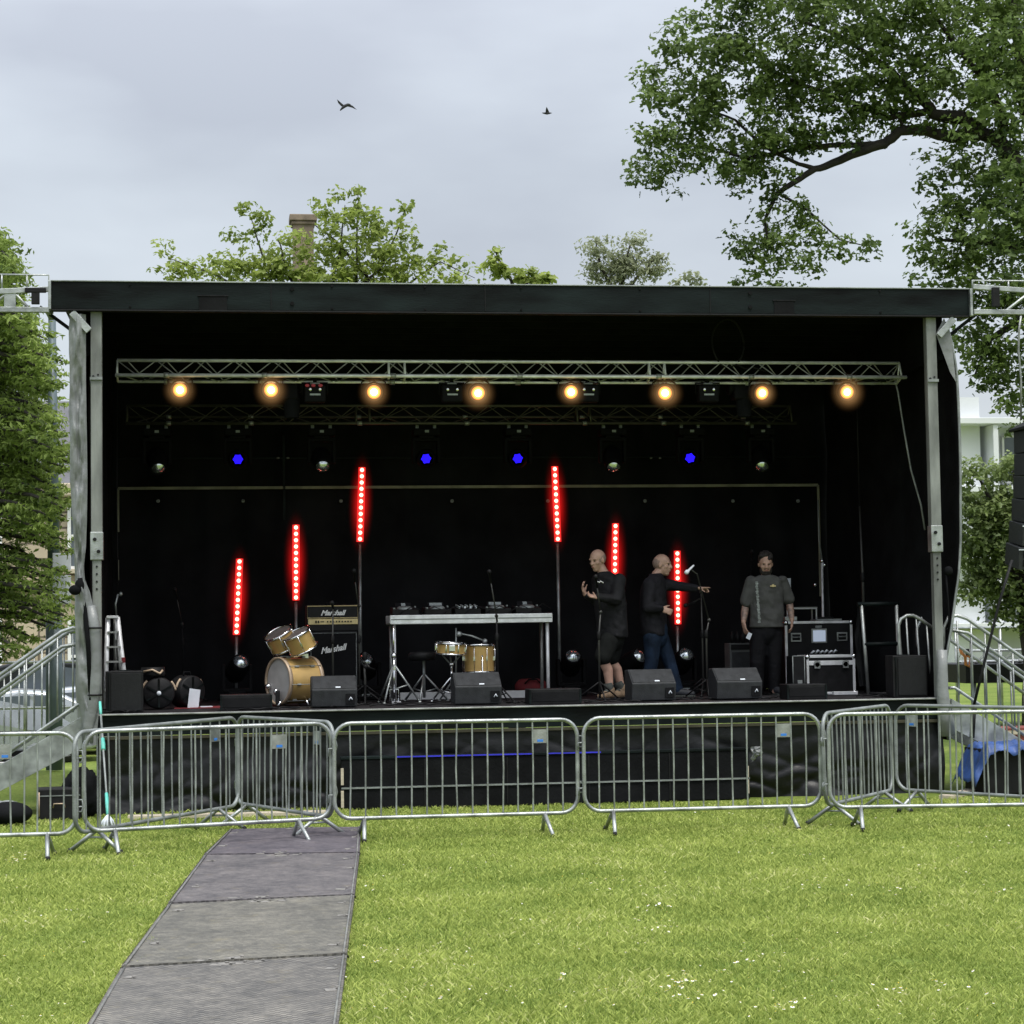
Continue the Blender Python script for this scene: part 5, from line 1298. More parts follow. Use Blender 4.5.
def head(m, c, f, tilt=V((0, 0, 1))):
    """cranium, jaw, brow, nose, ears, lips; c = centre of the head"""
    f, s, u, rot = frame_of(f, tilt); HK = 1.1; P = lambda x, y, z: c+(s*x+f*y+u*z)*HK
    me = m.ell
    class W_:
        def ell(self, c_, r_, *a): me(c_, tuple(q*HK for q in r_), *a)
    cap_m = m; m = W_()
    m.ell(P(0, -.012, .03), (.074, .094, .088), rot, 20, 14)
    m.ell(P(0, .018, -.03), (.060, .070, .085), rot, 18, 12)
    m.ell(P(0, .050, -.088), (.036, .032, .026), rot, 12, 8)
    cap(cap_m, P(0, .084, .018), P(0, .102, -.022), .011, .0155, 10)
    for q in (-1, 1):
        m.ell(P(q*.074, -.008, -.006), (.010, .019, .032), rot, 10, 8)
        m.ell(P(q*.028, .077, .030), (.026, .012, .010), rot, 10, 8)
        m.ell(P(q*.012, .096, -.020), (.010, .010, .009), rot, 8, 6)
        m.ell(P(q*.042, .052, -.018), (.022, .022, .02), rot, 10, 8)
    m.ell(P(0, .086, -.049), (.023, .010, .006), rot, 10, 6); m.ell(P(0, .083, -.062), (.021, .011, .008), rot, 10, 6)
def face_bits(c, f, root, tilt=V((0, 0, 1))):
    f, s, u, rot = frame_of(f, tilt); P = lambda x, y, z: c+(s*x+f*y+u*z)*1.1
    for q in (-1, 1): MB().ell(P(q*.030, .079, .012), (.011, .008, .007), rot, 10, 8).build('eye', M['eye'], root)
    MB().ell(P(0, .092, -.053), (.021, .006, .007), rot, 12, 6).build('lips', M['lip'], root)
def hand(m, wrist, d, palm, spread=.12, curl=(.25, .35, .45, .55), thumb=None, sc=1., right=True):
    """palm and five fingers; d = pointing direction, palm = normal out of the palm"""
    d = V(d).normalized(); pn = V(palm); pn = (pn-d*pn.dot(d)).normalized(); s = d.cross(pn)*(1 if right else -1)
    rot = Matrix((s, d, pn)).transposed(); w_ = V(wrist)
    m.ell(w_+d*.048*sc, (.040*sc, .056*sc, .017*sc), rot, 14, 10)
    L_ = [.074, .082, .076, .060]
    for k in range(4):
        off = (k-1.5)*.0205*sc; b0 = w_+d*.085*sc+s*off; ang = curl[k]; dd = (d+s*(k-1.5)*spread*.25).normalized(); p = b0; segs = [.45, .31, .24]; r0 = .0098*sc
        a = ang*.6
        for j, sg in enumerate(segs):
            v = (dd*math.cos(a)+pn*math.sin(a)).normalized(); q = p+v*L_[k]*sg*sc; cap(m, p, q, r0*(1-.08*j), r0*(1-.08*(j+1)), 8); p = q; a += ang
    tb = w_+d*.022*sc-s*.030*sc; td = V(thumb).normalized() if thumb is not None else (d*.65-s*.6+pn*.35).normalized()
    cap(m, tb, tb+td*.042*sc, .0135*sc, .0115*sc, 8); cap(m, tb+td*.042*sc, tb+(td*.074+d*.008+pn*.006)*sc, .0112*sc, .0092*sc, 8)

def rel(o, Y0): return lambda px, py, dy=0.: wy(px, py, Y0+dy)-o

# --- the bald man in shorts, turned to the left, hands raised before his chest
Y0 = 1.55; g0 = xat(614, Y0, HS); o = V((g0, Y0, HS)); P1 = thing('person', 'bald man in black jacket and dark shorts gesturing with both hands', 'person', o); q = rel(o, Y0)
hc1 = q(597.5, 560.5, .0); f1 = V((-.72, -.55, -.22))
# joints
nk = q(603, 572.5, .0); side1 = V((-.61, .79, 0)); shR = q(608, 581)-side1*.17; shL = q(608, 580.5)+side1*.16; pel = q(612, 636, 0)
hipR = q(609, 641, -.09); hipL = q(614, 641, .09)
kR = q(603.5, 661, -.13); kL = q(611, 661, .06); aR = q(610, 685, -.10); aL = q(621.5, 681, .10)
elR = q(616, 600, -.24); wrR = q(597.5, 597, -.30); elL = q(603, 605, .22); wrL = q(585, 594, -.05)
aR.z = .10; aL.z = .115
b = MB(); head(b, hc1, f1)
limb(b, [hc1+V((.02, .01, -.05)), nk, nk+V((.03, 0, -.06))], [.058, .062, .075])
limb(b, [nk+V((.02, 0, -.10)), q(610, 605), q(612, 625), pel], [.07, .11, .11, .12])
limb(b, [shR, elR, wrR], [.055, .042, .029]); limb(b, [shL, elL, wrL], [.055, .042, .029])
limb(b, [hipR, kR, kR.lerp(aR, .3)+V((.03, .01, 0)), aR], [.095, .062, .060, .040]); limb(b, [hipL, kL, kL.lerp(aL, .3)+V((.035, .01, 0)), aL], [.095, .062, .060, .040])
for a in (aR, aL): limb(b, [a, V((a.x-.02, a.y-.02, .05)), V((a.x-.10, a.y-.09, .045))], [.042, .045, .035])
hand(b, wrR, (-.75, -.2, .12), (0, -.6, .8), curl=(.35, .45, .5, .6), thumb=(-.5, -.1, .9), right=True)
hand(b, wrL, (-.35, -.25, .8), (.8, -.4, .2), curl=(.4, .5, .5, .6), thumb=(.25, -.3, .9), right=False)
b.build('body', M['skin'], P1, remesh=.0085)
face_bits(hc1, f1, P1)
ff, ss, uu, rr = frame_of(f1)
MB().ell(hc1+uu*.022-ff*.020, (.084, .103, .090), rr, 20, 12).build('cropped_hair', M['stubble'], P1)
j = MB(); loft(j, [(q(604, 571.5), .07, .075), (q(605.5, 574.5), .125, .095), (q(607, 579), .195, .125), (q(608.5, 590), .215, .15), (q(610, 604), .205, .16), (q(611.5, 620), .195, .16), (q(612.5, 634), .195, .16), (q(613, 638), .185, .15)], f1)
limb(j, [shR, elR, wrR.lerp(elR, .04)], [.088, .070, .048]); limb(j, [shL, elL, wrL.lerp(elL, .1)], [.086, .070, .046])
j.v = [(x+.008*nz(x*14, z*14, y*9), y+.012*nz(x*11, z*18, 3)-.016*(1-min(1, abs(nz(x*5+z*7, z*9-x*3, y*4))*3))**2, z+.006*nz(x*12, y*9, z*12)) for x, y, z in j.v]
j.build('jacket', M['jacket'], P1, remesh=.013)
m = MB(); c = nk+V((.01, -.01, -.02)); m.lathe([(.086, -.03), (.078, .02), (.070, .022)], c, align(V((-.15, -.1, 1))), 20); m.build('collar', M['jacket'], P1)
m = MB(); c = q(600.5, 582.5, -.31); m.tube([c+V((-.035, 0, .012)), c+V((-.01, 0, .0)), c+V((.0, 0, .018)), c+V((.035, .0, -.006))], .007, 5); m.build('chest_logo', M['white'], P1)
c = wrL+V((.03, 0, -.02)); MB().lathe([(.03, -.012), (.034, 0), (.03, .012)], wrR.lerp(elR, .03), align(wrR-elR), 14).build('cuff', M['paper'], P1)
s_ = MB(); limb(s_, [q(612, 630), pel+V((0, 0, -.04))], [.15, .15]); limb(s_, [hipR, kR+V((.0, 0, .05))], [.122, .108]); limb(s_, [hipL, kL+V((0, 0, .05))], [.122, .108])
s_.build('shorts', M['shorts'], P1, remesh=.015)
for a, k in ((aR, kR), (aL, kL)):
    MB().lathe([(.050, .0), (.056, .06), (.053, .115), (.048, .12)], a+V((0, 0, -.02)), align((k-a)), 16).build('sock', M['sock'], P1)
    t = MB(); limb(t, [a+V((0, 0, .01)), V((a.x, a.y, .055)), V((a.x-.06, a.y-.06, .05)), V((a.x-.135, a.y-.11, .042))], [.058, .060, .052, .044]); cap(t, V((a.x+.03, a.y+.03, .045)), V((a.x+.02, a.y+.02, .05)), .045, .05)
    t.v = [(x, y, max(z, .012)) for x, y, z in t.v]; bt = t.build('boot', M['boot'], P1, remesh=.011)
    MB().prism([(a.x+.075, a.y+.01), (a.x+.02, a.y+.075), (a.x-.15, a.y-.06), (a.x-.185, a.y-.12), (a.x-.15, a.y-.155), (a.x-.03, a.y-.075)], 0.001, .026, 'z').build('sole', M['shoe'], bt, bevel=.006)
    MB().box((a.x-.055, a.y-.06, .098), (.05, .05, .012), align(V((-.5, -.5, .7)))).build('laces', M['sock'], bt)

# --- the man in jeans pointing right
Y0 = 1.75; g0 = xat(665, Y0, HS); o = V((g0, Y0, HS)); P2 = thing('person', 'man in black fleece and blue jeans pointing right with an outstretched arm', 'person', o); q = rel(o, Y0)
hc2 = q(662.5, 565, 0); f2 = V((.80, -.42, -.08))
nk = q(657, 580, 0); shR = q(655, 590, -.19); shL = q(661, 588, .17); pel = q(656, 633, 0)
elR = q(676, 587.5, -.22); wrR = q(697.5, 588.5, -.26); elL = q(664, 608, .24); wrL = q(664, 611, -.12)
elL = q(652, 610, -.25); elA = q(676, 587.5, .16)
# right hand (near side) rests in the pocket, the far arm points
side2 = V((-.46, -.88, 0)); nk = q(656.5, 575, 0)
shN, elN, wrN = q(653.5, 584.5)+side2*.17, q(648, 607, -.24), q(661.5, 609, -.25)
shP, elP, wrP = q(655, 583.5)-side2*.15, q(677, 586, .05), q(697, 588.5, -.04)
hipR = q(652, 638, -.09); hipL = q(660, 638, .09); kR = q(652, 660, -.10); kL = q(669, 661, .06); aR = q(646, 688, -.02); aL = q(678, 686, .02); aR.z = .09; aL.z = .09
b = MB(); head(b, hc2, f2); limb(b, [hc2+V((-.015, .01, -.05)), nk, nk+V((-.03, 0, -.06))], [.058, .062, .075])
limb(b, [nk+V((-.02, 0, -.10)), q(656, 605), q(656, 622), pel], [.07, .11, .11, .115])
limb(b, [shN, elN, wrN], [.055, .042, .029]); limb(b, [shP, elP, wrP], [.055, .042, .029])
limb(b, [hipR, kR, kR.lerp(aR, .35), aR], [.09, .062, .056, .04]); limb(b, [hipL, kL, kL.lerp(aL, .35), aL], [.09, .062, .056, .04])
for a, dx in ((aR, .10), (aL, .13)): limb(b, [a, V((a.x+.02, a.y-.02, .05)), V((a.x+dx, a.y-.07, .042))], [.04, .044, .034])
hand(b, wrP, (.97, -.18, .0), (0, -.3, -.95), curl=(.05, .55, .65, .75), thumb=(.7, -.3, -.55), right=True)
hand(b, wrN, (.75, -.1, -.25), (0, 1, -.2), curl=(.5, .6, .6, .6), right=False)
b.build('body', M['skin'], P2, remesh=.0085); face_bits(hc2, f2, P2)
ff, ss, uu, rr = frame_of(f2)
MB().ell(hc2+uu*.020-ff*.024, (.084, .102, .091), rr, 20, 12).build('cropped_hair', M['stubble'], P2)
j = MB(); loft(j, [(q(656.5, 573.5), .07, .075), (q(655.5, 577), .125, .095), (q(654, 582), .195, .125), (q(653, 593), .215, .15), (q(653, 606), .205, .155), (q(653, 620), .195, .155), (q(653.5, 632), .195, .155), (q(654, 636), .185, .145)], f2)
limb(j, [shN, elN, wrN.lerp(elN, .12)], [.088, .070, .048]); limb(j, [shP, elP, wrP.lerp(elP, .06)], [.086, .066, .045])
j.v = [(x+.008*nz(x*14, z*14, y*9), y+.012*nz(x*11, z*18, 3)-.016*(1-min(1, abs(nz(x*5+z*7, z*9-x*3, y*4))*3))**2, z+.008*nz(x*12, y*9, z*12)) for x, y, z in j.v]
j.build('fleece', M['fleece'], P2, remesh=.013)
MB().lathe([(.086, -.03), (.080, .025), (.072, .027)], nk+V((-.01, 0, -.02)), align(V((.15, -.1, 1))), 20).build('collar', M['fleece'], P2)
s_ = MB(); limb(s_, [q(656, 628), pel+V((0, 0, -.05))], [.14, .138]); limb(s_, [hipR, kR, aR+V((0, 0, -.01))], [.112, .084, .066]); limb(s_, [hipL, kL, aL+V((0, 0, -.01))], [.112, .084, .066])
s_.v = [(x+.010*nz(x*10, z*16, y*9), y+.010*nz(x*11, z*16, 3), z) for x, y, z in s_.v]
s_.build('jeans', M['jeans'], P2, remesh=.013)
for a, dx in ((aR, .13), (aL, .15)):
    t = MB(); limb(t, [V((a.x-.02, a.y, .06)), V((a.x+.04, a.y-.03, .055)), V((a.x+dx, a.y-.08, .04))], [.056, .052, .042]); t.v = [(x, y, max(z, .012)) for x, y, z in t.v]
    bt = t.build('shoe', M['shoe'], P2, remesh=.011)
    MB().prism([(a.x-.07, a.y-.03), (a.x-.06, a.y+.05), (a.x+dx, a.y-.03), (a.x+dx+.04, a.y-.10), (a.x+dx, a.y-.14), (a.x-.02, a.y-.07)], .001, .024, 'z').build('sole', M['sock'], bt, bevel=.006)

# --- the man in the grey t-shirt standing face on
Y0 = 1.9; g0 = xat(767, Y0, HS); o = V((g0, Y0, HS)); P3 = thing('person', 'dark haired man in charcoal t-shirt and black trousers standing with arms down', 'person', o); q = rel(o, Y0)
hc3 = q(765.5, 564, -.02); f3 = V((-.12, -.95, -.22))
nk = q(766, 575.5, 0); shR = q(751, 582, 0); shL = q(782, 582, 0); pel = q(766, 631, 0)
elR = q(745.5, 606, .02); wrR = q(743.5, 622, -.05); elL = q(789.5, 603, .03); wrL = q(792, 620, -.04)
hipR = q(758.5, 634); hipL = q(773.5, 634); kR = q(757, 661, -.03); kL = q(774, 661, -.02); aR = q(757, 688, .03); aL = q(774.5, 688, .0); aR.z = .09; aL.z = .09
b = MB(); head(b, hc3, f3); limb(b, [hc3+V((0, .01, -.05)), nk, nk+V((0, .01, -.05))], [.056, .060, .075])
limb(b, [nk+V((0, .01, -.11)), q(766, 605), q(766, 620), pel], [.07, .10, .10, .11])
limb(b, [shR, elR], [.055, .042]); limb(b, [shL, elL], [.055, .042])
limb(b, [elR, elR.lerp(wrR, .35), wrR], [.042, .044, .028]); limb(b, [elL, elL.lerp(wrL, .35), wrL], [.042, .044, .028])
limb(b, [hipR, kR, aR], [.09, .062, .04]); limb(b, [hipL, kL, aL], [.09, .062, .04])
for a, dx in ((aR, -.03), (aL, .04)): limb(b, [a, V((a.x, a.y-.04, .05)), V((a.x+dx, a.y-.15, .042))], [.04, .044, .034])
hand(b, wrR, (.12, -.12, -1), (.95, .3, 0), curl=(.3, .38, .42, .5), thumb=(.3, -.75, -.6), right=True)
hand(b, wrL, (-.08, -.12, -1), (-.95, .3, 0), curl=(.3, .38, .42, .5), thumb=(-.3, -.75, -.6), right=False)
b.build('body', M['skin'], P3, remesh=.0085); face_bits(hc3, f3, P3)
for e0, w0 in ((elR, wrR), (elL, wrL)):
    t = MB(); limb(t, [e0.lerp(w0, .12), e0.lerp(w0, .35), e0.lerp(w0, .85)], [.0435, .0450, .0335]); t.build('tattooed_forearm', M['skin_tattoo'], P3, remesh=.008)
ff, ss, uu, rr = frame_of(f3)
h = MB(); h.ell(hc3+uu*.054-ff*.030, (.090, .104, .080), rr, 20, 12)
for k in range(40):
    a = k*2.4; t = .15+.85*((k*37) % 40)/40; h.ell(hc3+uu*(.060+.078*math.sqrt(max(0, 1-t*t)))+ss*(.082*t*math.cos(a))+ff*(.092*t*math.sin(a)-.022), (.020+.014*((k*13) % 7)/7, .026, .016+.016*((k*5) % 7)/7), rr, 8, 6)
for s1 in (-1, 1): h.ell(hc3+ss*s1*.076-ff*.012+uu*.02, (.014, .03, .05), rr, 8, 6)
h.build('hair', M['hair'], P3, remesh=.009)
h = MB(); h.ell(hc3+ff*.050-uu*.100, (.056, .048, .042), rr, 14, 10)
for s1 in (-1, 1): h.ell(hc3+ff*.034+ss*s1*.058-uu*.070, (.018, .040, .048), rr, 10, 8); h.ell(hc3+ff*.094+ss*s1*.018-uu*.044, (.020, .011, .007), rr, 8, 6)
h.ell(hc3+ff*.088-uu*.078, (.026, .016, .012), rr, 8, 6)
h.build('beard', M['hair'], P3, remesh=.008)
s_ = MB(); loft(s_, [(q(766, 574.8), .075, .075), (q(766, 577), .14, .10), (q(766, 580.5), .20, .12), (q(766, 590), .215, .14), (q(766.5, 604), .205, .14), (q(766.5, 618), .205, .145), (q(766.5, 627.5), .21, .15)], f3)
limb(s_, [shR, shR.lerp(elR, .80)], [.078, .080]); limb(s_, [shL, shL.lerp(elL, .80)], [.078, .080])
s_.v = [(x+.008*nz(x*7, z*9, y*9), y+.022*nz(x*7+z*4, z*7-x*3, 3)-.018*(1-min(1, abs(nz(x*4+z*6, z*7-x*4, 9))*3))**2, z) for x, y, z in s_.v]
ts = s_.build('tshirt', M['tshirt'], P3, remesh=.011)
m = MB()
for k in range(26):                       # illegible pale print down the shirt
    t = k/25; c = q(lerp(756.5, 759.5, t), lerp(582, 622, t), -.172-.006*math.sin(t*3.1)); m.box(c+V((.003*math.sin(k*1.7), 0, 0)), (.030+.006*math.sin(k*2.3), .004, .017 if k % 4 else .011), rotx(0))
m.build('shirt_print', M['galv_dark'], ts)
m = MB(); c = q(773, 586, -.158); m.box(c, (.07, .004, .014)); m.box(c+V((0, -.001, .004)), (.025, .005, .03)); m.build('chest_badge', M['cream'], ts)
s_ = MB(); limb(s_, [q(766, 622), pel+V((0, 0, -.04))], [.135, .142]); limb(s_, [hipR, kR, aR+V((0, 0, -.02))], [.112, .088, .076]); limb(s_, [hipL, kL, aL+V((0, 0, -.02))], [.112, .088, .076])
s_.v = [(x+.014*nz(x*9, z*13, y*9), y+.014*nz(x*11, z*12, 3), z) for x, y, z in s_.v]
tr = s_.build('trousers', M['trousers'], P3, remesh=.013)
MB().box(q(749, 636, -.12), (.05, .01, .08), roty(R(25))).build('pocket_rag', M['paper'], tr)
for a, dx in ((aR, -.03), (aL, .04)):
    t = MB(); limb(t, [V((a.x, a.y+.02, .06)), V((a.x+dx*.4, a.y-.06, .055)), V((a.x+dx, a.y-.17, .04))], [.056, .052, .044]); t.v = [(x, y, max(z, .012)) for x, y, z in t.v]
    bt = t.build('shoe', M['shoe'], P3, remesh=.011)
    MB().prism([(a.x-.055, a.y+.08), (a.x+.055, a.y+.08), (a.x+dx+.05, a.y-.16), (a.x+dx, a.y-.215), (a.x+dx-.05, a.y-.16)], .001, .022, 'z').build('sole', M['sock'], bt, bevel=.006)
# ------------------------------------------------------------------ crowd barriers
def barrier_at(A, B, label, n=15, plate=None, legs=True, hooks=(True, True), yl=None, footang=None, sheen='galv'):
    A = V((A.x, A.y, 0)); B = V((B.x, B.y, 0)); d = B-A; L_ = d.length; rz = math.atan2(d.y, d.x); wob = random.Random(label)
    r = thing('crowd_barrier', label, 'barrier', A, rz, 'galvanised crowd barriers in front of the stage')
    r.rotation_euler = (R(wob.uniform(-1.3, 1.3)), R(wob.uniform(-.25, .25)), rz)
    t = .019; z0, z1 = .205, 1.065; rc = .155; pts = []
    for cx, cz, a0 in ((L_-rc, z1-rc, 90), (L_-rc, z0+rc, 0), (rc, z0+rc, -90), (rc, z1-rc, -180)):
        for k in range(7): a = R(a0-15*k); pts.append((cx+rc*math.cos(a), 0, cz+rc*math.sin(a)))
    MB().tube(pts, t, 10, closed=True).build('frame', M[sheen], r)
    for k in range(n):
        x = L_*(k+1)/(n+1)
        inset = 0 if rc < x < L_-rc else rc-math.sqrt(max(0, rc*rc-(rc-min(x, L_-x))**2))
        bx_, by_ = wob.gauss(0, .004), wob.gauss(0, .006)
        MB().tube([(x, 0, z0+inset), (x+bx_, by_, (z0+z1)/2), (x, 0, z1-inset)], .0085, 6, cap=False).build('bar', M[sheen], r)
    if plate is not None:
        x = L_*(plate+1.5)/(n+1); MB().box((x, 0, z1-.15), (L_/(n+1)-.004, .008, .125)).build('name_plate', M['galv'] if sheen != 'galv' else M['alu_dim'], r)
        MB().box((x+.002, -.0058, z1-.19), (.055, .003, .022)).box((x+.002, .0058, z1-.19), (.055, .003, .022)).build('blue_mark', M['blue'], r)
    if legs:
        for x, s in ((L_*.12, -1), (L_*.86, 1)) if legs is True else legs:
            m = MB()
            for fy in (-1, 1): m.tube([(x, 0, z0), (x+s*.03, fy*.27, .012)], .019, 8)
            m.tube([(x+s*.01, -.09, .14), (x+s*.01, .09, .14)], .010, 6)
            m.build('foot', M['galv'], r)
            m = MB()
            for fy in (-1, 1): m.tube([(x+s*.032, fy*.255, .03), (x+s*.030, fy*.275, .006)], .022, 8)
            m.build('rubber_cap', M['black'], r)
    m = MB()
    if hooks[1]:
        for z in (.44, .86): m.tube([(L_, 0, z+.05), (L_+.045, 0, z+.05), (L_+.055, 0, z-.0), (L_+.045, 0, z-.05), (L_, 0, z-.05)], .008, 6)
    if hooks[0]:
        for z in (.40, .82): m.tube([(0, 0, z+.02), (-.05, 0, z+.02), (-.05, 0, z-.05)], .008, 6)
    if m.v: m.build('coupling_hook', M['galv_dark'], r)
    return r
def bar(p0, p1, label, **k):
    barrier_at(wz(*p0, .205), wz(*p1, .205), label, **k)
# bottom rail end points as measured, at the height of the bottom rail
bar((-135, 838.5), (76.5, 833), 'crowd barrier cut by the left edge of the photo', plate=9, n=15)
bar((84, 831.5), (331.5, 818.5), 'crowd barrier crossing the top of the path on the left, front panel of its pair', plate=11, n=15, legs=((.30, -.0), (2.0, .6)) if False else True)
bar((75, 833.5), (239, 806.5), 'crowd barrier behind the front left one, slanting back toward the left of the skirt', plate=12, n=15, sheen='galv_dark', hooks=(False, False))
bar((236.5, 803), (333, 818.5), 'crowd barrier seen edge-on behind the path, beside the gap to the middle panel', plate=12, n=15, sheen='galv_dark')
bar((334.5, 819), (578, 811.5), 'middle crowd barrier, the panel directly right of the path, before the DJ table', plate=12, n=15)
bar((584.5, 811.5), (821, 805.5), 'crowd barrier below the two men standing on stage', plate=12, n=15)
bar((830, 807.5), (1085, 803.5), 'front right crowd barrier cut by the right edge of the photo', plate=None, n=15)
bar((825.5, 806), (893, 790.5), 'crowd barrier slanting back from the near right corner, seen obliquely', plate=None, n=15, sheen='galv_dark', hooks=(True, False))
bar((896.5, 789.5), (1080, 800), 'crowd barrier standing behind the front right one, farther back', plate=0, n=15, sheen='galv_dark', hooks=(False, False))

# ------------------------------------------------------------------ side stairs
def stairs(s, label):
    x0 = (XL-.16) if s < 0 else (XR+.16); r = thing('stage_stairs', label, 'stairs', (x0, .55, 0), 0, 'stairs at the sides of the stage')
    run, H_ = 1.42, HS; W_ = .9
    for y in (-W_/2, W_/2):
        MB().prism([(0, H_-.02), (0, H_-.36), (s*run*.98, -.0), (s*(run+.22), .0), (s*(run+.20), .10)], y-.02, y+.02, 'y').build('stringer', M['galv'], r, bevel=.003)
        m = MB(); u0 = H_+.92
        m.tube([(-s*.06, y, H_), (-s*.06, y, u0-.14), (-s*.0, y, u0-.02), (s*.10, y, u0), (s*.22, y, u0-.04), (s*(run-.05), y, u0-.04-(run-.27)*.70), (s*(run+.02), y, u0-.16-(run-.27)*.72), (s*(run+.05), y, .02)], .021, 8)
        m.tube([(-s*.02, y, u0-.16), (s*.22, y, u0-.20), (s*(run+.0), y, u0-.20-(run-.22)*.72)], .019, 8)
        m.tube([(-s*.02, y, H_+.10), (s*.05, y, H_+.10), (s*(run+.03), y, .22)], .019, 8)
        m.build('handrail', M['galv'], r)
        for k in range(9):
            t = k/8; x = s*(.10+t*(run-.12)); top = u0-.06-max(0, abs(x)-.22)*.70; bot = H_+.08-abs(x)*.62
            MB().tube([(x, y, bot), (x, y, top)], .011, 6).build('baluster', M['galv'], r)
    for k in range(5):
        z = H_*(5-k)/6; x = s*run*(k+.7)/5.2
        MB().box((x, 0, z), (.26, W_-.05, .03)).build('tread', M['galv_dark'], r, bevel=.003)
stairs(-1, 'galvanised stairs with hand rails rising to the left side of the stage'); stairs(1, 'galvanised stairs with hand rails on the right side of the stage')

# clutter left of the stage
def lump(name, label, cat, c, r_, mat, extra=None, seed=0, flat=True):
    root = thing(name, label, cat, (c[0], c[1], 0)) if extra else None
    m = MB()
    def f(u, v):
        th = 2*math.pi*u; ph = math.pi*v; k = 1+.22*nz(math.cos(th)*2+seed, math.sin(th)*2, v*4)+.08*nz(math.cos(th)*7, math.sin(th)*7+seed, v*9)
        return (r_[0]*k*math.sin(ph)**.7*math.cos(th), r_[1]*k*math.sin(ph)**.7*math.sin(th), max(0.003, r_[2]*(1+math.cos(ph)*k)))
    m.grid(f, 36, 20)
    if root is None: o = m.build(name, mat, loc=(c[0], c[1], 0)); return tag(o, label, cat)
    m.build(extra, mat, root); return root
p = wz(15, 800, .25); r = lump('tarp_bundle', 'silver and black wrapped bundle lying at the foot of the left stairs', 'bundle', (p.x-.12, -.9), (.20, .18, .12), M['galv_dark'], 'tarp_wrap', 3)
MB().ell((.06, -.06, .12), (.24, .2, .12)).build('dark_bag', M['black_soft'], r)
p = wz(55, 810, 0); r = thing('instrument_case', 'black rectangular case on the grass under the left stairs, with a brass handle', 'case', (-1.72, -.45, 0), R(4))
MB().box((0, 0, .17), (.44, .3, .33)).build('case_body', M['black'], r, bevel=.015)
MB().box((0, -.152, .26), (.43, .01, .012)).build('lid_seam', M['galv_dark'], r)
MB().tube([(-.06, -.16, .14), (-.05, -.18, .18), (.05, -.18, .18), (.06, -.16, .14)], .008, 6).tube([(-.2, -.15, .05), (-.2, -.17, .3)], .007, 6).build('brass_fitting', M['hoop'], r)
p = wz(80, 800, 0); m = MB(); 
lump('black_bag', 'dark bag lying against the left end of the stage skirt', 'bag', (XL-.15, -.25), (.2, .18, .25), M['black_soft'], None, 5)
# pole with teal grip leaning on the left end of the stage
a = wy(100, 702, -.35); b = wz(108, 824, .05); r = thing('cleaning_mop', 'thin mop with teal grips leaning on the left front corner of the stage', 'mop', (b.x, b.y, 0)); o = V((b.x, b.y, 0))
pa, pb = a-o, V((0, 0, .14))
MB().tube([pa, pb], .011, 8).build('shaft', M['galv_dark'], r)
for t0, t1, rr_ in ((.0, .12, .016), (.34, .44, .024), (.82, 1.0, .020)):
    MB().tube([pa.lerp(pb, t0), pa.lerp(pb, (t0+t1)/2), pa.lerp(pb, t1)], [rr_*.8, rr_, rr_*.85], 8).build('teal_grip', M['teal'], r)
m = MB()
for k in range(26):
    an = k*2.4; R_ = .03+.05*((k*7) % 10)/10; m.tube([pb, pb+V((R_*math.cos(an)*.7, R_*math.sin(an)*.7, -.06)), V((R_*math.cos(an)*1.1, R_*math.sin(an)*1.1, .012))], .010, 5)
m.build('mop_strings', M['paper'], r)
# kerb-like pale planks under the skirt
for p0, p1, yy, lb in ((128, 330, 812, 'pale long plank lying before the left part of the skirt'), (945, 974, 792, 'short pale plank on the grass at the right end of the skirt')):
    a, b = wz(p0, yy+3, .05), wz(p1, yy-2, .05) if p0 < 200 else wz(p1, yy-4, .05); d = b-a; m = MB()
    m.box((0, 0, .025), (d.length, .14, .045)); ob = m.build('ground_plank', M['wood'], bevel=.005, loc=((a.x+b.x)/2, (a.y+b.y)/2, 0)); ob.rotation_euler.z = math.atan2(d.y, d.x); tag(ob, lb, 'plank')

# clutter right
r = thing('covered_crate', 'black crate under a crumpled blue tarpaulin at the foot of the right stairs', 'crate', (wy(963, 760, -.25).x+.60, -.25, 0))
MB().box((0, 0, .26), (.95, .6, .5)).build('crate_body', M['black'], r, bevel=.015)
def bt(u, v):
    x = lerp(-.62, .52, u); y = lerp(-.42, .36, v); edge = max(0, abs(y+.03)-.30)/.1
    z = .55+.06*nz(x*4, y*4, 2)+.05*nz(x*9, y*9, 5)-.10*max(0, edge)
    if x < -.44: z -= (-.44-x)*2.2
    return (x, y-.02*nz(x*8, 3), z)
MB().grid(bt, 60, 30).build('blue_tarpaulin', M['blue_tarp'], r, fixn=False, solid=.004)
r = thing('red_crate', 'dark red crate standing beyond the right stairs', 'crate', (wz(1018, 742, .4).x, 3.2, 0)); px_ = wy(1016, 725, 3.2); r.location.x = px_.x
MB().box((0, 0, .28), (.7, .5, .56)).build('crate_body', pm('red_brown_paint', (.20, .04, .03), .6), r, bevel=.01)
m = MB(); m.box((0, -.26, .5), (.7, .02, .05)); m.box((0, -.26, .08), (.7, .02, .05)); m.build('crate_batten', M['wood'], r)

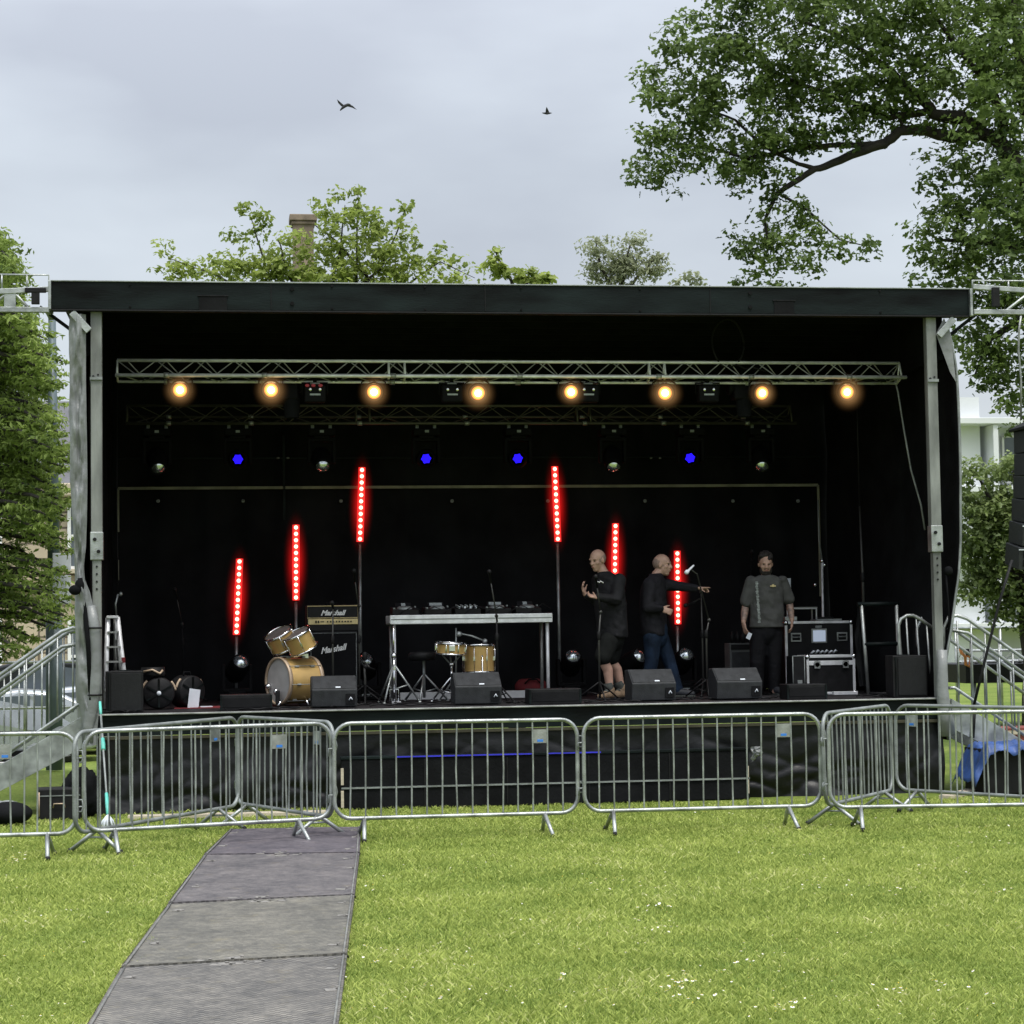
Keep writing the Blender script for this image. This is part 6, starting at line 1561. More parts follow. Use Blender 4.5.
# line array of speakers hanging from the right wing
xl_, = [wy(1006, 500, .1).x]
top = wy(1012, 430, .1).z; 
hang = thing('line_array_speaker', 'dark hanging line array of curved stacked speaker cabinets at the right edge of the photo', 'speaker', (xl_+.45, .15, top))
zc = 0.; yo = 0; tiltv = 0
for k in range(6):
    h = .262; tiltv = R(1+2.0*k); c = V((0, yo, zc-h/2)); rot = rotx(tiltv) @ rotz(R(0))
    xo = -.012*k*k*.35
    m = MB(); W_ = .46; sl = .035
    m.prism([(-W_/2+xo, -h/2+.004), (W_/2+xo, -h/2+.004), (W_/2+xo, h/2-.004), (-W_/2+xo, h/2-.004)], -.2, .22, 'y'); m.v = [tuple(rot @ V(q)+c) for q in m.v]
    cab = m.build('cabinet', M['wedge'], hang, bevel=.008)
    m = MB()
    for zz in (-.05, .05):
        for xx in (-.155, .155):
            for j in range(1): m.box((xx+xo, -.203, zz), (.045, .012, .075))
    m.v = [tuple(rot @ V(q)+c) for q in m.v]; m.build('port', M['drape'], cab)
    m = MB(); m.box((xo-.2, -.206, .105), (.07, .006, .012)); m.v = [tuple(rot @ V(q)+c) for q in m.v]; m.build('badge', M['paper'], cab)
    zc -= h*math.cos(tiltv)+.002; yo += h*math.sin(tiltv)*.9
MB().prism([(-.28, .0), (-.28, .03), (.1, .22), (.35, .22), (.35, 0)], -.22, .24, 'y').build('bumper_cover', M['black'], hang, bevel=.006)
MB().tube([(.05, 0, .2), (.05, 0, HR-top+.02)], .012, 6).build('chain', M['galv_dark'], hang)
a = wy(1019, 318, .2); m = MB(); pts = [wy(x, y, .2)-a for x, y in ((1021, 316), (1019, 330), (1018.5, 350), (1021, 380), (1021, 420))]
m.tube(pts, .012, 6); tag(m.build('speaker_cable', M['alu_dim'], loc=a), 'pale cable hanging from the right wing beam', 'cable')
a = wy(1000, 600, -.4); b = wy(983, 668, -.4); c_ = wy(974, 705, -.4); m = MB(); p0 = wy(1012, 560, -.4)
m.tube([p0-a, V((0, 0, 0)), b-a, c_-a], .016, 6); m.tube([c_-a, wy(972, 738, -.4)-a], .03, 8); tag(m.build('guy_strap', M['black'], loc=a), 'black strap running down from the speaker array to the right stairs', 'strap')

# ------------------------------------------------------------------ background right
dk = thing('low_stage_deck', 'low black platform on the far lawn with aluminium truss laid on it', 'platform', (13.4, 14.5, 0)); zd = wy(985, 663, 14.5).z
x0d = wy(948, 670, 14.5).x
MB().box((0, 0, zd-.17), (8.0, 2.4, .34)).build('platform_deck', M['black'], dk, bevel=.01)
for sx_ in (-3.8, -1.9, 0, 1.9, 3.8):
    for sy in (-1.1, 1.1): MB().tube([(sx_, sy, 0), (sx_, sy, zd-.26)], .03, 8).build('leg', M['galv_dark'], dk)
dk.location.x = x0d+3.9
tr_ = truss('lighting_truss', 'spare aluminium truss lying on the low black platform', x0d, x0d+6, 13.7, zd+.24, zd+.04, 14.0, zd+.04, M['alu'], .025, .5)
p = wy(962, 650, 13.2); r = thing('webbing_strap', 'orange webbing strap looped over the spare truss on the low platform', 'strap', (p.x, 13.2, p.z))
MB().tube([(-.04, 0, .05), (-.02, -.02, -.05), (.05, -.02, -.12), (.06, 0, -.26), (.13, 0, -.30), (.16, 0, -.14), (.10, 0, -.1), (.05, 0, -.13)], .028, 6).build('strap_loop', M['orange'], r)
MB().box((.10, -.01, -.04), (.06, .04, .12)).build('ratchet_buckle', M['black'], r, bevel=.006)
# far fence on the right
zf = wy(985, 628, 20).z
fr = thing('park_railing', 'pale horizontal park railing across the far lawn on the right', 'railing', (wy(1000, 630, 20).x+4, 20, 0)); 
for z in (zf, zf*.55): MB().tube([(-6, 0, z), (8, 0, z)], .035, 8).build('rail', M['galv'], fr)
for k in range(15): MB().tube([(-6+k, 0, 0), (-6+k, 0, zf)], .03, 6).build('post', M['galv'], fr)

# white apartment block with balconies
Yb = 62.
def wall_rect(m, x0, x1, z0, z1, y, d=.3, mi=0): m.box(((x0+x1)/2, y, (z0+z1)/2), (x1-x0, d, z1-z0), None, mi)
bx0 = wy(944, 500, Yb).x; zt_ = wy(985, 424, Yb).z
bl_ = thing('apartment_block', 'white apartment block with recessed balconies behind the right trees', 'building', (bx0+14, Yb, 0)); ox = bx0+14
m = MB(); m.box((0, 6, zt_/2), (28, 11, zt_)); m.build('wall', M['render_white'], bl_)
m = MB(); wall_rect(m, -14, -12.5, 0, zt_+1.1, -.2, .6); m.build('stair_tower', M['render_white'], bl_)
fl_h = 2.9; nfl = int(zt_//fl_h)
for k in range(nfl+1):
    z = zt_-k*fl_h
    if z < .3: break
    MB().box((0, -.45, z), (28.2, 1.9, .26)).build('floor_slab', M['render_white'], bl_, bevel=.02)
    for i in range(7):
        x = -12+i*4.1
        if k < nfl:
            MB().box((x-.1, -.45, z-fl_h/2), (.22, 1.7, fl_h-.3)).build('balcony_wall', M['render_white'], bl_)
            w_ = MB().box((x+2.1, .42, z-fl_h*.52), (2.5, .1, 2.0)).build('window', M['glass'], bl_)
            m = MB()
            for xx in (-1.25, 0, 1.25): m.box((x+2.1+xx, .34, z-fl_h*.52), (.09, .08, 2.05))
            for zz2 in (-1, 1): m.box((x+2.1, .34, z-fl_h*.52+zz2*1.0), (2.55, .08, .09))
            m.build('frame', M['white'], w_)
            m = MB()
            for j in range(14): m.box((x+.3+j*.28, -1.3, z-fl_h+.6), (.03, .03, .95))
            m.box((x+2.0, -1.3, z-fl_h+1.08), (4.0, .05, .05)); m.build('balcony_railing', M['galv_dark'], bl_)

# ------------------------------------------------------------------ background left
Yl = 34.
hx0 = wy(-120, 600, Yl).x; hx1 = wy(112, 600, Yl).x; zt_ = wy(60, 470, Yl).z
hs = thing('stone_building', 'cream stone townhouse with banded blocks and tall windows behind the left tree', 'building', ((hx0+hx1)/2, Yl, -.56)); hw = hx1-hx0
def stone_mat():
    m, nt, b = newmat('banded_stone'); N = nt.nodes; L = nt.links
    tc = N.new('ShaderNodeTexCoord'); mp = N.new('ShaderNodeMapping'); mp.inputs['Rotation'].default_value = (R(90), 0, 0); L.new(tc.outputs['Object'], mp.inputs['Vector'])
    br = N.new('ShaderNodeTexBrick'); br.inputs['Scale'].default_value = 1; br.inputs['Brick Width'].default_value = 1.1; br.inputs['Row Height'].default_value = .42; br.inputs['Mortar Size'].default_value = .03
    br.inputs['Color1'].default_value = (.52, .44, .32, 1); br.inputs['Color2'].default_value = (.42, .35, .26, 1); br.inputs['Mortar'].default_value = (.16, .13, .10, 1)
    L.new(mp.outputs[0], br.inputs['Vector']); n = N.new('ShaderNodeTexNoise'); n.inputs['Scale'].default_value = 1.4; n.inputs['Detail'].default_value = 6; L.new(tc.outputs['Object'], n.inputs['Vector'])
    mx = N.new('ShaderNodeMix'); mx.data_type = 'RGBA'; mx.blend_type = 'MULTIPLY'; mx.inputs['Factor'].default_value = .6
    L.new(br.outputs['Color'], mx.inputs['A']); L.new(n.outputs['Color'], mx.inputs['B']); L.new(br.outputs['Color'], mx.inputs['A'])
    cr = N.new('ShaderNodeValToRGB'); cr.color_ramp.elements[0].color = (.7, .7, .7, 1); cr.color_ramp.elements[1].color = (1.15, 1.15, 1.1, 1); L.new(n.outputs['Fac'], cr.inputs['Fac']); L.new(cr.outputs[0], mx.inputs['B'])
    L.new(mx.outputs['Result'], b.inputs['Base Color']); b.inputs['Roughness'].default_value = .9
    bp = N.new('ShaderNodeBump'); bp.inputs['Strength'].default_value = .5; bp.inputs['Distance'].default_value = .04; bp.invert = True; L.new(br.outputs['Fac'], bp.inputs['Height']); L.new(bp.outputs[0], b.inputs['Normal'])
    return m
MB().box((0, 5, zt_/2), (hw, 10, zt_)).build('wall', stone_mat(), hs)
MB().box((0, 0, zt_*.60), (hw+.3, .5, .22)).build('string_course', M['stone'], hs, bevel=.03); MB().box((0, 0, zt_), (hw+.6, .9, .35)).build('cornice', M['stone'], hs, bevel=.04)
MB().prism([(-.4, zt_+.17), (5, zt_+3.0), (10.4, zt_+.17)], -hw/2-.2, hw/2+.2, 'x').build('roof', M['slate'], hs)
for i in range(5):
    x = hw/2-.95-i*1.55*1.6 if i else hw/2-.62
    for z0, hh2 in ((1.0, 2.0), (zt_*.60+.5, 1.7)):
        w_ = MB().box((x, -.02, z0+hh2/2), (.95, .12, hh2)).build('window', M['glass'], hs)
        m = MB()
        for xx in (-.5, 0, .5): m.box((x+xx, -.10, z0+hh2/2), (.09, .08, hh2+.08))
        for zz2 in (0, .5, 1): m.box((x, -.10, z0+hh2*zz2), (1.08, .07, .08))
        m.build('frame', M['white'], w_); MB().box((x, -.15, z0-.1), (1.3, .3, .12)).build('sill', M['stone'], w_, bevel=.01)
# house with the chimney behind the middle tree
Yc = 55.; cx = wy(305, 230, Yc).x; cz = wy(305, 206, Yc).z; cb = wy(300, 262, Yc).z
hh = thing('chimney_house', 'dark stone house whose tall chimney rises above the middle tree', 'building', (cx, Yc, 0))
cb -= 1.3
MB().box((0, 4, (cb-1.5)/2), (13, 8, cb-1.5)).build('wall', M['stone_dark'], hh)
MB().prism([(-.4, cb-1.5), (4, cb+.9), (8.4, cb-1.5)], -6.8, 6.8, 'x').build('roof', M['slate'], hh)
ch = MB().box((0, 2.0, (cb-.6+cz-.25)/2), (.80, .8, cz-.25-cb+.6)).box((0, 2, cb-.1), (1.0, 1.1, .9)).build('chimney', M['stone_dark'], hh, bevel=.03)
MB().box((0, 2, cz-.12), (1.06, 1.05, .25)).box((0, 2, cz-.32), (.92, .93, .12)).build('chimney_cap', M['stone_dark'], ch, bevel=.03)
for i in range(4): 
    w_ = MB().box((-4.6+i*3, -.02, cb-3.4), (1.1, .1, 1.7)).build('window', M['glass'], hh); MB().box((-4.6+i*3, -.05, cb-4.3), (1.4, .2, .12)).build('sill', M['stone'], w_)

# lamp column on the left
Yp = 8.; a = wy(52, 316, Yp); p0 = thing('lamp_column', 'tall grey green metal column standing left of the stage', 'lamp post', (wy(54, 600, Yp).x, Yp, 0)); 
MB().tube([(0, 0, 0), (0, 0, 2.2)], .12, 14).build('lower_shaft', M['pole_teal'], p0); MB().tube([(0, 0, 2.2), (a.x-p0.location.x, 0, a.z)], [.095, .055], 12).build('upper_shaft', M['pole_teal'], p0)
z1 = wy(56, 590, Yp).z; 
for pz, hh_ in ((562, .25), (590, .42)): MB().box((.12, -.12, wy(60, pz, Yp).z), (.26, .02, hh_)).build('notice_plate', M['paper'], p0, bevel=.004)
# cars beyond the left rail
def car(px, py, Yc_, label, paint, kind='hatch', ln=4.2, rz=0.):
    p = wy(px, py, Yc_); r = thing('parked_car', label, 'car', (p.x, Yc_, -.555), rz, 'cars parked along the road'); H_ = 1.45 if kind == 'hatch' else 1.95; W_ = 1.75
    if kind == 'hatch': prof = [(-ln/2, .35), (-ln/2+.02, .75), (-ln/2+.25, .88), (-ln/2+1.05, .98), (-ln/2+1.75, H_-.05), (-ln/2+2.3, H_), (ln/2-.95, H_-.06), (ln/2-.15, .98), (ln/2, .85), (ln/2, .35), (ln/2-.3, .25), (-ln/2+.3, .25)]
    else: prof = [(-ln/2, .35), (-ln/2+.02, .9), (-ln/2+.7, 1.05), (-ln/2+1.2, H_-.1), (-ln/2+1.6, H_), (ln/2-.1, H_-.03), (ln/2, H_-.4), (ln/2, .35), (ln/2-.3, .25), (-ln/2+.3, .25)]
    m = MB(); n = len(prof); sec = [(-W_/2, .90, 0), (-W_/2+.05, 1, 0), (W_/2-.05, 1, 0), (W_/2, .90, 0)]; vs = []
    for y, k, _ in sec:
        for X_, Z_ in prof: vs.append((X_*(.985 if k < 1 else 1), y if Z_ < 1.0 else y*.86, Z_ if k == 1 else Z_*.985+.005))
    fs = [(j*n+i, j*n+(i+1) % n, (j+1)*n+(i+1) % n, (j+1)*n+i) for j in range(3) for i in range(n)]+[tuple(range(n)), tuple(range(3*n, 4*n))]
    m.add(vs, fs, 0, False); m.build('car_body', paint, r, bevel=.04)
    for s in (-1, 1):
        yy = s*W_/2*.875; a_ = [(-ln/2+1.18, .99), (-ln/2+1.80, H_-.14), (-ln/2+2.5, H_-.11), (-ln/2+2.5, .99)]; b_ = [(-ln/2+2.58, .99), (-ln/2+2.58, H_-.11), (ln/2-1.0, H_-.14), (ln/2-.45, .99)]
        if kind != 'hatch': b_ = b_[:2]+[(-ln/2+3.3, H_-.2), (-ln/2+3.3, 1.1)]
        for q in (a_, b_): MB().prism(q, yy-.012+s*.02, yy+.012+s*.02, 'y').build('side_window', M['glass'], r)
    for X_ in (-ln/2+.8, ln/2-.8):
        for s in (-1, 1):
            w_ = MB().lathe([(.0, -.1), (.30, -.1), (.32, -.07), (.32, .07), (.30, .1), (0, .1)], (X_, s*(W_/2-.08), .32), rotx(R(90)), 24).build('wheel', M['tyre'], r)
            MB().lathe([(0, .015), (.19, .012), (.2, 0)], (X_, s*(W_/2+.025), .32), rotx(R(90)*s), 20).build('rim', M['alu_dim'], w_)
    MB().box((-ln/2+.02, -.6, .72), (.08, .34, .12)).build('headlight', M['lens'], r, bevel=.02); MB().box((-ln/2+.02, .6, .72), (.08, .34, .12)).build('headlight', M['lens'], r, bevel=.02)
    MB().box((0, -W_/2-.006, .62), (ln*.7, .02, .05)).build('side_moulding', M['black'], r)
car(4, 700, 20.2, 'silver parked car at the left edge behind the stairs', M['carpaint'], 'hatch', 4.0, R(6))
car(74, 700, 22.8, 'silver parked car seen between the stair rails and the column', M['carpaint'], 'hatch', 4.1, 0)
car(44, 700, 25.4, 'black parked van behind the grey column', M['carpaint_dark'], 'van', 4.4, 0)
# low railing by the road
r = thing('roadside_railing', 'thin galvanised railing with uprights behind the left stairs', 'railing', (-6.5, 12.5, 0)); zr_ = wy(40, 662, 12.5).z
for z in (zr_, zr_*.5): MB().tube([(-6, 0, z), (4.2, 0, z)], .025, 6).build('rail', M['galv'], r)
for k in range(12): MB().tube([(-6+k*.92, 0, 0), (-6+k*.92, 0, zr_)], .018, 6).build('upright', M['galv'], r)

# birds
def bird(px, py, label, body, wings, rz=0):
    p = wd(px, py, 42); r = thing('flying_bird', label, 'bird', p, rz-YAW); k = 42/F
    m = MB(); m.tube([(x*k, 0, z*k) for x, z, w_ in body], [w_*k for x, z, w_ in body], 10); m.build('body', M['bird'], r)
    for poly, ys in wings:
        n = len(poly); vs = [(x*k, y*k+.006*e_, z*k) for e_ in (-1, 1) for (x, z), y in zip(poly, ys)]
        MB().add(vs, [tuple(range(n)), tuple(range(n, 2*n))]+[(i, (i+1) % n, n+(i+1) % n, n+i) for i in range(n)]).build('wing', M['bird'], r)
bird(346, 105, 'larger dark bird with one wing raised, on the left of the sky', [(-6, -5.5, .5), (-4, -3.4, 1.1), (-1, -1, 1.6), (2, .2, 1.5), (3.6, .4, .9), (4.8, .1, .2)],
     [([(-1.5, -.6), (-5, 2.0), (-8.6, 4.6), (-7.5, 1.2), (-4.5, -1.6), (-1.8, -1.6)], [0, -2, -5, -3, -1, 0]), ([(0, 0), (3.5, 1.1), (6.5, .2), (10, -2.6), (6, -1.6), (2, -1.4)], [0, 2, 5, 9, 5, 1])], 0)
bird(547, 113, 'smaller dark bird flying level, on the right of the sky', [(-5, .2, .25), (-2.5, -.2, .9), (0, -.4, 1.3), (2.6, -.2, .9), (5, -.1, .15)],
     [([(-1.5, 0), (-1.2, 3), (-.4, 5.2), (1.0, 3.2), (2.2, 0)], [0, -2, -4, -2, 0]), ([(-1, 0), (-.2, 2.4), (1.8, 3.4), (2.4, 0)], [0, 2, 4, 0])], 0)
# ------------------------------------------------------------------ trees
LEAF = {
 'maple': attr_leaf_mat('plane_tree_leaves', (.030, .058, .016), (.26, .36, .10), .42, .5, .35, .4, .22),
 'lime': attr_leaf_mat('yellow_green_leaves', (.10, .155, .028), (.42, .50, .13), .5, .55, .3, .6, .3),
 'birch': attr_leaf_mat('grey_green_leaves', (.17, .20, .12), (.44, .47, .30), .45, .6, .3, .6, .25),
 'fir': attr_leaf_mat('feathery_green_leaves', (.045, .085, .016), (.37, .48, .12), .40, .55, .4, .8, .25),
 'bush': attr_leaf_mat('bright_green_leaves', (.06, .10, .03), (.34, .42, .16), .42, .5, .35, .5, .35)}
def leaves(root, clumps, lsize, mat, seed, name='crown', droop=.3, asp=.75, shell_bias=.6, flat=.0, lobes=True):
    """clumps: (centre, radius, number of leaves, shade)"""
    rng = np.random.default_rng(seed); C = []; SH = []; NRM = []
    for c, r, n, s in clumps:
        v = rng.normal(size=(n, 3)); v /= np.linalg.norm(v, axis=1)[:, None]
        rr = rng.uniform(0, 1, n)**shell_bias; p = v*rr[:, None]*np.array(r if hasattr(r, '__len__') else (r, r, r))
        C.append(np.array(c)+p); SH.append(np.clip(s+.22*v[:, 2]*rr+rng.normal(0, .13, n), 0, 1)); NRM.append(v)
    C = np.concatenate(C); SH = np.concatenate(SH); NRM = np.concatenate(NRM); n = len(C)
    nr = NRM*.5+rng.normal(size=(n, 3))*.55+np.array([0, 0, .75]); nr /= np.linalg.norm(nr, axis=1)[:, None]
    t = rng.normal(size=(n, 3)); t[:, 2] -= droop; t -= nr*(t*nr).sum(1)[:, None]; t /= np.linalg.norm(t, axis=1)[:, None]
    s = np.cross(nr, t); sz = (lsize*rng.uniform(.55, 1.3, n))[:, None]
    # a lobed leaf: fan of 3 folded lobes
    if lobes:
        pts = [(0, -.5, 0), (.5, -.18, .10), (.22, .02, .02), (.30, .30, .06), (0, .55, -.08), (-.30, .30, .06), (-.22, .02, .02), (-.5, -.18, .10)]
        tris = [(0, 1, 2), (0, 2, 4), (2, 3, 4), (0, 4, 6), (4, 5, 6), (0, 6, 7)]
    else:
        pts = [(0, -.5, 0), (.5, 0, .12), (0, .5, -.06), (-.5, 0, .12)]; tris = [(0, 1, 2), (0, 2, 3)]
    k = len(pts); co = np.zeros((n, k, 3))
    for i, (a, b, c) in enumerate(pts): co[:, i] = C+s*a*asp*sz+t*b*sz+nr*c*sz
    base = np.arange(n)[:, None]*k; loops = np.concatenate([base+np.array(tr)[None, :] for tr in tris], 1).ravel()
    return np_mesh(name, co.reshape(-1, 3)-np.array(root.location)[None, :], 3, loops, np.repeat(SH, k), mat, root)
def branches(root, paths, name='trunk'):
    m = MB(); o = root.location
    for pts, rs in paths:
        # subdivide with wobble
        P = []; Rr = []
        for i, (a, b) in enumerate(zip(pts, pts[1:])):
            for k in range(4):
                t = k/4; q = V(a).lerp(V(b), t); w_ = .25*lerp(rs[i], rs[i+1], t)+.01
                P.append(q+V((nz(q.x*2, q.z*2, 1)*w_*2, nz(q.x*2, q.z*2, 5)*w_*2, nz(q.x*2, q.z*2, 9)*w_*2))-o); Rr.append(lerp(rs[i], rs[i+1], t))
        P.append(V(pts[-1])-o); Rr.append(rs[-1]); m.tube(P, Rr, 8)
    return m.build(name, M['bark'], root)
def twig_clumps(discs, D, seed, per_m2, leaves_per, tw=.26, dz=.8, shade=None):
    """discs: (px, py, r px[, dens, shade]) at distance D -> many small twig clumps through the crown volume"""
    rnd = random.Random(seed); out = []
    for d in discs:
        px, py, r = d[:3]; dens = d[3] if len(d) > 3 else 1; sh = d[4] if len(d) > 4 else .45
        rm = r/F*D; n = max(2, int(per_m2*dens*rm*rm*3.14))
        for _ in range(n):
            a = rnd.uniform(0, 6.283); q = math.sqrt(rnd.random()); dd = D+rnd.uniform(-1, 1)*rm*dz
            x = px+r*q*math.cos(a); y = py+r*q*math.sin(a)
            c = wd(x, y, dd); k = rnd.uniform(.6, 1.25)
            out.append(((c.x, c.y, c.z), (tw*k, tw*k, tw*k*.62), max(3, int(leaves_per*k*rnd.uniform(.6, 1.3))), sh+rnd.uniform(-.16, .16)))
    return out

# big plane tree, upper right
D = 31.
big = thing('broadleaf_tree', 'huge dark green tree overhanging the right half of the stage with a long crooked branch', 'tree', (wd(1062, 600, D).x, wd(1062, 600, D).y, 0))
discs = [(845, 128, 26, 1.3, .42), (885, 116, 24, 1.2, .42), (925, 112, 22, 1.2, .42), (800, 128, 26, 1.2, .4), (990, 160, 26, 1.2, .4), (940, 215, 24, 1.2, .45), (1000, 305, 30, 1.3, .38), (985, 350, 24, 1.2, .4), (1012, 375, 24, 1.2, .4), (668, 85, 26, 1.2, .5), (700, 50, 38, 1.3), (735, 22, 42, 1.3), (690, 110, 40, 1.35, .5), (655, 155, 26, 1.3, .55), (640, 175, 20, 1.1, .5), (672, 180, 20, 1.0), (730, 85, 48, 1.5, .4), (780, 40, 60, 1.6, .4), (845, 30, 60, 1.6, .42), (905, 40, 60, 1.6, .45),
         (960, 40, 62, 1.7, .5), (1015, 60, 60, 1.7, .55), (770, 110, 46, 1.4, .4), (820, 100, 42, 1.3, .4), (870, 95, 40, 1.2, .42), (915, 95, 40, 1.2, .45), (725, 150, 36, 1.3, .42), (765, 158, 32, 1.2, .4), (805, 140, 24, 1.1, .42),
         (700, 145, 30, 1.2, .45), (780, 185, 22, 1.1, .4), (757, 205, 18, 1.0, .4), (755, 235, 24, 1.2, .42), (785, 232, 26, 1.3, .42), (815, 240, 26, 1.2, .42), (745, 265, 20, 1.1), (775, 268, 24, 1.2, .45), (808, 268, 18, .9), (840, 243, 16, 1.0, .42), (865, 243, 9, .9, .4), (800, 215, 15, .9),
         (960, 120, 30, 1.2, .45), (1010, 115, 40, 1.3, .5), (945, 175, 26, .9, .5), (975, 190, 34, 1.3, .45), (1015, 205, 45, 1.5, .42), (935, 200, 20, .9, .5), (930, 235, 24, 1.0, .55), (960, 235, 36, 1.3, .5), (1000, 260, 40, 1.5, .45),
         (930, 265, 22, 1.1, .5), (955, 275, 26, 1.2, .5), (985, 330, 28, 1.3, .38), (1015, 320, 36, 1.4, .35), (970, 340, 14, 1.0, .4), (1000, 365, 26, 1.1, .4), (985, 385, 14, .9, .42), (1015, 390, 22, 1.1, .42), (1020, 415, 20, 1.0, .5),
         (1080, 60, 70, 1.2), (1090, 180, 80, 1.2), (1080, 300, 70, 1.1), (1170, 100, 90, 1), (1170, 240, 90, 1), (980, -70, 95, .9), (860, -60, 85, .9), (1090, -60, 95, .9), (760, -40, 50, .9), (1060, 400, 45, 1)]
front = twig_clumps([(1000, 100, 30, 1), (1015, 150, 26, 1.1), (1015, 195, 34, 1.2), (1005, 230, 34, 1.2), (1020, 270, 30, 1.2), (975, 128, 12, .8), (1000, 45, 30, 1), (1018, 20, 30, 1)], D-2.6, 41, 17, 30, .28, .5)
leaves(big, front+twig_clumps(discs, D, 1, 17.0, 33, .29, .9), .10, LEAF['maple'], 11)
T = lambda x, y, d=0: wd(x, y, D+d)
branches(big, [
    ([V((big.location.x, big.location.y, 0)), T(1058, 420), T(1045, 240), T(1035, 150), T(1025, 90), T(1015, 20), T(1000, -80)], [.42, .32, .24, .17, .12, .08, .05]),
    ([T(1040, 200), T(1012, 158), T(995, 140), T(975, 132), T(950, 136), T(925, 130), T(900, 133), T(882, 146)], [.15, .13, .11, .10, .09, .08, .075, .07]),
    ([T(884, 145), T(858, 152), T(835, 163), T(815, 170), T(795, 182), T(775, 195), T(765, 220), T(770, 250)], [.08, .07, .06, .05, .045, .035, .025, .015]),
    ([T(882, 145), T(830, 145), T(790, 150), T(750, 158), T(715, 150), T(690, 150)], [.05, .04, .035, .03, .02, .012]), ([T(985, 140), T(960, 118), T(935, 112), T(915, 95), T(890, 70), T(850, 40), T(800, 20)], [.12, .11, .09, .07, .05, .035, .02]),
    ([T(1000, 140), T(1005, 120), T(990, 85), T(960, 50), T(930, 10)], [.10, .08, .06, .04, .025]), ([T(925, 112), T(890, 118), T(850, 100), T(800, 85), T(750, 60), T(715, 45)], [.06, .05, .04, .03, .02, .012]),
    ([T(815, 170), T(800, 165), T(770, 150), T(735, 120), T(700, 105)], [.04, .03, .025, .02, .012]), ([T(780, 195), T(800, 205), T(840, 240), T(862, 245)], [.025, .02, .012, .008]),
    ([T(1045, 240), T(1010, 250), T(975, 240), T(940, 240)], [.12, .08, .05, .02]), ([T(1050, 300), T(1020, 320), T(990, 340), T(975, 375)], [.10, .06, .04, .015]), ([T(950, 135), T(965, 110), T(985, 95)], [.03, .02, .012]), ([T(905, 132), T(900, 118), T(880, 105), T(868, 98)], [.03, .02, .015, .01])])

# lower tree behind the speaker array
D = 36.
lo_ = thing('broadleaf_tree', 'mid green tree behind the line array speakers, below the big tree', 'tree', (wd(1035, 640, D).x, wd(1035, 640, D).y, 0))
discs = [(978, 472, 15, 1.0, .6), (1003, 466, 16, 1.0, .6), (972, 508, 12, 1.1, .6), (990, 500, 28, 1.5, .55), (1020, 490, 32, 1.4, .5), (975, 535, 20, 1.4, .5), (1000, 545, 32, 1.6, .45), (1030, 550, 36, 1.3), (985, 580, 24, 1.4, .5), (1010, 590, 26, 1.5, .42), (1000, 612, 14, 1.2, .4), (1020, 610, 22, 1.3, .35), (965, 560, 12, 1, .6), (965, 475, 12, 1.2, .6), (985, 560, 26, 1.4, .45), (970, 520, 18, 1.3, .5), (1000, 520, 30, 1.4, .45), (975, 590, 16, 1.2, .5), (962, 585, 9, 1.1, .55), (1065, 480, 40, 1), (1080, 560, 50, 1), (1060, 620, 30, 1)]
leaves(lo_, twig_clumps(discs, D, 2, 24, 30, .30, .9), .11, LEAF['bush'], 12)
T = lambda x, y, d=0: wd(x, y, D+d)
branches(lo_, [([V((lo_.location.x, lo_.location.y, 0)), T(1030, 600), T(1022, 540), T(1015, 470)], [.25, .2, .12, .05]), ([T(1028, 590), T(1005, 560), T(985, 520)], [.09, .06, .03]), ([T(1022, 545), T(1000, 520), T(980, 480)], [.07, .05, .02]), ([T(1028, 600), T(1000, 595), T(980, 575)], [.06, .04, .02])])

# light green trees behind the roof
D = 36.
mid = thing('broadleaf_tree', 'wide yellow green tree showing above the left half of the roof', 'tree', (wd(318, 600, D).x, wd(318, 600, D).y, 0))
discs = [(170, 272, 15, 1.1, .55), (163, 252, 8, 1.1, .5), (195, 275, 16, .9, .6), (215, 270, 16, 1.2, .6), (240, 272, 20, 1.3, .6), (232, 235, 9, 1.0, .5), (243, 208, 7, 1.1, .5), (258, 212, 7, .9, .5), (248, 240, 9, .7, .5), (262, 225, 7, .7), (255, 262, 20, 1.0, .6), (272, 248, 10, .8, .6), (300, 262, 30, 1.5, .62), (334, 252, 15, 1.3, .6), (303, 252, 6, .3, .6),
         (330, 215, 13, 1.1, .5), (342, 198, 9, 1.1, .45), (352, 204, 8, 1.0, .45), (357, 192, 5, 1, .45), (350, 235, 25, 1.4, .55), (375, 225, 18, 1.2, .5), (385, 250, 24, 1.4, .55), (400, 230, 14, 1.1, .5), (405, 212, 6, 1, .5), (360, 265, 28, 1.5, .6), (395, 272, 22, 1.4, .6), (420, 255, 14, 1.1, .55), (432, 268, 16, 1.1, .55), (437, 248, 6, 1, .5), (455, 275, 14, 1.1, .6), (470, 280, 10, 1.0, .6), (270, 268, 20, 1.2, .62), (322, 275, 25, 1.3, .62),
         (185, 282, 18, 1.2, .6), (228, 280, 18, 1.2, .6), (262, 278, 18, 1.4, .62), (290, 275, 20, 1.5, .62), (355, 278, 20, 1.4, .62), (385, 282, 20, 1.4, .6), (415, 280, 18, 1.3, .6), (445, 284, 14, 1.2, .6), (278, 258, 14, 1.1, .6), (345, 255, 20, 1.3, .58), (372, 250, 20, 1.2, .58), (250, 330, 50, .5), (320, 330, 60, .5), (390, 330, 50, .5), (180, 320, 30, .5), (320, 400, 60, .35)]
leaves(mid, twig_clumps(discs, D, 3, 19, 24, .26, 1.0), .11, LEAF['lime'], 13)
T = lambda x, y, d=0: wd(x, y, D+d)
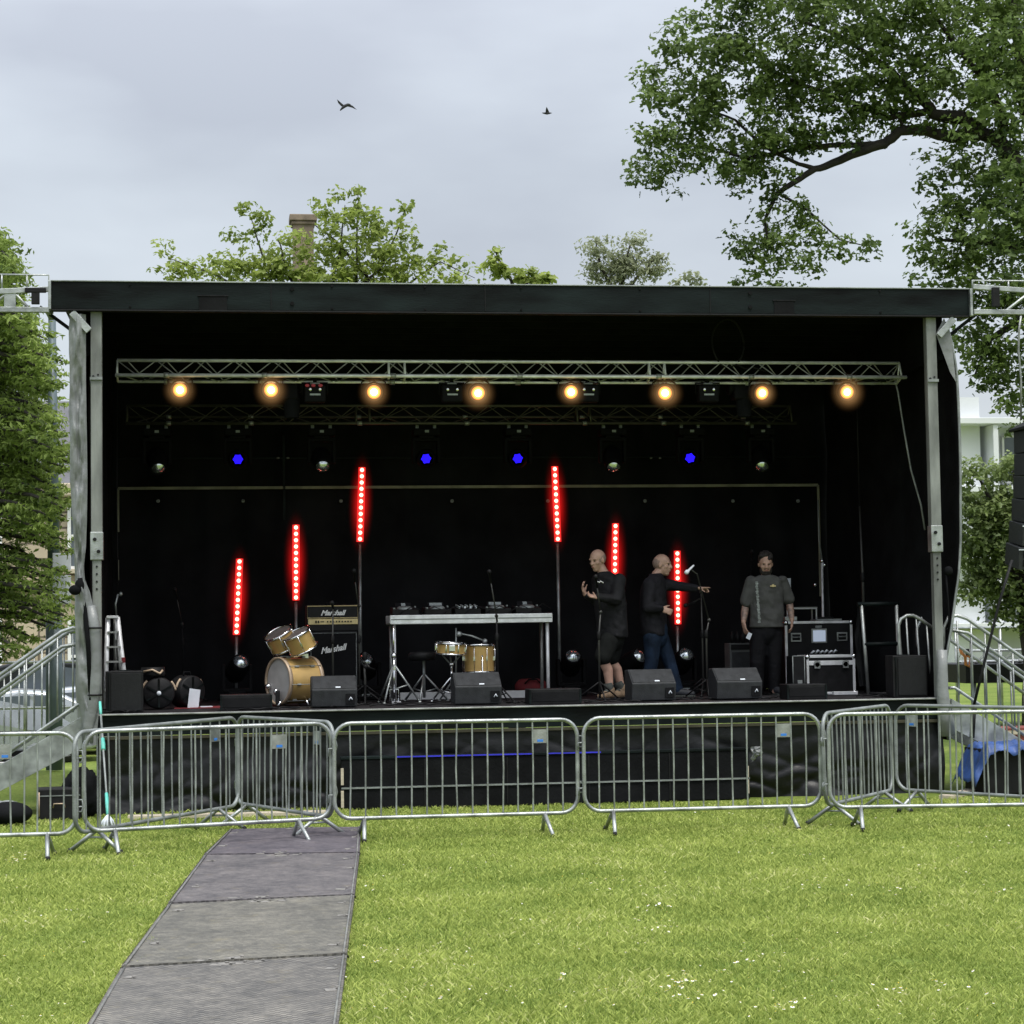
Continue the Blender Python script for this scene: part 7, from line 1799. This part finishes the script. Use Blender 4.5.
branches(mid, [([V((mid.location.x, mid.location.y, 0)), T(320, 450), T(322, 340), T(330, 290), T(340, 250), T(345, 205)], [.16, .11, .06, .035, .02, .006]),
    ([T(322, 340), T(290, 290), T(262, 255), T(250, 215)], [.05, .03, .018, .006]), ([T(322, 350), T(260, 300), T(215, 275), T(168, 258)], [.05, .03, .018, .006]), ([T(325, 330), T(357, 290), T(357, 240), T(358, 195)], [.04, .03, .018, .006]),
    ([T(325, 320), T(370, 280), T(335, 240), T(315, 225)], [.05, .03, .02, .01]), ([T(330, 310), T(380, 270), T(400, 225), T(405, 210)], [.035, .022, .012, .005]), ([T(325, 330), T(400, 290), T(440, 262), T(475, 278)], [.035, .022, .012, .005]), ([T(300, 300), T(285, 265), T(278, 240)], [.03, .02, .01])])
sp_ = thing('broadleaf_tree', 'small yellow green treetop poking over the roof centre, left of the willowy tree', 'tree', (wd(515, 600, 37).x, wd(515, 600, 37).y, 0))
discs = [(494, 252, 5, 1.1, .5), (492, 264, 6, 1, .5), (503, 272, 8, 1.1, .6), (515, 278, 12, 1.2, .6), (528, 272, 9, 1.1, .55), (540, 276, 7, 1.0, .55), (550, 283, 6, 1, .6), (540, 284, 8, 1, .6), (512, 330, 40, .5)]
leaves(sp_, twig_clumps(discs, 37, 4, 20, 22, .2, .8), .16, LEAF['lime'], 14)
T = lambda x, y: wd(x, y, 37)
branches(sp_, [([V((sp_.location.x, sp_.location.y, 0)), T(512, 400), T(515, 300), T(510, 282), T(495, 250)], [.16, .12, .06, .03, .01]), ([T(514, 300), T(530, 280), T(552, 280)], [.04, .02, .008])])
D = 52.
bi = thing('weeping_birch', 'pale grey green birch crown with drooping twigs right of the roof centre', 'tree', (wd(618, 600, D).x, wd(618, 600, D).y, 0))
discs = [(595, 252, 12, 1.3, .55), (588, 265, 9, 1.2, .5), (600, 240, 5, 1, .5), (607, 268, 18, 1.4, .5), (622, 258, 14, 1.5, .55), (632, 247, 12, 1.4, .55), (638, 240, 6, 1.1, .55), (640, 262, 16, 1.5, .5), (652, 268, 10, 1.2, .5), (660, 276, 8, 1, .5), (628, 275, 20, 1.4, .5), (590, 278, 10, 1.2, .5), (658, 258, 5, 1, .5), (620, 330, 45, .5)]
leaves(bi, twig_clumps(discs, D, 5, 14, 46, .34, .8), .13, LEAF['birch'], 15, droop=1.2, asp=.5, lobes=False)
T = lambda x, y: wd(x, y, D)
branches(bi, [([V((bi.location.x, bi.location.y, 0)), T(618, 400), T(620, 290), T(630, 245)], [.25, .18, .08, .02]), ([T(619, 300), T(600, 265), T(596, 243)], [.06, .04, .015]), ([T(620, 300), T(645, 268), T(655, 258)], [.05, .03, .015])])
b2 = thing('weeping_birch', 'tiny grey green treetop just above the roof left of the big tree', 'tree', (wd(690, 600, D).x, wd(690, 600, D).y, 0))
leaves(b2, twig_clumps([(682, 283, 6, 1.2), (692, 280, 6, 1.2), (699, 285, 5, 1.1), (688, 320, 30, .5)], D, 6, 16, 36, .28), .13, LEAF['birch'], 16, droop=1.0, lobes=False)
branches(b2, [([V((b2.location.x, b2.location.y, 0)), T(690, 380), T(690, 284)], [.15, .1, .02])])

# feathery tree on the left: tiers of drooping sprays
D = 29.
le = thing('feathery_tree', 'bright green feathery tree in layered sprays at the left edge', 'tree', (wd(-40, 640, D).x, wd(-40, 640, D).y, 0)); rnd = random.Random(9)
cl = []; lb_ = []
trunk = [V((le.location.x, le.location.y, 0)), wd(-38, 450, D), wd(-34, 300, D), wd(-30, 180, D)]
edge = [(235, 5), (250, 16), (262, 8), (272, 34), (285, 20), (300, 22), (318, 42), (335, 50), (350, 62), (370, 66), (385, 58), (400, 55), (420, 62), (445, 68), (470, 70), (500, 69), (520, 68), (545, 74), (560, 66), (585, 72), (600, 74), (620, 70), (632, 45), (645, 20), (660, 4), (672, -6)]
def exx(y):
    for (a, b), (c, d) in zip(edge, edge[1:]):
        if y <= c: return lerp(b, d, (y-a)/(c-a))
    return -10
y = 229
while y < 690:
    for mir in ([0, 0, 0, 1, 1] if y < 525 else [0, 0, 1, 1]):
        yy = y+rnd.uniform(-6, 6); ex = exx(max(236, yy)) if yy > 232 else rnd.uniform(-30, -5); dd = rnd.uniform(-2.2, 2.2); reach = ex-rnd.uniform(0, 28)
        if mir: reach = -35-(reach+35)-rnd.uniform(0, 12)
        n = 9; px0 = -35; L0 = []
        for k in range(n+1):
            t = k/n; x = lerp(px0, reach, t); yk = yy+10*t*t-9*math.sin(t*3.1)
            q = wd(x, yk, D+dd*t); L0.append(q)
            if k > 1:
                for s in range(2):
                    w_ = rnd.uniform(.16, .34)*(1.15-.4*t); cl.append(((q.x+rnd.uniform(-.12, .12), q.y+rnd.uniform(-.3, .3), q.z+rnd.uniform(-.06, .05)), (w_, w_, w_*.25), 20 if y < 520 else 14, .25+.45*rnd.random()+.12*t))
        lb_.append((L0[::3]+[L0[-1]], [.05, .035, .025, .012, .006][:len(L0[::3])+1]))
    y += 7.5 if y < 520 else 10.5
leaves(le, cl, .105, LEAF['fir'], 17, asp=.34, droop=.35, lobes=False, shell_bias=.8)
# sprays on the far side
branches(le, [(trunk, [.2, .15, .09, .04])]+lb_)

# far hedge line so the lawn does not end in a bare horizon
def far_wood():
    rnd = random.Random(21); cl = []
    for k in range(420):
        a = R(rnd.uniform(-26, 44)); d = rnd.uniform(95, 120); x = d*math.sin(a); y = d*math.cos(a)-DIST
        cl.append(((x, y, rnd.uniform(.5, 5.5)), (2.2, 2.2, 1.6), 46, .35+rnd.uniform(-.15, .15)))
    class O: location = (0, 0, 0)
    o_ = thing('tmp', None, None); ob = leaves(o_, cl, .75, LEAF['bush'], 31, name='distant_wood'); ob.parent = None; bpy.data.objects.remove(o_)
    tag(ob, 'dim belt of trees far beyond the lawn', 'woodland', kind='stuff')
far_wood()
